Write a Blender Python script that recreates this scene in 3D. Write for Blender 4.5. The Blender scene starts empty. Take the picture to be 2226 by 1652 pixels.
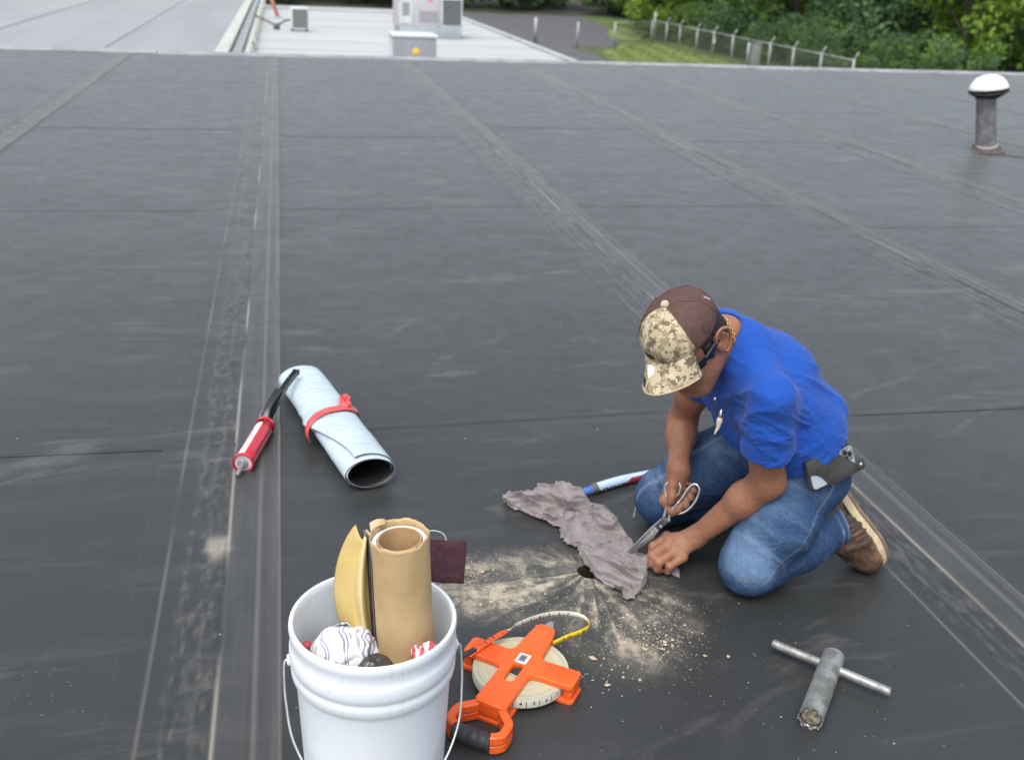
import bpy, bmesh, math, random
import numpy as np
from mathutils import Matrix, Vector
from mathutils.geometry import tessellate_polygon

R = math.radians
rng = np.random.default_rng(7)
random.seed(7)
scene = bpy.context.scene
COL = scene.collection

# ------------------------------------------------------------------ camera
cam_data = bpy.data.cameras.new('camera')
cam = bpy.data.objects.new('camera', cam_data)
COL.objects.link(cam)
cam.matrix_world = Matrix((
    (0.9771470, 0.0406165, -0.2086481, 0.0),
    (-0.2079680, 0.3857010, -0.8988793, 0.0),
    (0.0439665, 0.9217294, 0.3853335, 1.5),
    (0, 0, 0, 1)))
cam_data.sensor_fit = 'HORIZONTAL'
cam_data.sensor_width = 36.0
cam_data.lens = 36.0 * 2200 / 2226
cam_data.clip_start = 0.05
cam_data.clip_end = 2000
cam_data.dof.use_dof = True
cam_data.dof.focus_distance = 2.15
cam_data.dof.aperture_fstop = 4.5
scene.camera = cam

# ------------------------------------------------------------------ world, sun, exposure
SUN_EL, SUN_AZ = 62.0, 215.0          # azimuth: direction the light comes from, clockwise from +Y
world = bpy.data.worlds.new('World')
scene.world = world
world.use_nodes = True
wn = world.node_tree
wn.nodes.clear()
sky = wn.nodes.new('ShaderNodeTexSky')
sky.sky_type = 'NISHITA'
sky.sun_disc = False
sky.sun_elevation = R(SUN_EL)
sky.sun_rotation = R(SUN_AZ)
sky.air_density = 1.0
sky.dust_density = 4.0
sky.ozone_density = 1.0
hsv = wn.nodes.new('ShaderNodeHueSaturation')
hsv.inputs['Saturation'].default_value = 0.48
bg = wn.nodes.new('ShaderNodeBackground')
bg.inputs['Strength'].default_value = 0.15
wo = wn.nodes.new('ShaderNodeOutputWorld')
wn.links.new(sky.outputs[0], hsv.inputs['Color'])
wn.links.new(hsv.outputs[0], bg.inputs['Color'])
wn.links.new(bg.outputs[0], wo.inputs['Surface'])

sun_data = bpy.data.lights.new('sun', 'SUN')
sun_data.energy = 1.0
sun_data.angle = R(50)
sun_data.color = (1.0, 0.965, 0.92)
sun = bpy.data.objects.new('sun', sun_data)
COL.objects.link(sun)
sdir = Vector((math.sin(R(SUN_AZ)) * math.cos(R(SUN_EL)), math.cos(R(SUN_AZ)) * math.cos(R(SUN_EL)), math.sin(R(SUN_EL))))
sun.rotation_euler = sdir.to_track_quat('Z', 'Y').to_euler()

scene.view_settings.view_transform = 'Standard'
scene.view_settings.look = 'None'
scene.view_settings.gamma = 1.0
scene.view_settings.use_curve_mapping = False
scene.view_settings.exposure = 0.80
scene.cycles.use_denoising = True
scene.cycles.max_bounces = 8
scene.cycles.transparent_max_bounces = 24

# ------------------------------------------------------------------ helpers: meshes
def mesh(name, VF, mat=None, parent=None, smooth=True, kind=None, auto=None):
    V, F = VF
    me = bpy.data.meshes.new(name)
    V = np.asarray(V, float)
    if isinstance(F, np.ndarray):
        F = F.tolist()
    me.from_pydata(V.tolist(), [], F)
    me.update()
    if smooth:
        me.polygons.foreach_set('use_smooth', np.ones(len(me.polygons), bool))
        if auto:
            me.set_sharp_from_angle(angle=R(auto))
    o = bpy.data.objects.new(name, me)
    COL.objects.link(o)
    if mat is not None:
        for m in (mat if isinstance(mat, (list, tuple)) else [mat]):
            me.materials.append(m)
    if parent is not None:
        o.parent = parent
    if kind:
        o['kind'] = kind
    return o

def thing(name, label, cat, loc=(0, 0, 0), rot=(0, 0, 0), group=None):
    o = bpy.data.objects.new(name, None)
    o.empty_display_size = 0.1
    COL.objects.link(o)
    o.location = loc
    o.rotation_euler = rot
    return tag(o, label, cat, group)

def tag(o, label, cat=None, group=None):
    o['label'] = label
    if cat:
        o['category'] = cat
    if group:
        o['group'] = group
    return o

def copy_thing(root, loc, rotz, label):
    r = root.copy()
    COL.objects.link(r)
    r.location = loc
    r.rotation_euler = (root.rotation_euler[0], root.rotation_euler[1], rotz)
    r['label'] = label
    for ch in list(root.children):
        c = ch.copy()
        COL.objects.link(c)
        c.parent = r
        for g in ch.children:
            d = g.copy()
            COL.objects.link(d)
            d.parent = c
    return r

def join(*parts):
    Vs, Fs, n = [], [], 0
    for V, F in parts:
        V = np.asarray(V, float)
        Vs.append(V)
        Fs += [tuple(int(i) + n for i in f) for f in F]
        n += len(V)
    return np.concatenate(Vs), Fs

def xf(VF, loc=(0, 0, 0), rot=(0, 0, 0), scale=(1, 1, 1)):
    V, F = VF
    from mathutils import Euler
    M = np.array(Euler(rot).to_matrix())
    V = np.asarray(V, float) * np.asarray(scale, float)
    return V @ M.T + np.asarray(loc, float), F

def orient(VF, origin, xaxis, zaxis):
    """local -> world with x along xaxis and z near zaxis"""
    V, F = VF
    x = np.asarray(xaxis, float); x /= np.linalg.norm(x)
    z = np.asarray(zaxis, float); z = z - x * (z @ x); z /= np.linalg.norm(z)
    y = np.cross(z, x)
    M = np.stack([x, y, z], 1)
    return np.asarray(V, float) @ M.T + np.asarray(origin, float), F

def bm_out(bm):
    bm.verts.index_update()
    V = np.array([v.co[:] for v in bm.verts])
    F = [tuple(v.index for v in f.verts) for f in bm.faces]
    bm.free()
    return V, F

def box(sx, sy, sz, bevel=0.0, seg=2, c=(0, 0, 0)):
    bm = bmesh.new()
    bmesh.ops.create_cube(bm, size=1)
    bmesh.ops.scale(bm, vec=(sx, sy, sz), verts=bm.verts)
    if bevel > 0:
        bmesh.ops.bevel(bm, geom=bm.edges[:], offset=bevel, segments=seg, profile=0.5, affect='EDGES')
    bmesh.ops.translate(bm, vec=c, verts=bm.verts)
    return bm_out(bm)

def prism(poly, z0, z1, bevel=0.0, seg=2):
    bm = bmesh.new()
    lo = [bm.verts.new((x, y, z0)) for x, y in poly]
    hi = [bm.verts.new((x, y, z1)) for x, y in poly]
    n = len(poly)
    bm.faces.new(lo[::-1]); bm.faces.new(hi)
    for i in range(n):
        bm.faces.new((lo[i], lo[(i + 1) % n], hi[(i + 1) % n], hi[i]))
    bmesh.ops.recalc_face_normals(bm, faces=bm.faces)
    if bevel > 0:
        ed = [e for e in bm.edges if e.calc_face_angle(0) > 0.5]
        bmesh.ops.bevel(bm, geom=ed, offset=bevel, segments=seg, profile=0.5, affect='EDGES')
    return bm_out(bm)

def lathe(prof, n=48, closed=False):
    prof = np.asarray(prof, float)
    a = np.linspace(0, 2 * np.pi, n, endpoint=False)
    V = np.stack([prof[:, None, 0] * np.cos(a), prof[:, None, 0] * np.sin(a), np.repeat(prof[:, 1:2], n, 1)], -1).reshape(-1, 3)
    F = []
    m = len(prof)
    for i in range(m if closed else m - 1):
        j = (i + 1) % m
        for k in range(n):
            l = (k + 1) % n
            F.append((i * n + k, i * n + l, j * n + l, j * n + k))
    return V, F

def frames(P, closed=False, up=(0, 0, 1)):
    P = np.asarray(P, float)
    if closed:
        T = np.roll(P, -1, 0) - np.roll(P, 1, 0)
    else:
        T = np.gradient(P, axis=0)
    T /= np.linalg.norm(T, axis=1, keepdims=True) + 1e-12
    u = np.asarray(up, float)
    N = np.zeros_like(P)
    n0 = u - T[0] * (u @ T[0])
    if np.linalg.norm(n0) < 1e-3:
        u = np.array((1.0, 0, 0)); n0 = u - T[0] * (u @ T[0])
    N[0] = n0 / np.linalg.norm(n0)
    for i in range(1, len(P)):
        v = N[i - 1] - T[i] * (N[i - 1] @ T[i])
        N[i] = v / (np.linalg.norm(v) + 1e-12)
    return T, N, np.cross(T, N)

def sweep(P, sec, closed=False, caps=True, up=(0, 0, 1), scale=None, fixed_up=False):
    """sweep 2-D section (list of (a,b): a along N, b along B) along path P"""
    P = np.asarray(P, float)
    T, N, B = frames(P, closed, up)
    if fixed_up:
        u = np.asarray(up, float)
        N = u - T * (T @ u)[:, None]
        N /= np.linalg.norm(N, axis=1, keepdims=True) + 1e-12
        B = np.cross(T, N)
    sec = np.asarray(sec, float)
    n, m = len(P), len(sec)
    sc = np.ones(n) if scale is None else np.asarray(scale, float)
    if sc.ndim == 1:
        sc = np.stack([sc, sc], 1)
    V = (P[:, None] + N[:, None] * (sec[None, :, :1] * sc[:, None, :1]) + B[:, None] * (sec[None, :, 1:] * sc[:, None, 1:])).reshape(-1, 3)
    F = []
    for i in range(n if closed else n - 1):
        j = (i + 1) % n
        for k in range(m):
            l = (k + 1) % m
            F.append((i * m + k, i * m + l, j * m + l, j * m + k))
    if caps and not closed:
        F.append(tuple(range(m))[::-1])
        F.append(tuple((n - 1) * m + k for k in range(m)))
    return V, F

def circ(r, n=12, ry=None):
    a = np.linspace(0, 2 * np.pi, n, endpoint=False)
    return np.stack([r * np.cos(a), (ry or r) * np.sin(a)], 1)

def tube(P, r, n=12, closed=False, caps=True, up=(0, 0, 1)):
    r = np.asarray(r, float)
    if r.ndim == 0:
        return sweep(P, circ(float(r), n), closed, caps, up)
    return sweep(P, circ(1.0, n), closed, caps, up, scale=r)

def spline(pts, n=40, closed=False):
    P = np.asarray(pts, float)
    if closed:
        Q = np.concatenate([P[-1:], P, P[:2]])
    else:
        Q = np.concatenate([2 * P[:1] - P[1:2], P, 2 * P[-1:] - P[-2:-1]])
    segs = len(Q) - 3
    t = np.linspace(0, segs, n, endpoint=not closed)
    i = np.minimum(t.astype(int), segs - 1)
    u = (t - i)[:, None]
    a, b, c, d = Q[i], Q[i + 1], Q[i + 2], Q[i + 3]
    return 0.5 * (2 * b + (c - a) * u + (2 * a - 5 * b + 4 * c - d) * u ** 2 + (3 * b - a - 3 * c + d) * u ** 3)

def grid(nx, ny, f):
    u, v = np.meshgrid(np.linspace(0, 1, nx), np.linspace(0, 1, ny), indexing='ij')
    V = np.asarray(f(u.ravel(), v.ravel()), float)
    if V.shape[0] == 3 and V.shape[1] != 3:
        V = V.T
    i, j = np.meshgrid(np.arange(nx - 1), np.arange(ny - 1), indexing='ij')
    a = (i * ny + j).ravel()
    F = np.stack([a, a + ny, a + ny + 1, a + 1], 1)
    return V, F

def vnormals(V, F):
    V = np.asarray(V, float)
    N = np.zeros_like(V)
    if isinstance(F, np.ndarray) and F.shape[1] == 4:
        A = np.cross(V[F[:, 2]] - V[F[:, 0]], V[F[:, 3]] - V[F[:, 1]])
        for k in range(4):
            np.add.at(N, F[:, k], A)
    else:
        for f in F:
            A = np.cross(V[f[2]] - V[f[0]], V[f[-1]] - V[f[1]])
            for k in f:
                N[k] += A
    return N / (np.linalg.norm(N, axis=1, keepdims=True) + 1e-12)

def solidify(VF, t):
    """closed shell from an open quad grid: offsets along -normal by t"""
    V, F = VF
    N = vnormals(V, F)
    n = len(V)
    F = [tuple(int(i) for i in f) for f in F]
    edges = {}
    for f in F:
        for k in range(len(f)):
            e = (f[k], f[(k + 1) % len(f)])
            edges[e] = edges.get(e, 0) + 1
    F2 = F + [tuple(i + n for i in f[::-1]) for f in F]
    for (a, b) in edges:
        if (b, a) not in edges:
            F2.append((b, a, a + n, b + n))
    return np.concatenate([V, V - N * t]), F2

def vnoise(P, seed=0):
    """smooth value noise, P (n,3) -> (n,) in -1..1"""
    P = np.asarray(P, float)
    i = np.floor(P).astype(np.int64)
    f = P - i
    u = f * f * f * (f * (f * 6 - 15) + 10)
    def h(ix, iy, iz):
        n = (ix * 374761393 + iy * 668265263 + iz * 2147483647 + seed * 1274126177) & 0xffffffff
        n = ((n ^ (n >> 13)) * 1274126177) & 0xffffffff
        n = ((n ^ (n >> 16)) * 2246822519) & 0xffffffff
        return ((n ^ (n >> 15)) & 0xffffff) / float(0xffffff) * 2 - 1
    r = 0
    for dx in (0, 1):
        wx = u[:, 0] if dx else 1 - u[:, 0]
        for dy in (0, 1):
            wy = u[:, 1] if dy else 1 - u[:, 1]
            for dz in (0, 1):
                wz = u[:, 2] if dz else 1 - u[:, 2]
                r = r + wx * wy * wz * h(i[:, 0] + dx, i[:, 1] + dy, i[:, 2] + dz)
    return r

def fbm(P, oct=3, seed=0):
    r, a, s = 0, 1.0, 1.0
    for k in range(oct):
        r = r + a * vnoise(np.asarray(P) * s, seed + k)
        a *= 0.5; s *= 2.03
    return r

def text_mesh(txt, size, mat, name='print', parent=None, bold=0.0):
    cu = bpy.data.curves.new('txt', 'FONT')
    cu.body = txt
    cu.size = size
    cu.align_x = 'CENTER'
    cu.align_y = 'CENTER'
    cu.offset = bold
    o = bpy.data.objects.new('txt', cu)
    COL.objects.link(o)
    dg = bpy.context.evaluated_depsgraph_get()
    me = bpy.data.meshes.new_from_object(o.evaluated_get(dg))
    bpy.data.objects.remove(o)
    V = np.array([v.co[:] for v in me.vertices]).reshape(-1, 3)
    F = [tuple(p.vertices) for p in me.polygons]
    bpy.data.meshes.remove(me)
    return V, F

# ------------------------------------------------------------------ helpers: materials
def nodes(name):
    m = bpy.data.materials.new(name)
    m.use_nodes = True
    nt = m.node_tree
    return m, nt, nt.nodes['Principled BSDF']

class NB:
    """tiny node builder"""
    def __init__(s, nt):
        s.nt = nt
    def n(s, t, ins=None, **kw):
        nd = s.nt.nodes.new('ShaderNode' + t)
        for k, v in kw.items():
            setattr(nd, k, v)
        for k, v in (ins or {}).items():
            if hasattr(v, 'is_linked') or isinstance(v, bpy.types.NodeSocket):
                s.nt.links.new(v, nd.inputs[k])
            else:
                nd.inputs[k].default_value = v
        return nd
    def link(s, a, b):
        s.nt.links.new(a, b)
    def math(s, op, a, b=None, clamp=False):
        nd = s.n('Math', operation=op, use_clamp=clamp)
        for k, v in ((0, a), (1, b)):
            if v is None:
                continue
            if isinstance(v, bpy.types.NodeSocket):
                s.link(v, nd.inputs[k])
            else:
                nd.inputs[k].default_value = v
        return nd.outputs[0]
    def ramp(s, fac, lo, hi, a=0.0, b=1.0, smooth=True):
        nd = s.n('MapRange', interpolation_type='SMOOTHSTEP' if smooth else 'LINEAR')
        s.link(fac, nd.inputs[0])
        for k, v in ((1, lo), (2, hi), (3, a), (4, b)):
            nd.inputs[k].default_value = v
        return nd.outputs[0]
    def mix(s, fac, a, b, mode='MIX'):
        nd = s.n('Mix', data_type='RGBA', blend_type=mode)
        for k, v in ((0, fac), (6, a), (7, b)):
            if isinstance(v, bpy.types.NodeSocket):
                s.link(v, nd.inputs[k])
            else:
                nd.inputs[k].default_value = v if k == 0 else tuple(v) + ((1,) if len(v) == 3 else ())
        return nd.outputs[2]
    def noise(s, vec, scale, detail=4, rough=0.55, dist=0.0):
        nd = s.n('TexNoise', {'Vector': vec, 'Scale': scale, 'Detail': detail, 'Roughness': rough, 'Distortion': dist})
        return nd.outputs[0]
    def mapping(s, vec, scale=(1, 1, 1), loc=(0, 0, 0), rot=(0, 0, 0)):
        nd = s.n('Mapping', {'Vector': vec, 'Scale': scale, 'Location': loc, 'Rotation': rot})
        return nd.outputs[0]
    def bump(s, h, strength, dist=0.01):
        return s.n('Bump', {'Height': h, 'Strength': strength, 'Distance': dist}).outputs[0]

def pmat(name, c1, c2=None, scale=20, rough=0.5, metal=0.0, bump=0.0, bscale=None, lo=0.35, hi=0.65, spec=0.5, stretch=(1, 1, 1), rvar=0.0, sheen=0.0, coat=0.0, sss=0.0):
    m, nt, b = nodes(name)
    q = NB(nt)
    co = q.n('TexCoord').outputs['Object']
    v = q.mapping(co, stretch)
    f = q.noise(v, scale)
    if c2 is None:
        c2 = tuple(x * 0.86 for x in c1)
    q.link(q.mix(q.ramp(f, lo, hi), c1, c2), b.inputs['Base Color'])
    b.inputs['Metallic'].default_value = metal
    b.inputs['Specular IOR Level'].default_value = spec
    if rvar:
        q.link(q.ramp(f, 0.3, 0.7, max(0.02, rough - rvar), min(1, rough + rvar)), b.inputs['Roughness'])
    else:
        b.inputs['Roughness'].default_value = rough
    if bump:
        f2 = q.noise(v, bscale or scale * 3, 5)
        q.link(q.bump(f2, 1.0, bump), b.inputs['Normal'])
    if sheen:
        b.inputs['Sheen Weight'].default_value = sheen
        b.inputs['Sheen Roughness'].default_value = 0.4
    if coat:
        b.inputs['Coat Weight'].default_value = coat
        b.inputs['Coat Roughness'].default_value = 0.15
    if sss:
        b.inputs['Subsurface Weight'].default_value = sss
        b.inputs['Subsurface Radius'].default_value = (0.01, 0.004, 0.002)
        b.inputs['Subsurface Scale'].default_value = 0.6
    return m

# =================================================================== SETTING
HOLE = (0.745, 2.185)

def roof_material(name, seam=False, tone=1.0):
    m, nt, b = nodes(name)
    q = NB(nt)
    pos = q.n('NewGeometry').outputs['Position']
    big = q.noise(pos, 0.7, 4, 0.6)
    mid = q.noise(q.mapping(pos, (1.3, 9.0, 1)), 1.0, 6, 0.62, 0.6)
    fine = q.noise(q.mapping(pos, (6.0, 70.0, 1)), 1.0, 5, 0.65, 0.3)
    blot = q.noise(pos, 5.5, 6, 0.7, 0.8)
    grain = q.noise(pos, 420, 3, 0.7)
    base = q.mix(q.ramp(big, 0.3, 0.7), (0.0215 * tone, 0.0236 * tone, 0.0234 * tone), (0.0295 * tone, 0.0318 * tone, 0.0314 * tone))
    base = q.mix(q.math('MULTIPLY', q.ramp(mid, 0.50, 0.76), 0.24), base, (0.085, 0.086, 0.085))
    base = q.mix(q.math('MULTIPLY', q.ramp(fine, 0.60, 0.80), 0.20), base, (0.12, 0.12, 0.117))
    base = q.mix(q.math('MULTIPLY', q.ramp(blot, 0.60, 0.74), 0.18), base, (0.105, 0.103, 0.098))
    chalk = q.noise(q.mapping(pos, (0.9, 3.2, 1), rot=(0, 0, 0.06)), 1.0, 7, 0.72, 1.2)
    base = q.mix(q.math('MULTIPLY', q.ramp(chalk, 0.56, 0.68), 0.34), base, (0.13, 0.13, 0.126))
    # fine lint and pale specks
    vor = q.n('TexVoronoi', {'Vector': q.mapping(pos, (1, 1, 0.0)), 'Scale': 38.0, 'Randomness': 1.0})
    sp = q.math('MULTIPLY', q.ramp(vor.outputs['Distance'], 0.10, 0.045), q.ramp(q.noise(pos, 9, 2), 0.60, 0.70))
    base = q.mix(q.math('MULTIPLY', sp, 0.5), base, (0.30, 0.29, 0.27))
    # scuff arcs left by boots and sheets being dragged
    wv = q.n('TexWave', {'Vector': q.mapping(pos, (0.5, 1.6, 1), rot=(0, 0, 0.35)), 'Scale': 1.1, 'Distortion': 9.0, 'Detail': 3.0, 'Detail Scale': 0.7}, wave_type='BANDS')
    arc = q.math('MULTIPLY', q.ramp(wv.outputs['Fac'], 0.972, 0.998), q.ramp(q.noise(pos, 1.4, 3), 0.50, 0.66))
    base = q.mix(q.math('MULTIPLY', arc, 0.13), base, (0.16, 0.157, 0.15))
    # swept drilling dust around the core hole
    d = q.n('VectorMath', {0: pos, 1: (HOLE[0], HOLE[1], 0)}, operation='SUBTRACT').outputs[0]
    d = q.mapping(d, (1, 1, 0))
    wob = q.n('TexNoise', {'Vector': pos, 'Scale': 5.0, 'Detail': 3.0}).outputs['Color']
    d2 = q.n('VectorMath', {0: d, 1: q.n('VectorMath', {0: q.n('VectorMath', {0: wob, 1: (0.5, 0.5, 0.5)}, operation='SUBTRACT').outputs[0], 3: 0.07}, operation='SCALE').outputs[0]}, operation='ADD').outputs[0]
    r = q.n('VectorMath', {0: d}, operation='LENGTH').outputs['Value']
    un = q.n('VectorMath', {0: d2}, operation='NORMALIZE').outputs[0]
    sepn = q.n('SeparateXYZ', {0: un})
    vec = q.n('CombineXYZ', {0: sepn.outputs[0], 1: sepn.outputs[1], 2: q.math('MULTIPLY', r, 0.5)}).outputs[0]
    st = q.math('ADD', q.math('MULTIPLY', q.noise(vec, 5.0, 5, 0.55, 0.35), 0.56), q.math('MULTIPLY', q.noise(pos, 15, 6, 0.68, 0.8), 0.44))
    cl = q.noise(pos, 26, 5, 0.7, 0.4)
    sep = q.n('SeparateXYZ', {0: d})
    # lobes: the dust was swept towards the viewer and to the side of the bucket
    e1 = q.n('VectorMath', {0: q.mapping(d, (3.0, 5.6, 1), loc=(0.52, 0.20, 0))}, operation='LENGTH').outputs['Value']
    e2 = q.n('VectorMath', {0: q.mapping(d, (5.0, 3.7, 1), loc=(-0.10, 0.66, 0))}, operation='LENGTH').outputs['Value']
    e3 = q.n('VectorMath', {0: q.mapping(d, (7.5, 6.5, 1), loc=(-0.70, 1.45, 0))}, operation='LENGTH').outputs['Value']
    lob = q.math('MINIMUM', q.math('MINIMUM', e1, e2), e3)
    lobe = q.ramp(q.math('ADD', lob, q.math('MULTIPLY', q.math('SUBTRACT', st, 0.5), 0.9)), 1.15, 0.45)
    smear = q.math('MULTIPLY', lobe, q.ramp(st, 0.38, 0.58, 0.10, 1.0))
    base = q.mix(q.math('MULTIPLY', smear, 0.55), base, (0.190, 0.178, 0.150))
    pile = q.math('MULTIPLY', lobe, q.math('MULTIPLY', q.ramp(st, 0.47, 0.60), q.ramp(cl, 0.38, 0.58)))
    base = q.mix(q.math('MULTIPLY', pile, 0.95), base, (0.40, 0.352, 0.262))
    rr = q.n('Attribute', attribute_name='dust').outputs['Fac']
    if seam:
        kk = q.n('Attribute', attribute_name='strip').outputs['Fac']
        base = q.mix(q.math('MULTIPLY', kk, 0.48), base, q.mix(q.ramp(q.noise(q.mapping(pos, (30, 2.5, 1)), 1.0, 4, 0.6), 0.35, 0.7), (0.046, 0.0475, 0.050), (0.074, 0.075, 0.075)))
    if seam:
        base = q.mix(q.math('MULTIPLY', rr, 1.0, True), base, (0.25, 0.232, 0.195))
    q.link(base, b.inputs['Base Color'])
    rough = q.ramp(blot, 0.3, 0.75, 0.36, 0.52)
    rough = q.math('ADD', rough, q.math('MULTIPLY', smear, 0.25))
    q.link(rough, b.inputs['Roughness'])
    b.inputs['Specular IOR Level'].default_value = 0.5
    b.inputs['Sheen Weight'].default_value = 0.30
    b.inputs['Sheen Tint'].default_value = (0.96, 1.0, 0.96, 1)
    b.inputs['Sheen Roughness'].default_value = 0.30
    h = q.math('ADD', q.math('MULTIPLY', big, 0.9), q.math('ADD', q.math('MULTIPLY', mid, 0.10), q.math('MULTIPLY', grain, 0.012)))
    h = q.math('ADD', h, q.math('MULTIPLY', pile, 0.08))
    q.link(q.bump(h, 0.6, 0.012), b.inputs['Normal'])
    return m

M_ROOF = roof_material('black_rubber_membrane')
M_SEAM = roof_material('seam_rubber', seam=True)
M_LAP = pmat('lap_rubber', (0.014, 0.0145, 0.015), (0.024, 0.0245, 0.025), 6, 0.5)
M_COPE = pmat('coping_metal', (0.30, 0.31, 0.32), (0.20, 0.21, 0.22), 3, 0.45, bump=0.002)
M_BRICK = pmat('wall_block', (0.30, 0.28, 0.26), (0.24, 0.23, 0.21), 2, 0.8)
M_FOAM = pmat('insulation_brown', (0.060, 0.036, 0.018), (0.022, 0.014, 0.008), 120, 0.95, bump=0.004, bscale=160)

# --- our roof: structural body, membrane sheets, cover strips
EDGE_Y = 16.0
roof = mesh('roof', box(44, 24, 5.9, c=(4, EDGE_Y - 12.0 - 0.03, -0.09 - 2.95)), M_BRICK, smooth=False, kind='structure')
SX = [-7.9, -5.95, -4.05, -2.14, -0.125, 1.785, 3.56, 5.28, 7.08, 8.85, 10.7, 12.6, 14.6]
xb = [-18.0] + SX + [26.0]
laps = {4: [3.07, 6.30, 9.3, 12.6], 5: [3.14, 6.33, 9.0, 12.9], 6: [3.05, 6.36, 9.6, 12.4], 7: [2.4, 5.72, 8.9, 12.2], 3: [2.2, 5.2, 8.4, 11.6],
        8: [4.2, 7.5, 10.9, 13.6], 9: [3.3, 6.6, 9.9, 13.2]}
def slab_with_hole(x0, x1, y0, y1, c, r, n=26):
    outer = [Vector((x0, y0, 0)), Vector((x1, y0, 0)), Vector((x1, y1, 0)), Vector((x0, y1, 0))]
    rr = [r * (1 + 0.05 * math.sin(3 * k + 1) + 0.03 * math.sin(7 * k)) for k in range(n)]
    hole = [Vector((c[0] + rr[k] * math.cos(2 * math.pi * k / n), c[1] + rr[k] * math.sin(2 * math.pi * k / n), 0)) for k in range(n)]
    tri = tessellate_polygon([outer, hole[::-1]])
    allv = outer + hole[::-1]
    V = [v[:] for v in allv]
    F = []
    for a, b_, c_ in tri:
        A, B, C = (np.array(V[k]) for k in (a, b_, c_))
        F.append((a, b_, c_) if np.cross(B - A, C - A)[2] > 0 else (a, c_, b_))
    m = len(V)
    V2 = V + [(x, y, -0.004) for x, y, z in V[4:]]
    for k in range(n):
        a, b_ = 4 + k, 4 + (k + 1) % n
        F.append((a, b_, b_ + n, a + n))
    return np.array(V2), F
for bi in range(len(xb) - 1):
    x0, x1 = xb[bi], xb[bi + 1]
    ys = [-7.9] + laps.get(bi, [3.5, 6.8, 10.1, 13.2]) + [EDGE_Y - 0.16]
    for k in range(len(ys) - 1):
        y0, y1 = ys[k], ys[k + 1]
        if bi == 5 and k == 0:
            mesh('membrane_sheet', slab_with_hole(x0, x1, y0, y1, HOLE, 0.034), M_ROOF, roof, smooth=False)
        else:
            ex = (0.003 if k % 2 else 0.0) + 0.0004 * (bi % 3)
            V, F = box(x1 - x0, y1 - y0, 0.09, c=((x0 + x1) / 2, (y0 + y1) / 2, -0.045 - 0.0012 + ex * 0.3))
            mesh('membrane_sheet', (V, F), M_ROOF, roof, smooth=False)
        if k > 0 and 2 <= bi <= 10:
            # lap: a low rounded step with a pressed seam
            n = 40
            xs = np.linspace(x0 + 0.075, x1 - 0.075, n)
            yy = y0 + 0.012 * np.sin(xs * 1.7 + bi) + (0.004 if bi % 2 else -0.004) * (xs - x0)
            prof = np.array([(-0.014, 0.0), (-0.009, 0.0006), (-0.006, 0.0007), (-0.004, 0.0002), (-0.002, 0.0007), (0.008, 0.0006), (0.024, 0.0)])
            V = np.stack([np.repeat(xs[:, None], len(prof), 1), yy[:, None] + prof[None, :, 0], np.repeat(prof[None, :, 1], n, 0) + 0.0006], -1).reshape(-1, 3)
            p = len(prof)
            F = [(i * p + j, (i + 1) * p + j, (i + 1) * p + j + 1, i * p + j + 1) for i in range(n - 1) for j in range(p - 1)]
            mesh('lap_seam', (V, F), M_ROOF, roof)

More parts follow.
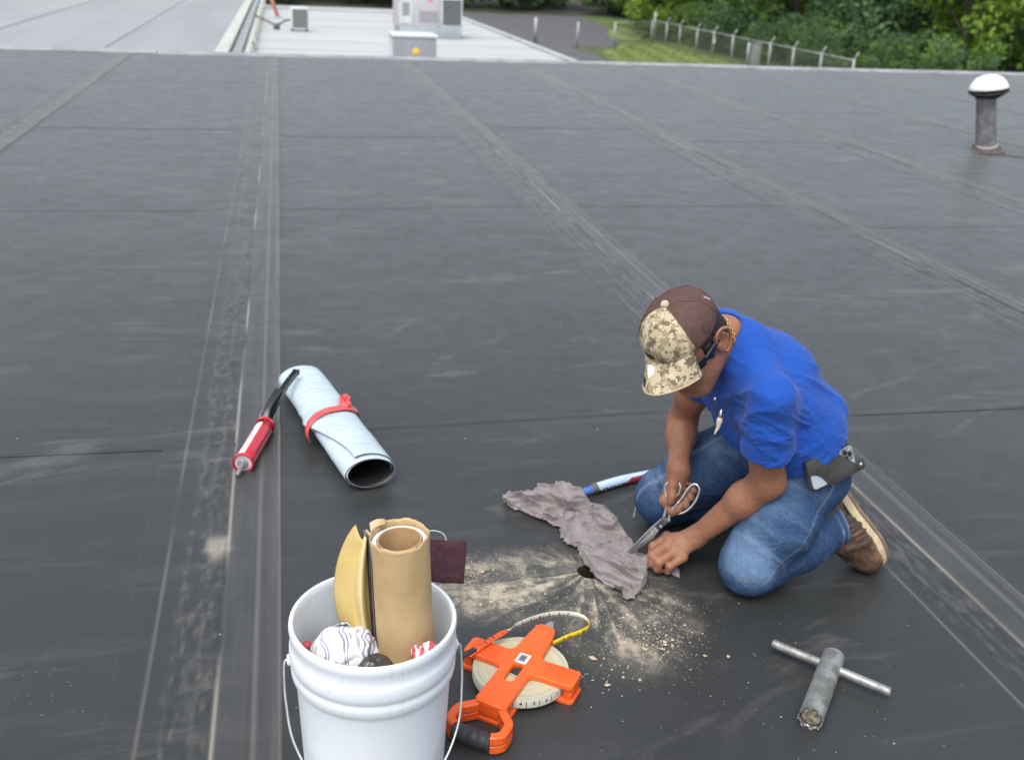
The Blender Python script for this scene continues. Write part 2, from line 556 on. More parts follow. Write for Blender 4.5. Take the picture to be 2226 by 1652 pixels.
def seam_mesh(seed):
    ny = 620
    t = np.linspace(0, 1, ny)
    ys = 0.2 + (EDGE_Y - 0.36) * t ** 1.6
    ys[0] = -6.0
    xs = np.concatenate([np.linspace(-0.30, -0.085, 52), np.linspace(-0.082, 0.082, 40), [0.09]])
    X, Y = np.meshgrid(xs, ys, indexing='ij')
    x, y = X.ravel(), Y.ravel()
    z0 = np.zeros_like(y)
    def n1(s, k): return vnoise(np.stack([y * s, z0 + 3.7 * k, z0 + seed], 1), k)
    def ss(a, b, v):
        u = np.clip((v - a) / (b - a), 0, 1)
        return u * u * (3 - 2 * u)
    edgeL = -0.066 + 0.004 * n1(0.9, 1)
    strip = ss(edgeL - 0.003, edgeL + 0.001, x) * (1 - ss(0.0665, 0.0685, x))
    h = (0.0042 + 0.0030 * ss(0.03, 0.066, x)) * strip
    h += strip * (0.0012 * np.exp(-((x - 0.014 - 0.002 * n1(1.1, 2)) / 0.0045) ** 2) + 0.0014 * np.exp(-((x + 0.004 - 0.002 * n1(0.8, 3)) / 0.004) ** 2))
    h += strip * (0.0008 * fbm(np.stack([x * 40, y * 14, z0 + seed], 1), 3) * (0.6 + 0.4 * n1(2, 4)))
    h -= 0.0014 * np.exp(-((x - 0.052) / 0.006) ** 2) * (0.5 + 0.5 * n1(1.5, 5))
    w1 = -0.118 + 0.010 * n1(2.2, 6) + 0.004 * n1(9, 7)
    w2 = -0.168 + 0.007 * n1(1.7, 8) + 0.005 * n1(11, 9)
    w3 = -0.225 + 0.006 * n1(0.6, 10)
    rid = 0.0030 * np.exp(-((x - w1) / 0.006) ** 2) * (0.55 + 0.45 * n1(3, 11))
    rid += 0.0032 * np.exp(-((x - w2) / 0.007) ** 2) * (0.5 + 0.5 * n1(4, 12))
    rid += 0.0009 * np.exp(-((x - w3) / 0.004) ** 2)
    bl = fbm(np.stack([x * 34, y * 9, z0 + seed * 2.1], 1), 3, 20)
    inside = ss(-0.20, -0.165, x) * (1 - ss(-0.085, -0.070, x))
    rid += inside * 0.0042 * np.clip(bl - 0.25, 0, 1)
    h += rid
    edge = np.minimum(ss(-0.30, -0.29, x), 1 - ss(0.082, 0.09, x))
    z = 0.0009 + h * edge - 0.0012 * (1 - edge)
    brk = np.clip(0.55 + 0.9 * fbm(np.stack([y * 2.3, z0 + 9, z0 + seed], 1), 3, 30), 0, 1)
    dust = 0.90 * np.exp(-((x - edgeL + 0.005) / 0.0042) ** 2) * brk + 0.55 * np.exp(-((x - 0.0635) / 0.0034) ** 2) * np.clip(0.55 + 0.6 * n1(2.1, 35), 0.15, 1)
    dust += 0.36 * np.exp(-((x - w3) / 0.004) ** 2) * np.clip(0.6 + 0.6 * n1(3, 31), 0, 1)
    dust += 0.07 * np.exp(-((x - w2) / 0.006) ** 2) * np.clip(0.4 + n1(5, 32), 0, 1)
    dust += 0.09 * np.exp(-((x - w1) / 0.006) ** 2) * np.clip(0.4 + n1(4, 33), 0, 1)
    dust += 0.14 * np.exp(-((x - 0.050) / 0.006) ** 2) * np.clip(0.6 + 0.6 * n1(2, 34), 0, 1)
    dust += 0.24 * strip * np.exp(-((x - 0.010) / 0.006) ** 2)
    dust += 0.20 * inside * np.clip(fbm(np.stack([x * 70, y * 40, z0], 1), 3, 40) - 0.1, 0, 1)
    if seed == 1:   # dried sealant spot on the strip's shoulder
        dx, dy = x + 0.098, y - 2.44
        sp = np.exp(-(((dx / 0.032) ** 2 + (dy / 0.060) ** 2) * (1 + 0.25 * np.sin(5 * np.arctan2(dy, dx)))) ** 2)
        dust += 0.80 * sp
        z += 0.002 * sp
    nyy = ny
    i, j = np.meshgrid(np.arange(len(xs) - 1), np.arange(nyy - 1), indexing='ij')
    a = (i * nyy + j).ravel()
    F = np.stack([a, a + nyy, a + nyy + 1, a + 1], 1)
    return (np.stack([x, y, z], 1), F), np.clip(dust, 0, 1), strip
seam_data = []
for s in (1, 2, 3):
    VF, du, stp = seam_mesh(s)
    o = mesh('seam_strip', VF, M_SEAM, roof)
    at = o.data.attributes.new('dust', 'FLOAT', 'POINT')
    at.data.foreach_set('value', du.astype(np.float32))
    at = o.data.attributes.new('strip', 'FLOAT', 'POINT')
    at.data.foreach_set('value', stp.astype(np.float32))
    seam_data.append(o)
seam_data[0].location.x = SX[4]
seam_data[1].location.x = SX[5]
seam_data[2].location.x = SX[3]
for k, sx in enumerate([SX[2]] + SX[6:]):
    o = seam_data[(k + 1) % 3].copy()
    COL.objects.link(o)
    o.location.x = sx

# core hole wall and the cut foam at its bottom
n = 26
a = np.linspace(0, 2 * np.pi, n, endpoint=False)
rings = []
for zz, rr in ((-0.003, 0.0345), (-0.02, 0.0335), (-0.045, 0.034), (-0.07, 0.033), (-0.075, 0.0)):
    jit = 1 + 0.05 * np.sin(3 * a + zz * 90) + 0.03 * rng.normal(size=n)
    rings.append(np.stack([HOLE[0] + rr * jit * np.cos(a), HOLE[1] + rr * jit * np.sin(a), np.full(n, zz)], 1))
V = np.concatenate(rings)
F = [(i * n + k, (i + 1) * n + k, (i + 1) * n + (k + 1) % n, i * n + (k + 1) % n) for i in range(4) for k in range(n)]
tag(mesh('core_hole', (V, F), M_FOAM, roof), 'brown foam wall of the drilled hole beside the rag')

# metal edge coping in lengths
seg = 3.05
x = -17.0
k = 0
while x < 26:
    prof = [(-0.17, 0.0), (-0.165, 0.012), (-0.06, 0.030), (-0.012, 0.036), (0.0, 0.030), (0.002, -0.16), (0.014, -0.175), (0.006, -0.19), (-0.03, -0.19), (-0.03, -0.005)]
    V = np.array([[xx, EDGE_Y + p[0], p[1] + 0.004 * math.sin(k * 2.1)] for xx in (x + 0.004, x + seg - 0.004) for p in prof])
    m_ = len(prof)
    F = [(i, (i + 1) % m_, m_ + (i + 1) % m_, m_ + i) for i in range(m_)] + [tuple(range(m_))[::-1], tuple(range(m_, 2 * m_))]
    mesh('coping', (V, F), M_COPE, roof, smooth=False)
    x += seg
    k += 1

# small debris lying on the membrane
def crumbs(name, pts, sizes, mat, parent=None, flat=0.6, label=None):
    Vs, Fs = [], []
    base = np.array([(1, 0, 0), (0, 1, 0), (-1, 0, 0), (0, -1, 0), (0, 0, 1), (0, 0, -1)], float)
    fc = [(0, 1, 4), (1, 2, 4), (2, 3, 4), (3, 0, 4), (1, 0, 5), (2, 1, 5), (3, 2, 5), (0, 3, 5)]
    for p, s in zip(pts, sizes):
        v = base * (1 + 0.45 * rng.uniform(-1, 1, (6, 1))) * s
        v[:, 2] *= flat
        an = rng.uniform(0, 6.28)
        c_, s_ = math.cos(an), math.sin(an)
        v = np.stack([v[:, 0] * c_ - v[:, 1] * s_ * 0.7, v[:, 0] * s_ + v[:, 1] * c_ * 0.7, v[:, 2]], 1)
        v += np.array([p[0], p[1], (p[2] if len(p) > 2 else 0) + s * flat * 0.6])
        n0 = 6 * len(Vs)
        Vs.append(v)
        Fs += [tuple(i + n0 for i in f) for f in fc]
    o = mesh(name, (np.concatenate(Vs), Fs), mat, parent, smooth=False, kind='stuff')
    if label:
        o['label'] = label
        o['category'] = 'debris'
    return o
M_CRUMB = pmat('foam_crumb', (0.46, 0.40, 0.30), (0.34, 0.275, 0.19), 60, 0.9)
M_FLAKE = pmat('pale_flake', (0.50, 0.49, 0.46), (0.34, 0.33, 0.31), 40, 0.8)
pts, sz = [], []
for cx, cy, sx_, sy_, n_, s0 in [(0.60, 2.02, .10, .07, 700, .0011), (0.83, 1.95, .07, .07, 700, .0011), (0.45, 2.20, .06, .04, 500, .0011), (0.78, 1.86, .06, .05, 600, .0012), (0.463, 2.229, .05, .035, 260, .0022), (0.41, 2.17, .05, .04, 260, .0023), (0.80, 1.90, .035, .05, 420, .0022), (0.84, 1.86, .05, .035, 320, .0024),
                                 (0.65, 1.79, .06, .04, 120, .0025), (0.49, 2.10, .05, .03, 200, .0022), (0.71, 2.01, .12, .06, 500, .0015), (0.55, 2.07, .10, .06, 420, .0016),
                                 (0.90, 1.92, .04, .04, 90, .0016), (0.72, 1.87, .10, .08, 420, .0014), (0.9, 1.75, .2, .14, 130, .0011), (0.62, 2.30, .07, .025, 110, .0016), (0.88, 2.02, .05, .03, 130, .0015)]:
    p = rng.normal(size=(n_, 2)) * (sx_, sy_) + (cx, cy)
    ok = np.hypot(p[:, 0] - HOLE[0], p[:, 1] - HOLE[1]) > 0.045
    p = p[ok]
    pts.append(p)
    p = p[::2] if s0 > 0.0013 else p
    pts[-1] = p
    sz.append(0.66 * s0 * rng.lognormal(0, 0.5, len(p)))
crumbs('drilling_crumbs', np.concatenate(pts), np.concatenate(sz), M_CRUMB, label='tan foam crumbs scattered round the drilled hole')
big = [(0.838, 1.853, .007), (0.655, 1.735, .008), (0.735, 1.74, .007), (0.70, 1.755, .006), (0.915, 1.80, .006), (0.425, 2.245, .008), (0.43, 2.075, .007), (0.40, 2.05, .006), (0.65, 1.83, .009), (0.86, 1.87, .006), (0.97, 1.79, .006)]
crumbs('foam_chunks', [b[:2] for b in big], [b[2] for b in big], M_CRUMB, label='larger tan foam chunks near the orange tape reel')
p = np.concatenate([rng.uniform((-1.2, 1.3), (2.4, 4.2), (130, 2)), rng.uniform((0.4, 1.4), (1.5, 2.6), (110, 2)), rng.normal(size=(22, 2)) * (.07, .05) + (-0.56, 1.93), rng.normal(size=(9, 2)) * (.014, .006) + (-0.155, 2.054)])
crumbs('pale_flakes', p, np.concatenate([0.0012 * rng.lognormal(0, .5, 262), .0035 * rng.lognormal(0, .4, len(p) - 262)]) if len(p) > 262 else 0.0018 * rng.lognormal(0, .5, len(p)), M_FLAKE, flat=0.35, label='tiny pale flakes strewn over the black roof')

# --- lower white roofs beyond the edge
LZ = -1.2
M_WHITE = pmat('white_roof_coating', (0.43, 0.445, 0.445), (0.37, 0.385, 0.385), 0.35, 0.6, stretch=(0.3, 2.5, 1))
M_WHITE2 = pmat('grey_white_roof_coating', (0.275, 0.287, 0.295), (0.240, 0.252, 0.260), 0.30, 0.6, stretch=(2.0, 0.25, 1))
M_DARKMARK = pmat('roof_seam_grey', (0.375, 0.385, 0.385), (0.41, 0.42, 0.42), 1.0, 0.7)
lower = mesh('lower_roof', box(9.3, 34.2, 4.8, c=(-1.2 + 4.65, 16.2 + 17.1, LZ - 2.4)), M_WHITE, smooth=False, kind='structure')
for yy in (22, 26.5, 30.6, 33.5, 36.8, 40.5, 44, 47):
    mesh('roof_seam', box(9.1, 0.10, 0.012, c=(3.45, yy, LZ + 0.007)), M_DARKMARK, lower, smooth=False)
mesh('parapet', box(9.3, 0.25, 0.18, 0.02, c=(3.45, 50.2, LZ + 0.09)), M_WHITE, lower, smooth=False)
mesh('parapet', box(0.16, 33.8, 0.10, 0.02, c=(8.02, 33.2, LZ + 0.05)), M_WHITE, lower, smooth=False)
M_WHITE3 = pmat('pale_roof_band', (0.290, 0.302, 0.310), (0.262, 0.273, 0.280), 0.3, 0.6)
left = mesh('neighbour_roof', box(34, 70, 5.2, c=(-18.28, 16.2 + 35, LZ + 0.25 - 2.6)), M_WHITE2, smooth=False, kind='structure')
for xx in (-4.6, -8.0, -11.4, -14.8, -18.2):
    mesh('roof_seam', box(0.9, 69, 0.02, c=(xx, 51.2, LZ + 0.26)), M_WHITE3, left, smooth=False)
# stepped divider between the two roofs: coping on the higher one, wall, gutter and brackets
M_CREAM = pmat('cream_trim', (0.50, 0.51, 0.46), (0.42, 0.43, 0.38), 2, 0.5)
M_GREYTRIM = pmat('grey_trim', (0.24, 0.25, 0.26), (0.30, 0.31, 0.32), 2, 0.55)
div = thing('parapet_divider', 'cream and grey raised divider running between the two pale roofs', 'parapet', (-1.08, 16.3, LZ))
mesh('cap', box(0.30, 42, 0.10, 0.02, c=(-0.25, 21, 0.42)), M_CREAM, div, smooth=False)
mesh('gutter', box(0.22, 42, 0.12, 0.02, c=(0.03, 21, 0.30)), M_GREYTRIM, div, smooth=False)
mesh('ledge', box(0.14, 42, 0.08, 0.02, c=(0.23, 21, 0.22)), M_CREAM, div, smooth=False)
for k in range(9):
    mesh('bracket', box(0.08, 0.10, 0.42, 0.01, c=(0.36, 10.5 + k * 3.4, 0.21)), M_CREAM, div, smooth=False)
M_ORANGEP = pmat('faded_orange_paint', (0.55, 0.16, 0.10), (0.62, 0.30, 0.22), 3, 0.5)
pole = thing('orange_pole', 'faded orange pole leaning on the divider above the white roof', 'pole', (-0.10, 44.5, LZ))
P0 = np.array([0.0, 0, 0.0]); P1 = np.array([-0.62, 0.3, 1.75])
mesh('shaft', tube([P0, P1], 0.075, 12), M_ORANGEP, pole)
mesh('foot', lathe([(0, 0), (0.14, 0), (0.14, 0.03), (0.09, 0.05), (0.0, 0.05)], 16), M_GREYTRIM, pole, auto=40)

# --- rooftop equipment
M_UNIT = pmat('unit_grey', (0.27, 0.28, 0.31), (0.24, 0.25, 0.27), 2, 0.5)
M_UNITL = pmat('unit_pale', (0.50, 0.48, 0.50), (0.44, 0.42, 0.44), 2, 0.5)
M_UNITW = pmat('unit_white_top', (0.58, 0.60, 0.61), (0.50, 0.52, 0.54), 2, 0.5)
M_GRILLE = pmat('coil_dark', (0.055, 0.062, 0.064), (0.085, 0.09, 0.09), 12, 0.6)
M_CURB = pmat('curb_blue_grey', (0.33, 0.38, 0.40), (0.28, 0.33, 0.35), 2, 0.5)
M_YEL = pmat('yellow_sticker', (0.70, 0.46, 0.04), (0.62, 0.40, 0.04), 8, 0.5)
M_PINK = pmat('pink_sticker', (0.70, 0.25, 0.42), None, 8, 0.5)
u = thing('rooftop_unit', 'low grey rooftop unit with yellow sticker near the black roof edge', 'air conditioner', (3.34, 27.6, LZ))
mesh('cabinet', box(1.12, 1.0, 0.66, 0.02, c=(0, 0.1, 0.35)), M_UNIT, u, auto=40)
mesh('lid', box(1.20, 1.08, 0.07, 0.02, c=(0, 0.1, 0.715)), M_UNITW, u, auto=40)
mesh('side_panel', box(0.02, 0.86, 0.54, 0.004, c=(-0.572, 0.1, 0.35)), M_UNITW, u, smooth=False)
mesh('sticker', lathe([(0.0, 0.004), (0.095, 0.004), (0.1, 0.0)], 10), M_YEL, u)
u.children[-1].rotation_euler = (R(90), 0, 0); u.children[-1].location = (0.03, -0.409, 0.33)
for xx in (-0.28, 0.30):
    mesh('access_panel', box(0.50, 0.012, 0.52, 0.004, c=(xx, -0.402, 0.35)), M_UNIT, u, smooth=False)
u.children[-1].location.y -= 0.001
mesh('base_rail', box(1.0, 0.9, 0.06, c=(0, 0.1, 0.0)), M_GREYTRIM, u, smooth=False)

u = thing('rooftop_unit', 'tall pale pinkish rooftop unit with dark coil grille on white roof', 'air conditioner', (4.85, 36.3, LZ))
mesh('curb', box(2.1, 1.9, 0.36, 0.02, c=(0.1, 0.6, 0.18)), M_CURB, u, auto=40)
mesh('cabinet', box(1.45, 1.7, 1.40, 0.03, c=(-0.28, 0.6, 1.06)), M_UNITL, u, auto=40)
mesh('condenser_section', box(0.74, 1.6, 1.02, 0.03, c=(0.82, 0.55, 0.87)), M_UNITW, u, auto=40)
g = mesh('coil_grille', box(0.62, 0.03, 0.80, 0.006, c=(0.82, -0.262, 0.86)), M_GRILLE, u, smooth=False)
for k in range(9):
    mesh('fin', box(0.60, 0.012, 0.018, c=(0.82, -0.280, 0.52 + k * 0.085)), M_UNIT, g, smooth=False)
mesh('louvre', box(0.55, 0.03, 0.13, 0.005, c=(0.10, -0.262, 1.56)), M_GRILLE, u, smooth=False)
mesh('access_panel', box(0.40, 0.02, 0.78, 0.006, c=(-0.74, -0.258, 0.86)), M_UNITW, u, smooth=False)
mesh('vent_panel', box(0.24, 0.02, 0.40, 0.004, c=(-0.74, -0.272, 0.92)), M_UNIT, u, smooth=False)
mesh('access_panel', box(0.66, 0.02, 0.36, 0.006, c=(0.04, -0.258, 0.70)), M_UNIT, u, smooth=False)
mesh('sticker', box(0.15, 0.01, 0.11, c=(-0.50, -0.257, 1.52)), M_PINK, u, smooth=False)
mesh('sticker', box(0.17, 0.01, 0.12, c=(0.08, -0.257, 1.22)), M_PINK, u, smooth=False)
mesh('fan_shroud', xf(lathe([(0.30, 0), (0.31, 0.13), (0.29, 0.13), (0.28, 0.0)], 24), (0.82, 0.55, 1.38)), M_UNITW, u, auto=40)
post = mesh('flue', box(0.16, 0.16, 0.62, 0.01, c=(1.22, 0.9, 1.42)), M_ORANGEP, u, auto=40)

u = thing('condenser_unit', 'small dark grey condenser box alone on the white roof', 'air conditioner', (0.62, 37.4, LZ))
mesh('cabinet', box(0.60, 0.5, 0.70, 0.03, c=(0, 0.25, 0.43)), M_UNITW, u, auto=40)
g = mesh('coil_grille', box(0.50, 0.02, 0.60, 0.004, c=(0.02, -0.008, 0.43)), pmat('coil_mid', (0.16, 0.165, 0.15), None, 20, 0.6), u, smooth=False)
for k in range(6):
    mesh('fin', box(0.48, 0.01, 0.012, c=(0.02, -0.022, 0.2 + k * 0.09)), M_UNIT, g, smooth=False)
for xx in (-0.24, 0.24):
    mesh('foot', box(0.10, 0.44, 0.09, c=(xx, 0.25, 0.045)), M_GRILLE, u, smooth=False)
pp = thing('roof_pipe_run', 'thin dark pipe looping to the small condenser on white roof', 'pipe', (0, 38.0, LZ))
mesh('pipe', tube(spline([(-0.9, 0.6, 0.42), (-0.45, 0.3, 0.24), (-0.15, 0.0, 0.16), (0.15, 0.1, 0.30), (0.34, 0.0, 0.30), (0.36, -0.2, 0.1)], 30), 0.035, 8), M_GRILLE, pp)
mesh('pipe_support', box(0.22, 0.2, 0.14, 0.02, c=(-0.15, 0, 0.07)), M_GRILLE, pp, smooth=False)

# --- ground: lot, grass, chain link fence
GZ = -6.0
M_GRND = pmat('field_green', (0.085, 0.13, 0.028), (0.06, 0.10, 0.022), 0.25, 0.9)
M_ASPH = pmat('old_asphalt', (0.095, 0.095, 0.104), (0.075, 0.075, 0.082), 0.5, 0.9)
mesh('ground', box(1400, 1400, 0.2, c=(0, 500, GZ - 0.1 - 0.05)), M_GRND, smooth=False, kind='structure')
mesh('car_park', prism([(9, 18), (30, 18), (31, 97), (37, 112), (42, 148), (-40, 148), (-40, 90), (9, 90)], GZ - 0.045, GZ), M_ASPH, smooth=False, kind='structure')
M_LAWN = None
m, nt, b = nodes('mown_grass')
q = NB(nt)
pos = q.n('NewGeometry').outputs['Position']
wv = q.n('TexWave', {'Vector': q.mapping(pos, (1, 0.28, 1), rot=(0, 0, 0.5)), 'Scale': 0.16, 'Distortion': 1.4, 'Detail': 2.0})
f = q.math('ADD', q.math('MULTIPLY', wv.outputs['Fac'], 0.6), q.math('MULTIPLY', q.noise(pos, 0.6, 5), 0.6))
q.link(q.mix(q.ramp(f, 0.3, 0.85), (0.125, 0.165, 0.040), (0.175, 0.215, 0.065)), b.inputs['Base Color'])
b.inputs['Roughness'].default_value = 0.9
M_LAWN = m
lawn_poly = [(24, 60), (36.9, 52), (36.9, 100), (36.5, 104.5), (33, 101), (30.8, 95.5), (27.0, 90)]
lw = mesh('lawn', prism(lawn_poly, GZ, GZ + 0.04), M_LAWN, smooth=False, kind='structure')
mesh('verge', prism([(33.5, 106), (36, 105), (42, 118), (41, 128), (36, 116)], GZ, GZ + 0.05), M_LAWN, smooth=False, kind='structure')
# grass blades along the lawn give it a broken edge
V, F = [], []
for k in range(6000):
    x_ = rng.uniform(26, 36.7); y_ = rng.uniform(78, 103)
    if x_ < 27 + (103 - y_) * -0.0 and y_ > 95:
        continue
    if y_ > 95 and x_ < 30.8 + (y_ - 95) * 0.55:
        continue
    hh = rng.uniform(0.05, 0.16); a_ = rng.uniform(0, 3.14); w_ = 0.05
    n0 = len(V)
    V += [(x_ - w_ * math.cos(a_), y_ - w_ * math.sin(a_), GZ + 0.04), (x_ + w_ * math.cos(a_), y_ + w_ * math.sin(a_), GZ + 0.04), (x_ + rng.uniform(-.05, .05), y_, GZ + 0.04 + hh)]
    F.append((n0, n0 + 1, n0 + 2))
tag(mesh('grass', (np.array(V), F), M_LAWN, smooth=False, kind='stuff'), 'mown bright green grass by the chain link fence', 'grass')

M_GALV = pmat('galvanised', (0.36, 0.38, 0.38), (0.28, 0.30, 0.30), 1.5, 0.45, metal=0.25)
m, nt, b = nodes('chain_link')
q = NB(nt)
mixs = q.n('MixShader')
tr = q.n('BsdfTransparent')
b.inputs['Base Color'].default_value = (0.16, 0.16, 0.15, 1)
mixs.inputs[0].default_value = 0.22
nt.links.new(tr.outputs[0], mixs.inputs[1]); nt.links.new(b.outputs[0], mixs.inputs[2])
nt.links.new(mixs.outputs[0], nt.nodes['Material Output'].inputs['Surface'])
M_LINK = m
def fence(name, label, pts, arms, extra=None):
    root = thing(name, label, 'fence', (pts[0][0], pts[0][1], GZ))
    o = np.array([pts[0][0], pts[0][1]])
    for k, (x_, y_) in enumerate(pts):
        hx = 2.3 if not (extra and k in extra) else extra[k]
        p = np.array([x_ - o[0], y_ - o[1]])
        ptm = mesh('post', tube([(p[0], p[1], 0), (p[0] - 0.02 * hx, p[1], hx)], 0.10 if extra and k in extra else 0.085, 10), M_GALV, root)
        if arms and not (extra and k in extra):
            mesh('barbed_wire_arm', tube([(p[0] - 0.046, p[1], hx - 0.02), (p[0] + 0.22, p[1], hx + 0.42)], 0.05, 8), M_GALV, ptm)
    for k in range(len(pts) - 1):
        a_ = np.array(pts[k]) - o; b_ = np.array(pts[k + 1]) - o
        mesh('top_rail', tube([(a_[0] - .045, a_[1], 2.2), (b_[0] - .045, b_[1], 2.2)], 0.045, 8), M_GALV, root)
        d_ = (b_ - a_) / np.linalg.norm(b_ - a_)
        V = np.array([(a_[0], a_[1], 0.05), (b_[0], b_[1], 0.05), (b_[0] - .04, b_[1], 2.18), (a_[0] - .04, a_[1], 2.18)])
        mesh('chain_link_panel', (V, [(0, 1, 2, 3)]), M_LINK, root, smooth=False)
    return root
fp = [(36.5, 101.6)] + [(36.75, y_) for y_ in (98.7, 95.1, 90.8, 86.9, 82.8, 79.6, 75.7, 71.8, 67.6, 63.2)]
f1 = fence('chain_link_fence', 'long chain link fence with angled barbed wire arms beside the trees', fp, True, {0: 3.05, 6: 2.0})
mesh('signboard', box(0.05, 0.5, 0.4, c=(0.1, -15.1, 1.55)), pmat('sign_pale', (0.62, 0.60, 0.58), None, 3, 0.5), f1, smooth=False)
f2 = fence('chain_link_fence', 'short chain link fence turning the corner behind the lawn', [(30.5, 95.6), (36.2, 101.5)], False)
bl = thing('bollard', 'thick pale bollard beside the grey car park', 'bollard', (23.6, 98.8, GZ), group='pale posts in the car park')
mesh('shaft', tube([(0, 0, 0), (0, 0, 2.2)], 0.17, 14), M_GALV, bl); mesh('cap', xf(lathe([(0.17, 0), (0.13, 0.08), (0.0, 0.12)], 14), (0, 0, 2.2)), M_GALV, bl)
bl = thing('lot_post', 'slim pale post between the bollard and the corner fence', 'post', (26.2, 93.2, GZ), group='pale posts in the car park')
mesh('shaft', tube([(0, 0, 0), (0, 0, 2.3)], 0.11, 12), M_GALV, bl); mesh('cap', xf(lathe([(0.11, 0), (0.08, 0.05), (0.0, 0.07)], 12), (0, 0, 2.3)), M_GALV, bl)
ub = thing('utility_box', 'pale utility box mounted at the fence by a post', 'utility box', (37.2, 79.3, GZ))
mesh('cabinet', box(0.7, 0.6, 1.9, 0.04, c=(0, 0, 0.95)), M_GALV, ub, auto=40); mesh('lid', box(0.78, 0.68, 0.07, 0.02, c=(0, 0, 1.93)), M_GREYTRIM, ub, auto=40)

# --- woods
def leaf_mat(name, dark, light):
    m, nt, b = nodes(name)
    q = NB(nt)
    pos = q.n('NewGeometry').outputs['Position']
    f = q.math('ADD', q.math('MULTIPLY', q.noise(pos, 0.35, 3), 0.7), q.math('MULTIPLY', q.noise(pos, 2.6, 2), 0.4))
    q.link(q.mix(q.ramp(f, 0.38, 0.72), dark, light), b.inputs['Base Color'])
    b.inputs['Roughness'].default_value = 0.75
    b.inputs['Specular IOR Level'].default_value = 0.2
    b.inputs['Subsurface Weight'].default_value = 0.0
    tr = q.n('BsdfTranslucent')
    q.link(q.mix(q.ramp(f, 0.38, 0.72), dark, light), tr.inputs[0])
    ms = q.n('MixShader')
    ms.inputs[0].default_value = 0.22
    nt.links.new(b.outputs[0], ms.inputs[1]); nt.links.new(tr.outputs[0], ms.inputs[2])
    nt.links.new(ms.outputs[0], nt.nodes['Material Output'].inputs['Surface'])
    return m
M_LEAF_D = leaf_mat('leaf_dark', (0.046, 0.090, 0.044), (0.105, 0.185, 0.075))
M_LEAF_M = leaf_mat('leaf_mid', (0.060, 0.125, 0.034), (0.150, 0.255, 0.062))
M_LEAF_L = leaf_mat('leaf_light', (0.080, 0.160, 0.024), (0.230, 0.340, 0.055))
M_BARK = pmat('bark', (0.09, 0.07, 0.05), (0.05, 0.04, 0.03), 4, 0.9)

def leaf_cloud(n, H, Rr, size, seed, low=0.08):
    r_ = np.random.default_rng(seed)
    nb = 34
    zc = low * H + (H * 0.92 - low * H) * r_.uniform(0, 1, nb)
    prof = np.sin(np.pi * np.clip((zc / H) * 0.80 + 0.17, 0, 1)) ** 0.7
    an = r_.uniform(0, 6.283, nb)
    rad = Rr * prof * np.sqrt(r_.uniform(0.1, 1, nb))
    C = np.stack([rad * np.cos(an), rad * np.sin(an), zc], 1)
    br = Rr * r_.uniform(0.22, 0.46, nb)
    k = r_.integers(0, nb, n)
    d = r_.normal(size=(n, 3)); d /= np.linalg.norm(d, axis=1, keepdims=True)
    rr = r_.uniform(0.45, 1.0, n) ** 0.5
    P = C[k] + d * (br[k] * rr)[:, None] * (1, 1, 0.8)
    P[:, 2] = np.maximum(P[:, 2], 0.15)
    nn = d + 0.7 * r_.normal(size=(n, 3)); nn /= np.linalg.norm(nn, axis=1, keepdims=True)
    t = np.cross(nn, r_.normal(size=(n, 3))); t /= np.linalg.norm(t, axis=1, keepdims=True)
    b_ = np.cross(nn, t)
    s = (size * r_.uniform(0.6, 1.4, n))[:, None]
    V = np.stack([P - t * s, P - b_ * s * 0.5, P + t * s, P + b_ * s * 0.5], 1).reshape(-1, 3)
    F = np.arange(4 * n).reshape(n, 4)
    return (V, F), C
def trunk_geo(H, C, seed):
    r_ = np.random.default_rng(seed + 50)
    parts = [tube(spline([(0, 0, -0.1), (0.1, 0.05, H * 0.3), (-0.1, 0.1, H * 0.6), (0.05, 0, H * 0.85)], 10), np.linspace(0.28, 0.06, 10), 8)]
    for k in r_.choice(len(C), 7, replace=False):
        z_ = C[k][2] * 0.55
        parts.append(tube(spline([(0, 0, z_), C[k] * (0.5, 0.5, 0.8), C[k]], 6), np.linspace(0.10, 0.03, 6), 6))
    return join(*parts)

def make_tree(label, loc, H, Rr, mat, n, size, seed):
    root = thing('broadleaf_tree', label, 'tree', loc, (0, 0, seed * 1.3), 'trees beyond the chain link fence')
    VF, C = leaf_cloud(n, H, Rr, size, seed)
    mesh('crown', VF, mat, root, smooth=False)
    mesh('trunk', trunk_geo(H, C, seed), M_BARK, root)
    return root
make_tree('bright green bushy tree at the photo\'s upper right corner, behind the vent pipe', (62.5, 70, GZ), 13, 4.6, M_LEAF_L, 7000, 0.24, 3)
make_tree('bright light green tree just past the end of the fence arms', (49.5, 70.5, GZ), 12.5, 4.4, M_LEAF_L, 7000, 0.24, 4)
make_tree('mid green leaning tree between the two bright trees', (58.0, 79, GZ), 14, 4.6, M_LEAF_M, 6000, 0.27, 5)
make_tree('rounded mid green tree right behind the middle of the fence', (44.5, 87.5, GZ), 12, 4.2, M_LEAF_M, 6000, 0.27, 6)
make_tree('yellowish green tree above the tall corner post', (40.5, 108, GZ), 13, 4.4, M_LEAF_L, 6000, 0.3, 8)
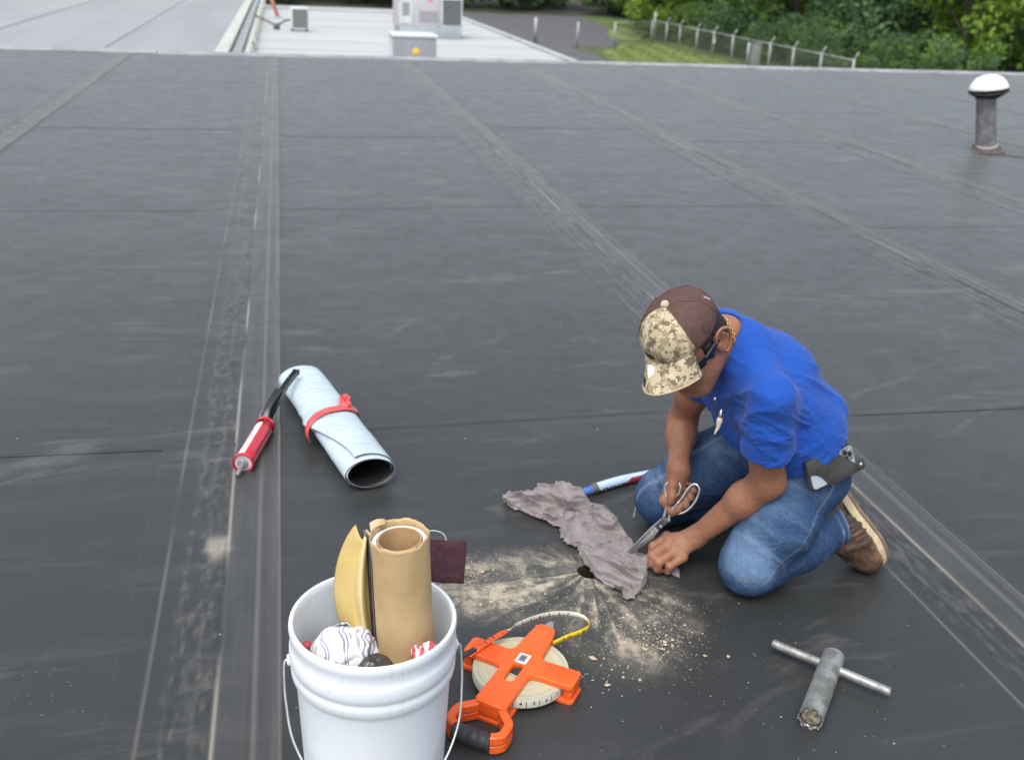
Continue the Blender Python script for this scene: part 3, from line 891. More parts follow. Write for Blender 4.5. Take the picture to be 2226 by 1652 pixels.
# the far wood reads as one dark mass
Vs, Fs, n0, mi = [], [], 0, []
wr = np.random.default_rng(11)
clouds = [leaf_cloud(3400, 14, 4.8, 0.36, 100 + k)[0] for k in range(4)]
spots = []
for k in range(26):
    spots.append((-14 + k * 4.3 + wr.uniform(-1, 1), 152 + wr.uniform(0, 10)))
for k in range(14):
    spots.append((52 + wr.uniform(-2, 10), 148 - k * 5.2 + wr.uniform(-2, 2)))
for k in range(16):
    spots.append((66 + wr.uniform(-2, 14), 136 - k * 5.2 + wr.uniform(-2, 2)))
for k in range(12):
    spots.append((86 + wr.uniform(0, 16), 120 - k * 7.0))
spots += [(43.5, 116), (45, 124), (44.5, 96), (47, 80), (55, 90), (70, 66), (78, 62), (88, 64), (56, 66.5), (68, 74)]
nbig = len(spots)
spots += [(39.6 + wr.uniform(-0.6, 2.2), 54 + k * 1.15) for k in range(44)]
for i, (sx_, sy_) in enumerate(spots):
    V, F = clouds[i % 4]
    an = wr.uniform(0, 6.28); s = wr.uniform(0.85, 1.2) if i < nbig else wr.uniform(0.20, 0.34)
    if i >= nbig: V, F = V[:3600], F[:900]
    c_, s_ = math.cos(an), math.sin(an)
    V = V * s
    V = np.stack([V[:, 0] * c_ - V[:, 1] * s_ + sx_, V[:, 0] * s_ + V[:, 1] * c_ + sy_, V[:, 2] + GZ], 1)
    Vs.append(V); Fs.append(F + n0); n0 += len(V)
    mi.append(np.full(len(F), 0 if wr.uniform() < 0.72 else 1))
wood = mesh('woods', (np.concatenate(Vs), np.concatenate(Fs)), [M_LEAF_D, M_LEAF_M], smooth=False, kind='stuff')
wood.data.polygons.foreach_set('material_index', np.concatenate(mi).astype(np.int32))
tag(wood, 'dense dark green woods filling the far background', 'woods')
hill = mesh('wood_floor', grid(40, 20, lambda u, v: (-60 + u * 260, 60 + v * 160, np.where((60 + v * 160 > 152) | (-60 + u * 260 > 50), GZ + 0.02 + 2.2 * np.clip(np.maximum((60 + v * 160 - 150) / 40, (-60 + u * 260 - 46) / 60), 0, 1), GZ - 0.5))), pmat('leaf_litter', (0.05, 0.045, 0.025), (0.03, 0.035, 0.02), 0.4, 0.95), kind='structure')

# --- roof vent
M_PIPE = pmat('weathered_pipe', (0.115, 0.11, 0.12), (0.21, 0.205, 0.21), 9, 0.65, bump=0.004, bscale=40)
M_VBLACK = pmat('vent_black', (0.015, 0.015, 0.016), None, 8, 0.5)
M_DOME = pmat('vent_white', (0.80, 0.82, 0.80), (0.72, 0.74, 0.70), 5, 0.4)
M_RUST = pmat('rusty_collar', (0.075, 0.055, 0.050), (0.12, 0.095, 0.085), 25, 0.7, bump=0.003)
vent = thing('roof_vent', 'leaning grey vent pipe with white dome cap standing on the roof', 'roof vent', (6.49, 8.54, 0), (0, R(-14), 0))
vent.scale = (0.84, 0.84, 0.95)
mesh('pipe', lathe([(0.112, 0), (0.110, 0.03), (0.106, 0.30), (0.102, 0.50), (0.112, 0.53), (0.105, 0.54)], 32), M_PIPE, vent)
mesh('collar', xf(lathe([(0.20, 0.0), (0.16, 0.012), (0.142, 0.03), (0.146, 0.055), (0.13, 0.066), (0.108, 0.066)], 32), rot=(0, R(10), 0)), M_RUST, vent)
mesh('lower_shroud', xf(lathe([(0.10, 0.515), (0.135, 0.535), (0.205, 0.575), (0.212, 0.590), (0.20, 0.593), (0.09, 0.57)], 36), rot=(0, R(3), 0)), M_VBLACK, vent)
mesh('dome', xf(lathe([(0.214, 0.600), (0.222, 0.606), (0.217, 0.622), (0.19, 0.668), (0.14, 0.708), (0.075, 0.731), (0.0, 0.738)], 40), rot=(R(-3), R(5), 0), scale=(0.93, 0.93, 1.0)), M_DOME, vent)
for k in range(4):
    an = k * math.pi / 2 + 0.4
    mesh('spacer', tube([(0.13 * math.cos(an), 0.13 * math.sin(an), 0.55), (0.15 * math.cos(an), 0.15 * math.sin(an), 0.625)], 0.012, 8), M_VBLACK, vent)
mesh('sealant', xf(lathe([(0.12, 0.05), (0.13, 0.066), (0.11, 0.085), (0.104, 0.075)], 24), (-0.012, -0.02, 0.0), (R(8), 0, 0)), pmat('sealant_grey', (0.26, 0.265, 0.265), None, 30, 0.6), vent)
tag(mesh('cable', tube(spline([(6.28, 8.36, 0.006), (6.36, 8.32, 0.008), (6.45, 8.28, 0.008), (6.7, 8.12, 0.010), (7.3, 8.1, 0.008), (8.2, 8.3, 0.008), (9.2, 8.6, 0.008)], 80), 0.0045, 8), M_VBLACK), 'thin black cable lying round the foot of the vent pipe', 'cable')

# =================================================================== PROPS
def ss_(a, b, v):
    u = np.clip((np.asarray(v, float) - a) / (b - a), 0, 1)
    return u * u * (3 - 2 * u)

# --- white bucket
M_HDPE = pmat('white_plastic', (0.72, 0.77, 0.82), (0.67, 0.72, 0.77), 7, 0.42, bump=0.0006, bscale=50, lo=0.3, hi=0.8, sss=0.0)
m = M_HDPE
q = NB(m.node_tree)
bs = m.node_tree.nodes['Principled BSDF']
co = q.n('TexCoord').outputs['Object']
scr = q.noise(q.mapping(co, (90, 90, 3.0)), 1.0, 4, 0.6)
old = bs.inputs['Base Color'].links[0].from_socket
c1 = q.mix(q.math('MULTIPLY', q.ramp(scr, 0.60, 0.74), 0.30), old, (0.42, 0.44, 0.46))
dots = q.n('TexVoronoi', {'Vector': co, 'Scale': 26.0})
c2 = q.mix(q.math('MULTIPLY', q.ramp(dots.outputs['Distance'], 0.07, 0.03), q.math('MULTIPLY', q.ramp(q.noise(co, 6, 2), 0.48, 0.66), 0.6)), c1, (0.28, 0.29, 0.31))
q.link(c2, bs.inputs['Base Color'])
M_WIRE = pmat('zinc_wire', (0.55, 0.57, 0.58), (0.45, 0.47, 0.48), 30, 0.35, metal=0.7)
BK = np.array([0.122, 1.563, 0.0])
bucket = thing('bucket', 'white plastic bucket holding paper roll and rags in the foreground', 'bucket', BK)
prof = [(0.0, 0.006), (0.126, 0.006), (0.1295, 0.012), (0.1375, 0.20), (0.1425, 0.30), (0.1435, 0.355), (0.1440, 0.364), (0.1462, 0.3695), (0.1492, 0.3708), (0.1525, 0.3690), (0.1540, 0.3640), (0.1540, 0.3570), (0.1525, 0.3500), (0.1512, 0.3420), (0.1512, 0.3330), (0.1522, 0.3265),
        (0.1535, 0.3235), (0.1545, 0.3190), (0.1552, 0.3040), (0.1535, 0.2930), (0.1515, 0.2890), (0.1512, 0.2860), (0.1530, 0.2800), (0.1532, 0.2740), (0.1520, 0.2640), (0.1495, 0.2580),
        (0.1452, 0.2560), (0.1441, 0.2500), (0.1400, 0.150), (0.1345, 0.020), (0.1330, 0.004), (0.1300, 0.0), (0.0, 0.0)]
mesh('shell', lathe(prof, 96), M_HDPE, bucket, auto=32)
for s in (-1, 1):
    e = mesh('handle_ear', orient(lathe([(0.0, 0.006), (0.009, 0.006), (0.011, 0.003), (0.012, -0.006)], 20), (s * 0.153, 0, 0.289), (0, 1, 0), (s, 0, 0)), M_HDPE, bucket, auto=40)
arc = spline([(-0.150, 0.0, 0.291), (-0.163, -0.002, 0.287), (-0.1655, -0.010, 0.262), (-0.164, -0.030, 0.215), (-0.153, -0.066, 0.155), (-0.117, -0.110, 0.102), (-0.062, -0.142, 0.076), (0, -0.153, 0.068),
              (0.062, -0.142, 0.076), (0.117, -0.110, 0.102), (0.153, -0.066, 0.155), (0.164, -0.030, 0.215), (0.1655, -0.010, 0.262), (0.163, -0.002, 0.287), (0.150, 0.0, 0.291)], 110)
mesh('wire_handle', tube(arc, 0.0023, 10), M_WIRE, bucket)

# --- kraft paper roll standing in the bucket
M_KRAFT = pmat('kraft_paper', (0.51, 0.36, 0.185), (0.45, 0.31, 0.15), 9, 0.7, bump=0.0012, bscale=30)
q = NB(M_KRAFT.node_tree); bs = M_KRAFT.node_tree.nodes['Principled BSDF']
co = q.n('TexCoord').outputs['Object']
old = bs.inputs['Base Color'].links[0].from_socket
sm = q.noise(q.mapping(co, (14, 14, 34)), 1.0, 5, 0.7, 1.5)
q.link(q.mix(q.math('MULTIPLY', q.ramp(sm, 0.62, 0.72), 0.35), old, (0.20, 0.115, 0.045)), bs.inputs['Base Color'])
M_CORE = pmat('cardboard_core', (0.40, 0.265, 0.135), (0.33, 0.215, 0.105), 40, 0.85, bump=0.0004)
M_LINER = pmat('white_liner', (0.66, 0.70, 0.70), (0.58, 0.62, 0.62), 20, 0.5)
ktop = np.array([0.169, 1.560, 0.541]); kbot = np.array([0.196, 1.565, 0.085])
ax = (ktop - kbot); L = np.linalg.norm(ax); ax /= L
kr = thing('paper_roll', 'tall roll wrapped in brown kraft paper standing in the white bucket', 'roll', kbot)
rot_k = Vector((0, 0, 1)).rotation_difference(Vector(ax)).to_euler()
kr.rotation_euler = rot_k
def kraft(u, v):
    a = u * 2 * np.pi * 1.04 + 2.2
    rr = 0.0515 + 0.0022 * u + 0.0012 * vnoise(np.stack([np.cos(a) * 2, np.sin(a) * 2, v * 6], 1), 3)
    zt = L + 0.0035 * vnoise(np.stack([np.cos(a) * 2.2, np.sin(a) * 2.2, 0 * v], 1), 4) + 0.0018 * vnoise(np.stack([np.cos(a) * 7, np.sin(a) * 7, 0 * v], 1), 5)
    z = v * zt
    fl = ss_(0.90, 1.0, v)
    rr = rr + fl * 0.0014 * vnoise(np.stack([np.cos(a) * 4, np.sin(a) * 4, 0 * v], 1), 6)
    return np.stack([rr * np.cos(a), rr * np.sin(a), z], 1)
mesh('wrapper', solidify(grid(130, 60, kraft), 0.0009), M_KRAFT, kr)
mesh('liner', lathe([(0.0505, 0.01), (0.0505, L - 0.016), (0.0495, L - 0.013), (0.0420, L - 0.012), (0.0412, L - 0.014), (0.0412, 0.01)], 64), M_LINER, kr, auto=50)
mesh('core', lathe([(0.0410, 0.0), (0.0410, L - 0.012), (0.0400, L - 0.010), (0.0375, L - 0.010), (0.0370, L - 0.012), (0.0370, 0.0)], 64), M_CORE, kr, auto=50)
# torn flap of wrapper folded at the rim
fl = grid(10, 8, lambda u, v: np.stack([-0.049 + 0.030 * u, 0.026 + 0.010 * v * np.sin(1.5 + u) + 0.016 * u, L - 0.003 + 0.012 * v * (1 - 0.4 * u) + 0.004 * np.sin(u * 3)], 1))
mesh('torn_flap', solidify(fl, 0.0006), pmat('kraft_inside', (0.58, 0.43, 0.26), None, 20, 0.7), kr)

# --- layered sheet and yellow release film beside the roll
M_YFILM = pmat('yellow_film', (0.56, 0.42, 0.15), (0.47, 0.35, 0.13), 8, 0.45, bump=0.0006, bscale=25)
q = NB(M_YFILM.node_tree); bs = M_YFILM.node_tree.nodes['Principled BSDF']
co = q.n('TexCoord').outputs['Object']; old = bs.inputs['Base Color'].links[0].from_socket
q.link(q.mix(q.math('MULTIPLY', q.ramp(q.noise(co, 60, 5, 0.7, 1.0), 0.63, 0.72), 0.4), old, (0.17, 0.12, 0.05)), bs.inputs['Base Color'])
M_BLKR = pmat('black_rubber_sheet', (0.030, 0.030, 0.032), (0.05, 0.05, 0.052), 30, 0.55)
lay = thing('flashing_sheet', 'curled yellow film with black layered edge tucked beside the paper roll', 'sheet', (0.128, 1.575, 0.06))
def leaf(off):
    def f(u, v):     # u: depth away from viewer, v: height
        x = 0.016 - 0.020 * v - 0.004 * np.sin(np.pi * v) + off - 0.010 * u
        y = -0.042 + 0.098 * v + 0.030 * u
        return np.stack([x, y, v * 0.435], 1)
    return f
for nm, o0, th_, mt in (('black_layer', -0.0045, 0.0018, M_BLKR), ('grey_layer', -0.0024, 0.0008, pmat('grey_scrim', (0.25, 0.25, 0.25), None, 40, 0.7)), ('black_layer', -0.0012, 0.0018, M_BLKR), ('kraft_layer', 0.0009, 0.0052, pmat('kraft_backing', (0.55, 0.42, 0.25), None, 30, 0.7))):
    g_ = grid(6, 30, leaf(o0 + th_))
    if vnormals(*g_)[:, 0].mean() < 0: g_ = (g_[0], g_[1][:, ::-1])
    mesh(nm, solidify(g_, th_), mt, lay)
def film(u, v):      # mustard leaf standing out beside the layered sheet
    w_ = 0.004 + 0.062 * np.sin(np.pi * np.clip(0.03 + 0.95 * v, 0, 1)) ** 0.62
    z = 0.165 + v * 0.272
    xe = 0.016 - 0.020 * (z / 0.435) - 0.009
    ye = -0.042 + 0.098 * (z / 0.435)
    return np.stack([xe - w_ * u, ye + 0.016 - 0.020 * np.sin(np.pi * u ** 0.8) + 0.030 * u * u, z - 0.006 * np.sin(np.pi * u)], 1)
mesh('yellow_film', solidify(grid(30, 40, film), 0.0009), M_YFILM, lay)
def film2(u, v):     # paler inner turn of the same film, bellied towards the viewer
    w_ = 0.002 + 0.030 * np.sin(np.pi * np.clip(0.05 + 0.93 * v, 0, 1)) ** 1.1 * (1.15 - 0.55 * (1 - v))
    z = 0.185 + v * 0.252
    xe = 0.016 - 0.020 * (z / 0.435) - 0.008
    ye = -0.042 + 0.098 * (z / 0.435)
    return np.stack([xe - w_ * u - 0.010 * np.sin(np.pi * v) * (1 - u), ye - 0.002 - 0.020 * np.sin(np.pi * np.clip(u, 0, 1)) * np.sin(np.pi * v) + 0.004 * u, z], 1)
mesh('yellow_film', solidify(grid(22, 40, film2), 0.0008), pmat('pale_film', (0.60, 0.49, 0.25), (0.54, 0.43, 0.20), 12, 0.45), lay)
# clear plastic scrap by the back wall
def lump(nsub, r, sc, amp, seed, ridge=True, squash=(1, 1, 1), folds=3.0):
    bm = bmesh.new()
    bmesh.ops.create_icosphere(bm, subdivisions=nsub, radius=1.0)
    V, F = bm_out(bm)
    n1_ = fbm(V * sc + 5.1, 4, seed)
    n2_ = np.abs(vnoise(V * sc * folds * 0.5 + 2.2, seed + 9))
    d = 1 + amp * n1_ - (amp * 0.9 * (1 - n2_) ** 6 if ridge else 0)
    d += amp * 0.35 * np.abs(np.sin(6 * fbm(V * 1.3, 2, seed + 20)))
    V = V * d[:, None] * r * np.asarray(squash)
    return V, F
def stripe_mat(name, base, stripe, scale, lo, double=True, rough=0.8, rot=(0.4, 0.3, 0.2)):
    m, nt, b = nodes(name)
    q = NB(nt)
    co = q.n('TexCoord').outputs['Object']
    w = q.n('TexNoise', {'Vector': co, 'Scale': 14.0, 'Detail': 2.0}).outputs['Color']
    wv = q.n('VectorMath', {0: w, 3: 0.055}, operation='SCALE').outputs[0]
    v = q.n('VectorMath', {0: co, 1: wv}, operation='ADD').outputs[0]
    wave = q.n('TexWave', {'Vector': q.mapping(v, rot=rot), 'Scale': scale, 'Distortion': 0.6, 'Detail': 1.0}, wave_profile='SIN').outputs['Fac']
    if double:
        k = q.math('MULTIPLY', q.ramp(wave, lo, lo + 0.03), q.math('SUBTRACT', 1.0, q.ramp(wave, 0.965, 0.985)))
    else:
        k = q.ramp(wave, lo, lo + 0.05)
    base_v = q.mix(q.ramp(q.noise(co, 30, 4), 0.35, 0.7), base, tuple(c * 0.90 for c in base))
    q.link(q.mix(k, base_v, stripe), b.inputs['Base Color'])
    b.inputs['Roughness'].default_value = rough
    q.link(q.bump(q.noise(co, 260, 3), 0.4, 0.002), b.inputs['Normal'])
    return m
M_TICK = stripe_mat('blue_striped_cotton', (0.68, 0.69, 0.72), (0.19, 0.21, 0.33), 9.0, 0.86)
M_RSTR = stripe_mat('red_striped_cotton', (0.68, 0.60, 0.60), (0.52, 0.08, 0.11), 17.0, 0.5, double=False)
M_BAG = pmat('black_bag', (0.030, 0.029, 0.028), (0.075, 0.070, 0.065), 14, 0.28, spec=0.6)
def cloth_ball(name, label, loc, r, seed, mat, squash, cat='rag', nsub=5, amp=0.24):
    o = mesh(name, lump(nsub, r, 1.5, amp, seed, True, squash, 4.0), mat)
    o.location = loc
    return tag(o, label, cat)
# a crumpled rag: wrapped sheets folded over one another
def crumple(r, seed, sheets=6):
    rs = np.random.default_rng(seed)
    parts = []
    for k in range(sheets):
        a0 = rs.uniform(0, 6.28); tilt = rs.uniform(-0.7, 0.7)
        def f(u, v, a0=a0, tilt=tilt, k=k):
            a = a0 + (u - 0.5) * 3.4
            e = (v - 0.35) * 2.0
            rr = r * (0.80 + 0.07 * k / sheets + 0.16 * np.sin(7 * u + k) * (v) ** 2 + 0.14 * vnoise(np.stack([u * 4, v * 5, 0 * u + k], 1), seed + k) + 0.05 * np.sin(14 * u + 5 * v + k))
            x = rr * np.cos(a) * np.cos(e); y = rr * np.sin(a) * np.cos(e); z = rr * np.sin(e)
            return np.stack([x * math.cos(tilt) - z * math.sin(tilt), y, x * math.sin(tilt) + z * math.cos(tilt)], 1)
        parts.append(solidify(grid(44, 36, f), 0.0012))
    parts.append(lump(4, r * 0.72, 1.6, 0.18, seed + 3))
    return join(*parts)
o = mesh('striped_rag', crumple(0.068, 5), M_TICK); o.location = (0.066, 1.560, 0.283); o.scale = (1.08, 0.90, 0.92)
tag(o, 'crumpled white rag with thin blue stripes in the bucket', 'rag')
o = mesh('striped_rag', crumple(0.030, 9, 4), M_RSTR); o.location = (0.213, 1.497, 0.318); o.scale = (1.1, 0.8, 1.0)
tag(o, 'small red and white striped rag before the paper roll', 'rag')
o = cloth_ball('plastic_bag', 'shiny black plastic bag stuffed beside the striped rag', (0.118, 1.512, 0.262), 0.052, 12, M_BAG, (0.85, 0.8, 1.0), 'bag', amp=0.11)
o = cloth_ball('clutter_sack', 'grey crumpled sack filling the bottom of the bucket', (0.11, 1.57, 0.115), 0.098, 31, pmat('grey_sack', (0.22, 0.21, 0.20), (0.14, 0.13, 0.12), 12, 0.8), (1, 1, 1.0), 'sack', amp=0.12)
o = thing('fastener', 'small red capped screw sticking up from the striped rag', 'screw', (0.004, 1.530, 0.318), (R(-12), R(-10), 0))
M_REDP = pmat('red_plastic', (0.42, 0.04, 0.06), (0.36, 0.03, 0.05), 40, 0.4)
mesh('cap', xf(lathe([(0, 0.028), (0.006, 0.028), (0.0085, 0.025), (0.0085, 0.020), (0.005, 0.017), (0.0035, 0.012)], 20)), M_REDP, o, auto=40)
mesh('shank', lathe([(0.0035, 0.013), (0.0032, -0.004), (0.0, -0.006)], 12), M_REDP, o)
def scrap(u, v):
    return np.stack([0.045 + 0.060 * u, 1.652 + 0.016 * np.sin(3 * u) - 0.02 * v, 0.262 + 0.030 * v + 0.018 * u + 0.004 * np.sin(9 * u + 4 * v)], 1)
tag(mesh('plastic_scrap', solidify(grid(16, 8, scrap), 0.0006), pmat('clear_scrap', (0.56, 0.57, 0.55), None, 30, 0.3)), 'whitish plastic scrap behind the striped rag in the bucket', 'scrap')

# --- maroon scouring pad with its wire
M_PAD = pmat('maroon_scour', (0.062, 0.022, 0.030), (0.040, 0.013, 0.019), 90, 0.95, bump=0.004, bscale=260)
pad = thing('scouring_pad', 'square maroon scouring pad hanging behind the bucket rim', 'pad', (0.272, 1.700, 0.336), (R(-24), R(5), R(-6)))
V, F = box(0.085, 0.008, 0.085, 0.002, 2)
bm = bmesh.new()
for v in V: bm.verts.new(v)
bm.verts.ensure_lookup_table()
for f in F: bm.faces.new([bm.verts[i] for i in f])
bmesh.ops.subdivide_edges(bm, edges=bm.edges[:], cuts=5, use_grid_fill=True)
V, F = bm_out(bm)
V = V + 0.0011 * np.stack([vnoise(V * 260, 1), vnoise(V * 260, 2), vnoise(V * 260, 3)], 1) + np.array([0, 0, 0.042])
mesh('pad_body', (V, F), M_PAD, pad)
mesh('hanging_wire', tube(spline([(0.002, 0.0, 0.078), (-0.006, 0.004, 0.096), (-0.030, 0.006, 0.101), (-0.058, 0.0, 0.088), (-0.07, -0.02, 0.05), (-0.074, -0.04, -0.02)], 30), 0.0012, 8), M_WIRE, pad)

# --- orange open-reel tape measure
M_ORNG = pmat('orange_plastic', (0.80, 0.118, 0.016), (0.74, 0.10, 0.014), 12, 0.38, bump=0.0003, bscale=90)
q = NB(M_ORNG.node_tree); bs = M_ORNG.node_tree.nodes['Principled BSDF']
co = q.n('TexCoord').outputs['Object']; old = bs.inputs['Base Color'].links[0].from_socket
q.link(q.mix(q.math('MULTIPLY', q.ramp(q.noise(co, 75, 5, 0.75, 0.6), 0.64, 0.72), 0.55), old, (0.20, 0.035, 0.012)), bs.inputs['Base Color'])
M_GRIP = pmat('black_grip', (0.022, 0.023, 0.026), (0.034, 0.035, 0.038), 40, 0.55, bump=0.0003)
m, nt, b = nodes('wound_tape')
q = NB(nt)
co = q.n('TexCoord').outputs['Object']
sp = q.n('SeparateXYZ', {0: co})
rad = q.n('VectorMath', {0: q.mapping(co, (1, 1, 0))}, operation='LENGTH').outputs['Value']
ringn = q.n('TexNoise', {'Vector': q.n('CombineXYZ', {0: q.math('MULTIPLY', rad, 230.0)}).outputs[0], 'Scale': 1.0, 'Detail': 4.0, 'Roughness': 0.8}, noise_dimensions='3D').outputs[0]
ring2 = q.n('TexNoise', {'Vector': q.n('CombineXYZ', {0: q.math('MULTIPLY', rad, 70.0), 1: q.math('MULTIPLY', sp.outputs[0], 3.0)}).outputs[0], 'Scale': 1.0, 'Detail': 2.0}).outputs[0]
c = q.mix(q.ramp(ringn, 0.38, 0.62), (0.56, 0.53, 0.37), (0.30, 0.30, 0.23))
c = q.mix(q.math('MULTIPLY', q.ramp(ring2, 0.5, 0.66), 0.55), c, (0.60, 0.50, 0.13))
c = q.mix(q.math('MULTIPLY', q.ramp(ringn, 0.66, 0.74), 0.35), c, (0.2, 0.19, 0.15))
q.link(c, b.inputs['Base Color'])
b.inputs['Roughness'].default_value = 0.45
q.link(q.bump(ringn, 0.5, 0.0015), b.inputs['Normal'])
M_WOUND = m
M_TAPEW = pmat('tape_white', (0.66, 0.64, 0.55), (0.60, 0.58, 0.50), 60, 0.4)
M_TAPEY = pmat('tape_yellow', (0.78, 0.58, 0.03), (0.70, 0.50, 0.03), 60, 0.4)
M_INK = pmat('black_ink', (0.015, 0.015, 0.015), None, 10, 0.5)
M_INKR = pmat('red_ink', (0.50, 0.05, 0.05), None, 10, 0.5)
M_STEEL = pmat('steel', (0.52, 0.53, 0.55), (0.40, 0.41, 0.43), 30, 0.33, metal=0.9, rvar=0.08)
reel = thing('tape_reel', 'orange open frame reel of long measuring tape beside the bucket', 'tape measure', (0.466, 1.785, 0.0), (0, 0, R(52.5)))
mesh('tape_coil', lathe([(0.030, 0.012), (0.1075, 0.012), (0.1082, 0.0145), (0.1080, 0.0345), (0.1070, 0.0365), (0.030, 0.0365)], 96), M_WOUND, reel, auto=40)
mesh('hub', lathe([(0.0, 0.008), (0.031, 0.008), (0.031, 0.039), (0.012, 0.040), (0.0, 0.040)], 40), M_GRIP, reel, auto=40)
top_poly = [(0.152, 0.017), (0.150, -0.014), (0.138, -0.024), (0.105, -0.030), (0.044, -0.034), (0.033, -0.040), (0.030, -0.052), (0.033, -0.126), (0.026, -0.134), (-0.020, -0.134), (-0.027, -0.127), (-0.027, -0.052), (-0.031, -0.040), (-0.042, -0.035), (-0.150, -0.037),
            (-0.158, -0.030), (-0.158, 0.030), (-0.150, 0.037), (-0.042, 0.035), (-0.031, 0.040), (-0.027, 0.052), (-0.027, 0.127), (-0.020, 0.134), (0.026, 0.134), (0.033, 0.126), (0.030, 0.052), (0.033, 0.040), (0.044, 0.034), (0.105, 0.029), (0.140, 0.025)]
# plate with the slot cut out
def plate_with_slot(poly, z0, z1, slot):
    outer = [Vector((x, y, 0)) for x, y in poly]
    hole = [Vector((x, y, 0)) for x, y in slot]
    tri = tessellate_polygon([outer, hole])
    n = len(outer) + len(hole)
    pts = [v[:2] for v in outer] + [v[:2] for v in hole]
    V = [(x, y, z1) for x, y in pts] + [(x, y, z0) for x, y in pts]
    F = []
    for t in tri:
        a, b_, c_ = t
        cr = (pts[b_][0] - pts[a][0]) * (pts[c_][1] - pts[a][1]) - (pts[b_][1] - pts[a][1]) * (pts[c_][0] - pts[a][0])
        t = (a, b_, c_) if cr > 0 else (a, c_, b_)
        F.append(t); F.append(tuple(i + n for i in t[::-1]))
    def ringf(i0, m_):
        for k in range(m_):
            a, b_ = i0 + k, i0 + (k + 1) % m_
            F.append((a, a + n, b_ + n, b_))
    ringf(0, len(outer)); ringf(len(outer), len(hole))
    bm = bmesh.new()
    for v in V: bm.verts.new(v)
    bm.verts.ensure_lookup_table()
    for f in F:
        try: bm.faces.new([bm.verts[i] for i in f])
        except ValueError: pass
    bmesh.ops.recalc_face_normals(bm, faces=bm.faces)
    bmesh.ops.dissolve_limit(bm, angle_limit=0.01, verts=bm.verts[:], edges=bm.edges[:])
    ed = [e for e in bm.edges if len(e.link_faces) == 2 and e.calc_face_angle(0) > 1.0 and all(v.co.z > z0 + 1e-5 for v in e.verts)]
    bmesh.ops.bevel(bm, geom=ed, offset=0.0022, segments=3, profile=0.5, affect='EDGES')
    bmesh.ops.triangulate(bm, faces=[f for f in bm.faces if len(f.verts) > 4])
    return bm_out(bm)
an = np.linspace(np.pi / 2, 3 * np.pi / 2, 12)
slot = [(-0.060 + 0.012 * math.cos(t), 0.012 * math.sin(t)) for t in an] + [(-0.020 + 0.012 * math.cos(t + math.pi), 0.012 * math.sin(t + math.pi)) for t in an]
mesh('frame_top', plate_with_slot(top_poly, 0.038, 0.0505, slot), M_ORNG, reel, auto=35)
mesh('frame_bottom', prism([(x * 1.01, y * 1.02) for x, y in top_poly], 0.0, 0.0105, 0.002), M_ORNG, reel, auto=35)
for s in (-1, 1):
    mesh('arm_end', box(0.050, 0.020, 0.0205, 0.003, c=(0.003, s * 0.1225, 0.0262 - 0.004)), M_ORNG, reel, auto=35)
    mesh('arm_end', box(0.046, 0.018, 0.006, 0.001, c=(0.003, s * 0.1215, 0.0352)), M_GRIP, reel, auto=35)
    for k in range(11):
        mesh('grip_rib', box(0.050, 0.0030, 0.0022, 0.0009, c=(0.003, s * (0.060 + k * 0.0062), 0.0508)), M_ORNG, reel, auto=35)
mesh('neck', box(0.030, 0.060, 0.0265, 0.003, c=(-0.142, 0, 0.0242)), M_ORNG, reel, auto=35)
mesh('nose', prism([(0.153, 0.015), (0.178, 0.006), (0.180, -0.002), (0.153, -0.013)], 0.028, 0.044, 0.001), pmat('nose_metal', (0.33, 0.35, 0.38), None, 20, 0.35, metal=0.5), reel, auto=35)
# handle loop in two halves with a dark parting line
hp0 = [(-0.155, -0.030), (-0.172, -0.044), (-0.190, -0.058), (-0.226, -0.060), (-0.238, -0.054), (-0.246, -0.045), (-0.250, -0.030), (-0.251, 0.0), (-0.250, 0.030), (-0.246, 0.045), (-0.238, 0.054), (-0.226, 0.060), (-0.190, 0.058), (-0.172, 0.044), (-0.155, 0.030)]
hp0 = [(-0.155 + (x + 0.155) * 0.84, y) for x, y in hp0]
hc = spline([(x, y, 0) for x, y in hp0], 90)
hs = [hc[hc[:, 1] < -0.036], hc[hc[:, 1] > 0.036]]
k0 = int(np.argmax(hc[:, 0] < -0.17))
hs = [hc[:int(np.argmax((hc[:, 0] < -0.226) & (hc[:, 1] > -0.039)))], hc[len(hc) - int(np.argmax((hc[::-1, 0] < -0.226) & (hc[::-1, 1] < 0.039))):]]
def hsec(z0, z1, w): return [(z0, -w), (z1 - 0.003, -w), (z1, -w + 0.003), (z1, w - 0.003), (z1 - 0.003, w), (z0, w)]
for nm, z0, z1, mt, w in (('handle_half', 0.0265, 0.0455, M_ORNG, 0.0095), ('parting_line', 0.0245, 0.0270, M_GRIP, 0.0088), ('handle_half', 0.0055, 0.0250, M_ORNG, 0.0095)):
    for hc_ in hs:
        mesh(nm, sweep(hc_, [(a, b_) for a, b_ in hsec(z0, z1, w)], up=(0, 0, 1), fixed_up=True), mt, reel, auto=35)
gp_ = [(-0.2345, y, 0.0258) for y in np.linspace(-0.043, 0.043, 26)]
rad_ = np.array([0.0172 + 0.0010 * math.sin(3.14 * k / 25) + 0.0006 * math.cos(k * 1.1) for k in range(26)])
mesh('hand_grip', tube(np.array(gp_), rad_, 20, up=(0, 0, 1)), M_GRIP, reel, auto=50)
stick = mesh('barcode_sticker', box(0.034, 0.027, 0.0006, c=(0.012, 0.001, 0.0509)), pmat('label_white', (0.72, 0.72, 0.74), None, 30, 0.4), reel, smooth=False)
mesh('barcode_patch', box(0.025, 0.018, 0.0003, c=(0.012, 0.001, 0.05135)), pmat('label_grey', (0.36, 0.38, 0.44), None, 30, 0.5), stick, smooth=False)
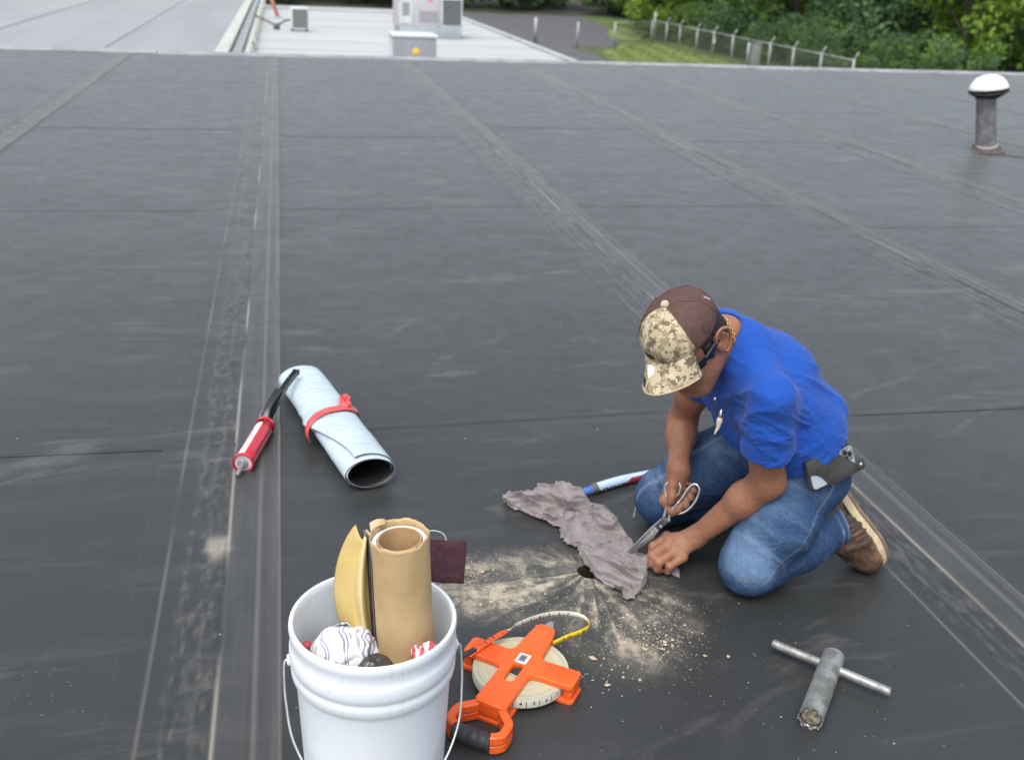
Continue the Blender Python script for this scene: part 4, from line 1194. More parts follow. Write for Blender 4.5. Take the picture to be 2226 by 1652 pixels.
for k in range(8):
    mesh('bar', box(0.0008 + 0.0006 * (k % 3), 0.0125, 0.0002, c=(0.0035 + k * 0.0025, 0.0015, 0.0517)), M_INK, stick, smooth=False)
# loose tape: ribbon standing on edge, then twisting flat over the side arm
def ribbon(P, U, w, th=0.0005):
    P = np.asarray(P); U = np.asarray(U)
    T = np.gradient(P, axis=0); T /= np.linalg.norm(T, axis=1, keepdims=True)
    U = U - T * np.sum(U * T, 1, keepdims=True); U /= np.linalg.norm(U, axis=1, keepdims=True)
    n = len(P)
    V = np.concatenate([P - U * w / 2, P + U * w / 2])
    F = [(i, i + 1, n + i + 1, n + i) for i in range(n - 1)]
    return solidify((V, np.array(F)), th), T, U
ang = -R(52.5)
def tl(p):   # world offsets -> reel local
    x, y, z = p[0] - 0.466, p[1] - 1.785, p[2]
    return (x * math.cos(ang) - y * math.sin(ang), x * math.sin(ang) + y * math.cos(ang), z)
wp = [(0.560, 1.862, 0.030), (0.600, 1.880, 0.031), (0.640, 1.893, 0.033), (0.662, 1.910, 0.035), (0.655, 1.938, 0.038), (0.620, 1.955, 0.041), (0.575, 1.955, 0.044), (0.530, 1.940, 0.048), (0.490, 1.918, 0.052), (0.458, 1.897, 0.0555), (0.425, 1.873, 0.0570), (0.392, 1.850, 0.0565), (0.352, 1.823, 0.052)]
tp = spline([tl(p) for p in wp], 150)
t_ = np.linspace(0, 1, 150)
flat = ss_(0.66, 0.80, t_)[:, None]
Tn = np.gradient(tp, axis=0); Tn /= np.linalg.norm(Tn, axis=1, keepdims=True)
side = np.cross(Tn, (0, 0, 1)); side /= np.linalg.norm(side, axis=1, keepdims=True)
U = np.array([[0, 0, 1.0]]) * (1 - flat) - side * flat * 1.0
for i0, i1, mt in ((0, 46, M_TAPEY), (45, 113, M_TAPEW), (112, 150, M_ORNG)):
    (VF, T_, U_) = ribbon(tp[i0:i1], U[i0:i1], 0.0160)
    mesh('tape_ribbon', VF, mt, reel)
Tf = Tn; Uf = U - Tf * np.sum(U * Tf, 1, keepdims=True); Uf /= np.linalg.norm(Uf, axis=1, keepdims=True)
camL = np.array(tl((0, 0, 1.5)))
def on_tape(i, txt, size, mt, dv=0.0, tick=False):
    P = tp[i]; u = Uf[i]; t = Tf[i]
    nrm = np.cross(t, u)
    if nrm @ (camL - P) < 0: nrm = -nrm
    xdir = np.cross(u, nrm)
    if tick:
        VF = box(0.0005, size, 0.0002)
    else:
        VF = text_mesh(txt, size, None, bold=0.0002)
    V, F = VF
    V = np.asarray(V)
    W = P + nrm * 0.0009 + np.outer(V[:, 0], xdir) + np.outer(V[:, 1] + dv, u) + np.outer(V[:, 2], nrm)
    return W, F
marks_b, marks_r = [], []
for i, c_ in ((62, '7'), (68, '6'), (75, '5'), (82, '4'), (89, '3'), (96, '2'), (103, '1'), (118, '7'), (126, '6'), (134, '5'), (26, '6'), (40, '8')):
    marks_b.append(on_tape(i, c_, 0.0128, None, -0.001))
for i in (65, 72, 79, 86, 93, 100, 107, 114, 122, 130, 138, 20, 33):
    marks_b.append(on_tape(i, '', 0.0158, None, 0, True))
for i in list(range(58, 112, 1)) + list(range(114, 142, 2)) + list(range(6, 44, 2)):
    marks_b.append(on_tape(i, '', 0.0036, None, 0.0060, True))
marks_r.append(on_tape(14, 'N', 0.010, None, -0.001)); marks_r.append(on_tape(9, 'F', 0.010, None, -0.001)); marks_r.append(on_tape(107, 'FT', 0.009, None, -0.001)); marks_r.append(on_tape(112, 'C', 0.009, None, -0.001))
mesh('printed_numbers', join(*marks_b), M_INK, reel, smooth=False)
mesh('printed_numbers', join(*marks_r), M_INKR, reel, smooth=False)
# printing on the outermost wrap of the coil
cm, ct = [], []
for k, c_ in enumerate('345678'):
    a_w = R(-118) + k * 0.272 + ang
    for txt, sz_, da in ((c_, 0.0125, 0), ('|', 0.016, 0.115)):
        V, F = text_mesh(txt, sz_, None, bold=0.0002)
        V = np.asarray(V)
        aa = a_w + da + V[:, 0] / 0.1086
        cm.append((np.stack([0.1087 * np.cos(aa), 0.1087 * np.sin(aa), 0.0243 + V[:, 1]], 1), F))
mesh('printed_numbers', join(*cm), M_INK, reel, smooth=False)
mesh('outer_wrap', lathe([(0.1082, 0.0140), (0.1085, 0.0150), (0.1085, 0.0340), (0.1082, 0.0350)], 96), M_TAPEW, reel)
clip = orient(box(0.046, 0.013, 0.006, 0.002), tl((0.352, 1.826, 0.056)), np.array(tl((0.386, 1.846, 0))) - np.array(tl((0.334, 1.815, 0))), (0, 0, 1))
mesh('end_clip', clip, M_GRIP, reel, auto=40)

# --- T-handled steel core cutter
M_GALVT = pmat('dirty_galvanised', (0.36, 0.37, 0.355), (0.17, 0.175, 0.165), 26, 0.50, metal=0.6, bump=0.0012, bscale=60, rvar=0.12)
q = NB(M_GALVT.node_tree); bs = M_GALVT.node_tree.nodes['Principled BSDF']
co = q.n('TexCoord').outputs['Object']; old = bs.inputs['Base Color'].links[0].from_socket
c = q.mix(q.math('MULTIPLY', q.ramp(q.noise(co, 55, 5, 0.75, 0.8), 0.58, 0.68), 0.8), old, (0.055, 0.05, 0.045))
c = q.mix(q.math('MULTIPLY', q.ramp(q.noise(co, 18, 4, 0.6), 0.60, 0.72), 0.5), c, (0.38, 0.33, 0.24))
q.link(c, bs.inputs['Base Color'])
M_PLUG = pmat('core_plug', (0.33, 0.29, 0.22), (0.13, 0.10, 0.075), 70, 0.9, bump=0.004, bscale=140)
A0 = np.array([1.205, 1.725, 0.0245]); B0 = np.array([1.045, 1.533, 0.0245])
cut = thing('core_cutter', 'dented steel T handle core cutter lying on the roof', 'tool', (A0[0], A0[1], 0), (0, 0, math.atan2(*(B0 - A0)[[1, 0]])))
LL = np.linalg.norm(B0 - A0)
nz, na = 40, 40
def barrel(rad, x0, x1, teeth):
    a = np.linspace(0, 2 * np.pi, 80, endpoint=False)
    xs = np.linspace(x0, x1, nz)
    V = []
    for i, x_ in enumerate(xs):
        e = (i == nz - 1)
        tooth = np.where((np.arange(80) // 5) % 2 == 0, 0.0, -0.009) + rng.uniform(-.002, .002, 80) if (e and teeth) else np.zeros(80)
        rr = rad * (1 + 0.012 * np.sin(3 * a + 40 * x_) * ss_(x0 + 0.6 * (x1 - x0), x1, x_) - 0.02 * np.exp(-((x_ - 0.155) / 0.004) ** 2) - 0.015 * np.exp(-((x_ - 0.176) / 0.003) ** 2))
        V.append(np.stack([x_ + tooth, rr * np.cos(a), rad + rr * np.sin(a)], 1))
    V = np.concatenate(V)
    F = np.array([(i * 80 + k, (i + 1) * 80 + k, (i + 1) * 80 + (k + 1) % 80, i * 80 + (k + 1) % 80) for i in range(nz - 1) for k in range(80)])
    return V, F
V, F = barrel(0.0245, 0.006, LL, True)
mesh('barrel', solidify((V, F[:, ::-1]), -0.0016) if False else solidify((V, F), 0.0018), M_GALVT, cut, auto=50)
dome = xf(lathe([(0.0, -0.006), (0.010, -0.005), (0.018, -0.001), (0.0228, 0.004), (0.0238, 0.008)], 40), (0, 0, 0))
mesh('end_cap', orient(dome, (0.0, 0, 0.0245), (0, 1, 0), (1, 0, 0)), M_GALVT, cut)
V, F = lathe([(0.0, 0.0), (0.006, 0.001), (0.012, -0.001), (0.018, 0.0015), (0.0222, -0.004), (0.0222, -0.02)], 36)
V = V + 0.0016 * np.stack([0 * V[:, 0], 0 * V[:, 0], vnoise(V * 120, 4)], 1)
mesh('soil_plug', orient((V, F), (LL - 0.010, 0, 0.0245), (0, 1, 0), (1, 0, 0)), M_PLUG, cut)
BL = np.array([1.081, 1.789, 0.0]); BR = np.array([1.267, 1.584, 0.0])
rz = cut.rotation_euler[2]
def cl_(p): d = p - np.array([A0[0], A0[1], 0]); return np.array([d[0] * math.cos(-rz) - d[1] * math.sin(-rz), d[0] * math.sin(-rz) + d[1] * math.cos(-rz), 0.0265])
b0, b1 = cl_(BL), cl_(BR)
V, F = sweep(np.linspace(b0, b1, 30), circ(0.0108, 28), caps=False)
mesh('cross_bar', solidify((V, np.array(F)), 0.002), M_GALVT, cut, auto=50)

# --- rolled white membrane tied with red tape
m, nt, b = nodes('white_membrane_two_sided')
q = NB(nt)
co = q.n('TexCoord').outputs['Object']
cw = q.mix(q.ramp(q.noise(co, 8, 4), 0.35, 0.7), (0.46, 0.555, 0.62), (0.41, 0.50, 0.56))
geo = q.n('NewGeometry')
at = q.n('Attribute', attribute_name='inner').outputs['Fac']
q.link(q.mix(at, cw, (0.012, 0.012, 0.013)), b.inputs['Base Color'])
b.inputs['Roughness'].default_value = 0.45
wr_ = q.noise(q.mapping(co, (44, 5, 5), rot=(0, 0, R(9))), 1.0, 3, 0.5, 0.6)
q.link(q.bump(q.ramp(wr_, 0.30, 0.68), 0.50, 0.006), b.inputs['Normal'])
M_MEMB = m
Rn = np.array([0.205, 2.725, 0.0]); Rf = np.array([0.018, 3.475, 0.0])
roll = thing('membrane_roll', 'rolled white roofing membrane tied with red tape on the roof', 'roll', Rn, (0, 0, math.atan2(*(Rf - Rn)[[1, 0]])))
RL = float(np.linalg.norm(Rf - Rn))
turns = 2.35
nt_, nl_ = 200, 60
u = np.linspace(0, 1, nt_); s = np.linspace(0, 1, nl_)
Ug, Sg = np.meshgrid(u, s, indexing='ij')
# local x along the roll (0 near end .. RL far end), y to the right-hand side as seen from the near end is negative
end_ang = R(118) + R(62) * ss_(0.02, 0.60, Sg) + R(70) * ss_(0.58, 0.72, Sg)     # free edge: high at the near end, tucking under further along
th = end_ang - (1 - Ug) * turns * 2 * np.pi
k_ = Ug * turns
a_ = 0.0700 + 0.0058 * k_
b_ = 0.0375 + 0.0058 * k_
lift = 0.020 * np.exp(-((Sg - 0.44) / 0.07) ** 2) * ss_(0.90, 1.0, Ug) + 0.004 * ss_(0.94, 1, Ug)
rn = 1 + 0.012 * vnoise(np.stack([np.cos(th) * 2 + k_, np.sin(th) * 2, Sg * 9], -1).reshape(-1, 3), 2).reshape(th.shape) + 0.006 * vnoise(np.stack([np.cos(th) * 1.5, np.sin(th) * 1.5, Sg * 34], -1).reshape(-1, 3), 6).reshape(th.shape)
yy = -(a_ * rn + lift) * np.cos(th)
zz = 0.0530 + (b_ * rn + lift) * np.sin(th)
zz = np.maximum(zz, 0.0026 + 0.0022 * (turns - k_))
xx = RL * (Sg * (1.0) - 0.02 * (1 - Ug) * (Sg < 0.01)) + 0.008 * np.sin(th * 1.0) * (Sg < 0.5) + 0.010 * np.cos(k_ * 3) * (1 - Sg)
V = np.stack([xx, yy, zz], -1).reshape(-1, 3)
i, j = np.meshgrid(np.arange(nt_ - 1), np.arange(nl_ - 1), indexing='ij')
a0 = (i * nl_ + j).ravel()
F = np.stack([a0, a0 + nl_, a0 + nl_ + 1, a0 + 1], 1)
Nn = vnormals(V, F)
cen = np.stack([V[:, 0], 0 * V[:, 0], np.full(len(V), 0.056)], 1)
if np.mean(np.sum(Nn * (V - cen), 1)) < 0:
    F = F[:, ::-1]
VF = solidify((V, F), 0.0018)
o = mesh('sheet', VF, M_MEMB, roll)
att = o.data.attributes.new('inner', 'FLOAT', 'FACE')
nf = len(F); vals = np.zeros(len(o.data.polygons), np.float32); vals[nf:2 * nf] = 1.0
vals[2 * nf:] = 0.6
att.data.foreach_set('value', vals)
M_REDT = pmat('red_ribbon', (0.72, 0.10, 0.095), (0.64, 0.07, 0.07), 20, 0.4)
def band(u, v):
    t = R(-20) + u * R(200)
    x = RL * (0.445 + 0.10 * (u - 0.5)) + (v - 0.5) * 0.037
    return np.stack([x, (0.0905 + 0.016 * ss_(R(95), R(20), t)) * np.cos(t), 0.0535 + (0.0580 + 0.010 * ss_(R(100), R(40), t)) * np.sin(t)], 1)
mesh('red_band', solidify(grid(50, 5, band), 0.0008), M_REDT, roll)
kn = np.array([RL * 0.485, -0.046, 0.106])
def bow(k):
    def f(u, v):
        L_ = 0.052 + 0.016 * k
        x = kn[0] + (0.010 + L_ * u) * math.cos(0.25 * k) + 0.008 * np.sin(5 * v + k)
        y = kn[1] - 0.014 * u + (v - 0.5) * (0.030 * np.sin(np.pi * np.clip(u + 0.12, 0, 1)) + 0.005) * 1.2 + 0.004 * np.sin(8 * u + k)
        z = kn[2] - 0.012 * u + 0.013 * np.sin(np.pi * u) + 0.006 * np.cos(9 * v + 3 * u + k * 2) * (0.4 + u) + 0.004 * k
        return np.stack([x, y, z], 1)
    return f
knot = mesh('red_knot', join(solidify(grid(16, 12, bow(0)), 0.0008), solidify(grid(16, 12, bow(1)), 0.0008), xf(lump(3, 0.016, 2, 0.25, 3, True, (0.9, 1.2, 0.6)), tuple(kn))), M_REDT, roll)
def tail(u, v):
    return np.stack([RL * 0.56 + 0.085 * u + 0.006 * np.sin(9 * u), -0.080 - 0.026 * v - 0.006 * np.sin(6 * u) * v, 0.072 - 0.030 * v], 1)
mesh('tape_tail', solidify(grid(12, 6, tail), 0.0006), pmat('grey_tape', (0.36, 0.37, 0.38), None, 30, 0.4), roll)

# --- red caulking gun
gA = np.array([-0.170, 2.862, 0.0]); gB = np.array([-0.092, 3.185, 0.0])
gd = (gB - gA) / np.linalg.norm(gB - gA)
gun = thing('caulking_gun', 'red caulking gun with black handle leaning toward the white roll', 'caulking gun', gA, (0, 0, math.atan2(gd[1], gd[0])))
M_REDM = pmat('red_enamel', (0.50, 0.018, 0.035), (0.45, 0.015, 0.03), 25, 0.28, coat=0.3)
M_CART = pmat('cartridge_white', (0.68, 0.66, 0.68), (0.62, 0.60, 0.63), 25, 0.4)
M_GREYN = pmat('nozzle_grey', (0.17, 0.18, 0.20), None, 25, 0.5)
GR, GL = 0.0295, 0.262
# half-open carriage: an arc trough with a front and rear ring
def trough(u, v):
    t = R(182) + u * R(196)
    return np.stack([v * GL, (GR + 0.001) * np.cos(t), GR + (GR + 0.001) * np.sin(t)], 1)
mesh('carriage', solidify(grid(30, 6, trough), 0.0016), M_REDM, gun)
for x_ in (0.0, GL - 0.012):
    ring = orient(lathe([(GR + 0.0032, 0.0), (GR + 0.0032, 0.014), (GR - 0.006, 0.016), (GR - 0.012, 0.014), (GR - 0.012, 0.010), (GR - 0.0005, 0.010), (GR - 0.0005, 0.0)], 48, closed=True), (x_ - 0.002 if x_ == 0 else x_ + 0.012, 0, GR + 0.002), (0, 1, 0), (1, 0, 0) if x_ else (1, 0, 0))
    mesh('end_ring', ring, M_REDM, gun, auto=40)
def strap(u, v):
    t = R(96) + u * R(70)
    return np.stack([v * GL, (GR + 0.0022) * np.cos(t), GR + 0.0018 + (GR + 0.0022) * np.sin(t)], 1)
mesh('carriage_strap', solidify(grid(10, 6, strap), 0.0014), M_REDM, gun)
crt = mesh('cartridge', orient(lathe([(0.0, 0.006), (GR - 0.003, 0.006), (GR - 0.0018, 0.010), (GR - 0.0018, GL - 0.016), (0.0, GL - 0.014)], 48), (0, 0, GR + 0.002), (0, 1, 0), (1, 0, 0)), M_CART, gun, auto=40)
tv, tf = text_mesh('ITALKX', 0.034, None)
tv = np.asarray(tv)
tv = tv * (1.25, 0.55, 1)
tt = R(58) - tv[:, 1] / GR
lbl = (np.stack([0.131 + tv[:, 0], (GR - 0.0010) * np.cos(tt), GR + 0.002 + (GR - 0.0010) * np.sin(tt)], 1), tf)
mesh('label_print', lbl, pmat('label_ink', (0.36, 0.36, 0.42), None, 20, 0.5), crt, smooth=False)
mesh('front_disc', orient(lathe([(0.0, 0.0), (0.014, 0.0), (0.016, 0.003), (0.016, 0.008), (0.0, 0.008)], 28), (-0.006, 0, GR + 0.002), (0, 1, 0), (1, 0, 0)), pmat('foil_silver', (0.6, 0.6, 0.58), None, 60, 0.3, metal=0.8), gun, auto=40)
mesh('nozzle', tube(np.array([(0.0, 0, 0.030), (-0.012, 0.001, 0.027), (-0.032, 0.003, 0.021), (-0.048, 0.005, 0.016)]), np.array([0.0105, 0.0095, 0.0065, 0.0075]), 18), M_GREYN, gun)
M_GBLK = pmat('black_enamel', (0.014, 0.014, 0.015), None, 20, 0.25, coat=0.3)
# rear body, handle and trigger lie along the gun, propped on the white roll
H0 = np.array([GL, 0.0, 0.030])
body = spline([(GL - 0.004, 0.0, 0.032), (GL + 0.030, -0.002, 0.036), (GL + 0.062, -0.004, 0.044)], 14)
mesh('rear_body', sweep(body, [(-0.014, -0.008), (0.014, -0.008), (0.014, 0.008), (-0.014, 0.008)], up=(0, 0, 1)), M_GBLK, gun, auto=40)
hd = spline([(GL + 0.036, -0.004, 0.046), (GL + 0.10, -0.018, 0.078), (GL + 0.17, -0.034, 0.110), (GL + 0.250, -0.052, 0.128)], 24)
for sgn in (-1, 1):
    hh = hd + np.array([0, sgn * 0.0065, 0])
    mesh('handle', sweep(hh, [(-0.008, -0.0034), (0.008, -0.0034), (0.008, 0.0034), (-0.008, 0.0034)], up=(0, 0, 1)), M_GBLK, gun, auto=40)
mesh('handle_end', sweep(np.array([hd[-1] + (0.004, -0.012, 0.0), hd[-1] + (0.004, 0.012, 0)]), [(-0.009, -0.004), (0.009, -0.004), (0.009, 0.004), (-0.009, 0.004)]), M_GBLK, gun, auto=40)
tg = spline([(GL + 0.010, 0.002, 0.042), (GL + 0.045, 0.000, 0.070), (GL + 0.09, -0.010, 0.094), (GL + 0.130, -0.020, 0.110)], 20)
mesh('trigger', sweep(tg, [(-0.008, -0.011), (0.006, -0.011), (0.009, 0.0), (0.006, 0.011), (-0.008, 0.011)], up=(0, 0, 1)), M_GBLK, gun, auto=40)
rod = spline([(GL - 0.02, 0.010, 0.030), (GL + 0.05, 0.014, 0.034), (GL + 0.085, 0.013, 0.046)], 40)
mesh('plunger_rod', tube(rod, 0.0032, 10), M_STEEL, gun)
mesh('release_catch', tube(spline([(GL + 0.012, 0.012, 0.05), (GL + 0.03, 0.020, 0.058), (GL + 0.052, 0.018, 0.062), (GL + 0.066, 0.012, 0.056)], 16), 0.0034, 10), M_STEEL, gun)

# --- grey rag by the hole
M_RAG = pmat('grey_cotton', (0.250, 0.222, 0.222), (0.195, 0.170, 0.168), 20, 0.92, bump=0.0012, bscale=420, sheen=0.2)
q = NB(M_RAG.node_tree); bs = M_RAG.node_tree.nodes['Principled BSDF']
co = q.n('TexCoord').outputs['Object']
wk = q.math('ABSOLUTE', q.math('SUBTRACT', q.noise(q.mapping(co, (1.0, 0.5, 1), rot=(0, 0, 0.45)), 46, 5, 0.62, 0.9), 0.5))
q.link(q.bump(q.math('ADD', q.math('MULTIPLY', q.ramp(wk, 0.0, 0.15), -0.6), q.math('MULTIPLY', q.noise(co, 900, 2), 0.12)), 0.5, 0.005), bs.inputs['Normal'])
Lb = [(0.591, 2.594), (0.587, 2.561), (0.599, 2.538), (0.644, 2.492), (0.677, 2.446), (0.72, 2.402), (0.706, 2.354), (0.725, 2.303), (0.738, 2.283), (0.733, 2.242), (0.735, 2.206), (0.744, 2.178), (0.744, 2.161), (0.762, 2.12), (0.774, 2.11), (0.779, 2.092), (0.796, 2.069), (0.792, 2.042), (0.802, 2.036)]
Rb = [(0.591, 2.594), (0.614, 2.596), (0.625, 2.581), (0.648, 2.595), (0.676, 2.583), (0.697, 2.577), (0.721, 2.63), (0.738, 2.628), (0.756, 2.609), (0.781, 2.655), (0.806, 2.634), (0.84, 2.589), (0.845, 2.527), (0.88, 2.5), (0.891, 2.435), (0.894, 2.368), (0.905, 2.317), (0.901, 2.288), (0.899, 2.237), (0.903, 2.195), (0.902, 2.173), (0.891, 2.14), (0.872, 2.095), (0.845, 2.062), (0.815, 2.036)]
def resample(P, n, ws=None):
    P = np.asarray(P, float)
    d = np.concatenate([[0], np.cumsum(np.linalg.norm(np.diff(P, axis=0), axis=1))])
    t = np.linspace(0, d[-1], n) if ws is None else np.asarray(ws) * d[-1]
    return np.stack([np.interp(t, d, P[:, k]) for k in range(P.shape[1])], 1)
NU, NV = 170, 66
Lr, Rr_ = resample(Lb, NU), resample(Rb, NU)
v = np.linspace(0, 1, NV)
X0 = Lr[:, None] * (1 - v)[None, :, None] + Rr_[:, None] * v[None, :, None]
ug = np.repeat(np.linspace(0, 1, NU)[:, None], NV, 1); vg = np.repeat(v[None], NU, 0)
P3 = np.stack([X0[..., 0] * 22, X0[..., 1] * 22, 0 * ug], -1).reshape(-1, 3)
def gn(s_, k_): return fbm(P3 * s_ + k_, 2, 70 + int(k_)).reshape(ug.shape)
ph0 = vg * 12 + 5.0 * gn(0.30, 1) + 4.0 * ug
gw = np.stack([gn(0.35, 21).ravel(), gn(0.35, 22).ravel(), 0 * ug.ravel()], 1)
axl = P3 @ np.array([[0.42, -0.90, 0], [0.90, 0.42, 0], [0, 0, 1]]).T
rid0 = ((1 - np.abs(vnoise(axl * (0.16, 0.62, 1) + 0.9 * gw, 91))) ** 2.5 + 0.75 * (1 - np.abs(vnoise(axl * (0.34, 0.80, 1) + 1.1 * gw + 5, 92))) ** 2.5 + 0.5 * (1 - np.abs(vnoise(axl * (0.9, 0.9, 1) + 0.8 * gw + 9, 93))) ** 3).reshape(ug.shape)
X = np.stack([X0[..., 0], X0[..., 1], 0.010 + 0.017 * rid0 + 0.005 * gn(0.9, 3)], -1)
ed = np.minimum(1, np.minimum(np.minimum(vg, 1 - vg) * 12, np.minimum(ug, 1 - ug) * 16))
r1_ = (1 - np.abs(vnoise(axl * (0.13, 0.50, 1) + 1.1 * gw, 91))) ** 3.2
r2_ = (1 - np.abs(vnoise(axl * (0.26, 0.95, 1) + 1.3 * gw + 5, 92))) ** 3.0
r3_ = (1 - np.abs(vnoise(axl * (0.85, 0.60, 1) + 1.0 * gw + 9, 93))) ** 3.5
r4_ = (1 - np.abs(vnoise(axl * (0.9, 1.9, 1) + 1.2 * gw + 3, 94))) ** 2.5
hz = (0.027 * r1_ + 0.022 * r2_ + 0.012 * r3_ + 0.010 * r4_).reshape(ug.shape)
hz += 0.012 * np.exp(-(((X0[..., 0] - 0.872) / 0.032) ** 2 + ((X0[..., 1] - 2.235) / 0.035) ** 2))
hz *= (0.25 + 0.75 * np.clip(ed, 0, 1) ** 0.7)
X = np.stack([X0[..., 0] - 0.30 * hz * np.clip(ed, 0, 1), X0[..., 1] - 0.55 * hz * np.clip(ed, 0, 1), 0.003 + hz], -1)
def up2(A):
    B = np.zeros((2 * A.shape[0] - 1,) + A.shape[1:])
    B[::2] = A
    M_ = 0.5 * (A[1:] + A[:-1])
    C_ = M_.copy()
    C_[1:-1] = (9 * (A[1:-2] + A[2:-1]) - (A[:-3] + A[3:])) / 16
    B[1::2] = C_
    return B
X = up2(X)
X = up2(X.transpose(1, 0, 2)).transpose(1, 0, 2)
NU, NV = X.shape[:2]
uu = np.linspace(0, 1, NU)[:, None]; vv = np.linspace(0, 1, NV)[None]
ed = np.minimum(1, np.minimum(np.minimum(vv, 1 - vv) * 22, np.minimum(uu, 1 - uu) * 30)) + 0 * uu * vv
P3 = (X * (22, 22, 0)).reshape(-1, 3)
X[..., :2] += 0.0040 * np.stack([vnoise(P3 * 6, 81).reshape(ed.shape), vnoise(P3 * 6, 82).reshape(ed.shape)], -1) * (1 - ed)[..., None] ** 2
X[..., 2] = np.maximum(X[..., 2] + 0.0012 * fbm(P3 * 1.6, 3, 83).reshape(ed.shape), 0.0025)
V = X.reshape(-1, 3)
i, j = np.meshgrid(np.arange(NU - 1), np.arange(NV - 1), indexing='ij')
a0 = (i * NV + j).ravel()
F = np.stack([a0, a0 + NV, a0 + NV + 1, a0 + 1], 1)
N0 = vnormals(V, F)
if N0[:, 2].mean() < 0: F = F[:, ::-1]
main = solidify((V, F), 0.0012)
# the end pinched in the fingers and dragged to the side
def ragtail(u, v):
    c0 = np.stack([0.872 + 0.108 * u, 2.210 - 0.075 * u + 0.02 * np.sin(3 * u)], 1)
    wd = 0.085 - 0.038 * u + 0.006 * np.sin(9 * u)
    nx, ny = 0.57, 0.82
    off = (v - 0.5) * wd
    x = c0[:, 0] + nx * off * 0.5; y = c0[:, 1] + ny * off
    z = 0.010 + 0.014 * np.exp(-((u - 0.55) / 0.22) ** 2) * np.exp(-((v - 0.68) / 0.25) ** 2) * 1.4 + 0.006 * np.abs(np.sin(8 * v + 2 * u)) * (1 - 0.3 * u) + 0.004 * vnoise(np.stack([u * 9, v * 7, 0 * u], 1), 3)
    z = z * np.minimum(1, 0.35 + 3 * np.minimum(v, 1 - v)) * np.minimum(1, 0.4 + 6 * (1 - u))
    return np.stack([x, y, np.maximum(z, 0.004)], 1)
tl2 = grid(50, 34, ragtail)
if vnormals(*tl2)[:, 2].mean() < 0: tl2 = (tl2[0], tl2[1][:, ::-1])
rag = mesh('rag', join(main, solidify(tl2, 0.0014)), M_RAG)
tag(rag, 'crumpled grey cotton rag spread over the drilled hole, being cut', 'rag')

# --- flag patterned tool handle half under the rag
hA = np.array([0.815, 2.574, 0.017]); hB = np.array([1.090, 2.668, 0.017])
hl = float(np.linalg.norm(hB - hA))
hnd = thing('knife', 'tool with blue collar and flag patterned handle beside the far knee', 'tool', (hA[0], hA[1], 0), (0, 0, math.atan2(*(hB - hA)[[1, 0]])))
M_BLUE = pmat('blue_anodised', (0.05, 0.13, 0.55), (0.25, 0.38, 0.75), 14, 0.3, metal=0.4)
M_COLLAR = pmat('grey_green_collar', (0.10, 0.12, 0.10), None, 30, 0.5)
mesh('blade_sleeve', tube(np.array([(0.0, 0, 0.013), (0.055, 0, 0.016)]), np.array([0.0105, 0.0125]), 20), M_BLUE, hnd, auto=40)
mesh('collar', tube(np.array([(0.054, 0, 0.0165), (0.072, 0, 0.0175)]), np.array([0.0140, 0.0165]), 24), M_COLLAR, hnd, auto=40)
m, nt, b = nodes('flag_print')
q = NB(nt)
co = q.n('TexCoord').outputs['Object']
sp = q.n('SeparateXYZ', {0: co})
wavy = q.math('ADD', sp.outputs[2], q.math('MULTIPLY', q.noise(co, 22, 2), 0.006))
c = q.mix(q.ramp(wavy, 0.0195, 0.0210), (0.012, 0.018, 0.06), (0.46, 0.58, 0.80))
redk = q.math('MULTIPLY', q.ramp(q.math('ADD', sp.outputs[0], q.math('MULTIPLY', wavy, -2.2)), 0.130, 0.138), q.ramp(wavy, 0.030, 0.0285))
c = q.mix(redk, c, (0.30, 0.04, 0.06))
q.link(c, b.inputs['Base Color'])
b.inputs['Roughness'].default_value = 0.3
xs_ = np.linspace(0.070, hl, 30)
mesh('handle', tube(np.stack([xs_, 0.004 * np.sin((xs_ - 0.07) * 18), 0.0165 + 0 * xs_], 1), 0.0150 + 0.0010 * np.sin((xs_ - 0.07) * 22), 24), m, hnd, auto=50)
M_STAR = pmat('star_white', (0.72, 0.74, 0.78), None, 20, 0.4)
for k in range(6):
    xs0 = 0.083 + k * 0.0145
    pts_ = [((0.0052 if t % 2 == 0 else 0.0022) * math.cos(t * math.pi / 5), (0.0052 if t % 2 == 0 else 0.0022) * math.sin(t * math.pi / 5)) for t in range(10)]
    tt = R(-176 + 16 * (k % 2))
    Vs_ = []
    for px_, py_ in pts_:
        t2 = tt + py_ / 0.0178
        Vs_.append((xs0 + px_, 0.004 * math.sin((xs0 - 0.07) * 18) + 0.0166 * math.cos(t2), 0.0165 + 0.0166 * math.sin(t2)))
    mesh('star', (np.array(Vs_), [tuple(range(10))]), M_STAR, hnd, smooth=False)
bit = thing('drill_bit', 'tiny steel drill bit on the roof by the far knee', 'drill bit', (0.950, 2.435, 0.0), (0, 0, R(66)))
mesh('shank', tube(np.array([(0.0, 0, 0.003), (0.020, 0, 0.003)]), 0.0030, 10), M_STEEL, bit, auto=40)
xs_ = np.linspace(0.020, 0.062, 40)
mesh('flute', sweep(np.stack([xs_, 0.0006 * np.sin(xs_ * 900), 0.003 + 0.0006 * np.cos(xs_ * 900)], 1), circ(0.0022, 8, 0.0014)), M_STEEL, bit)
mesh('collar', tube(np.array([(0.017, 0, 0.0035), (0.023, 0, 0.0035)]), 0.0037, 10), M_STEEL, bit, auto=40)

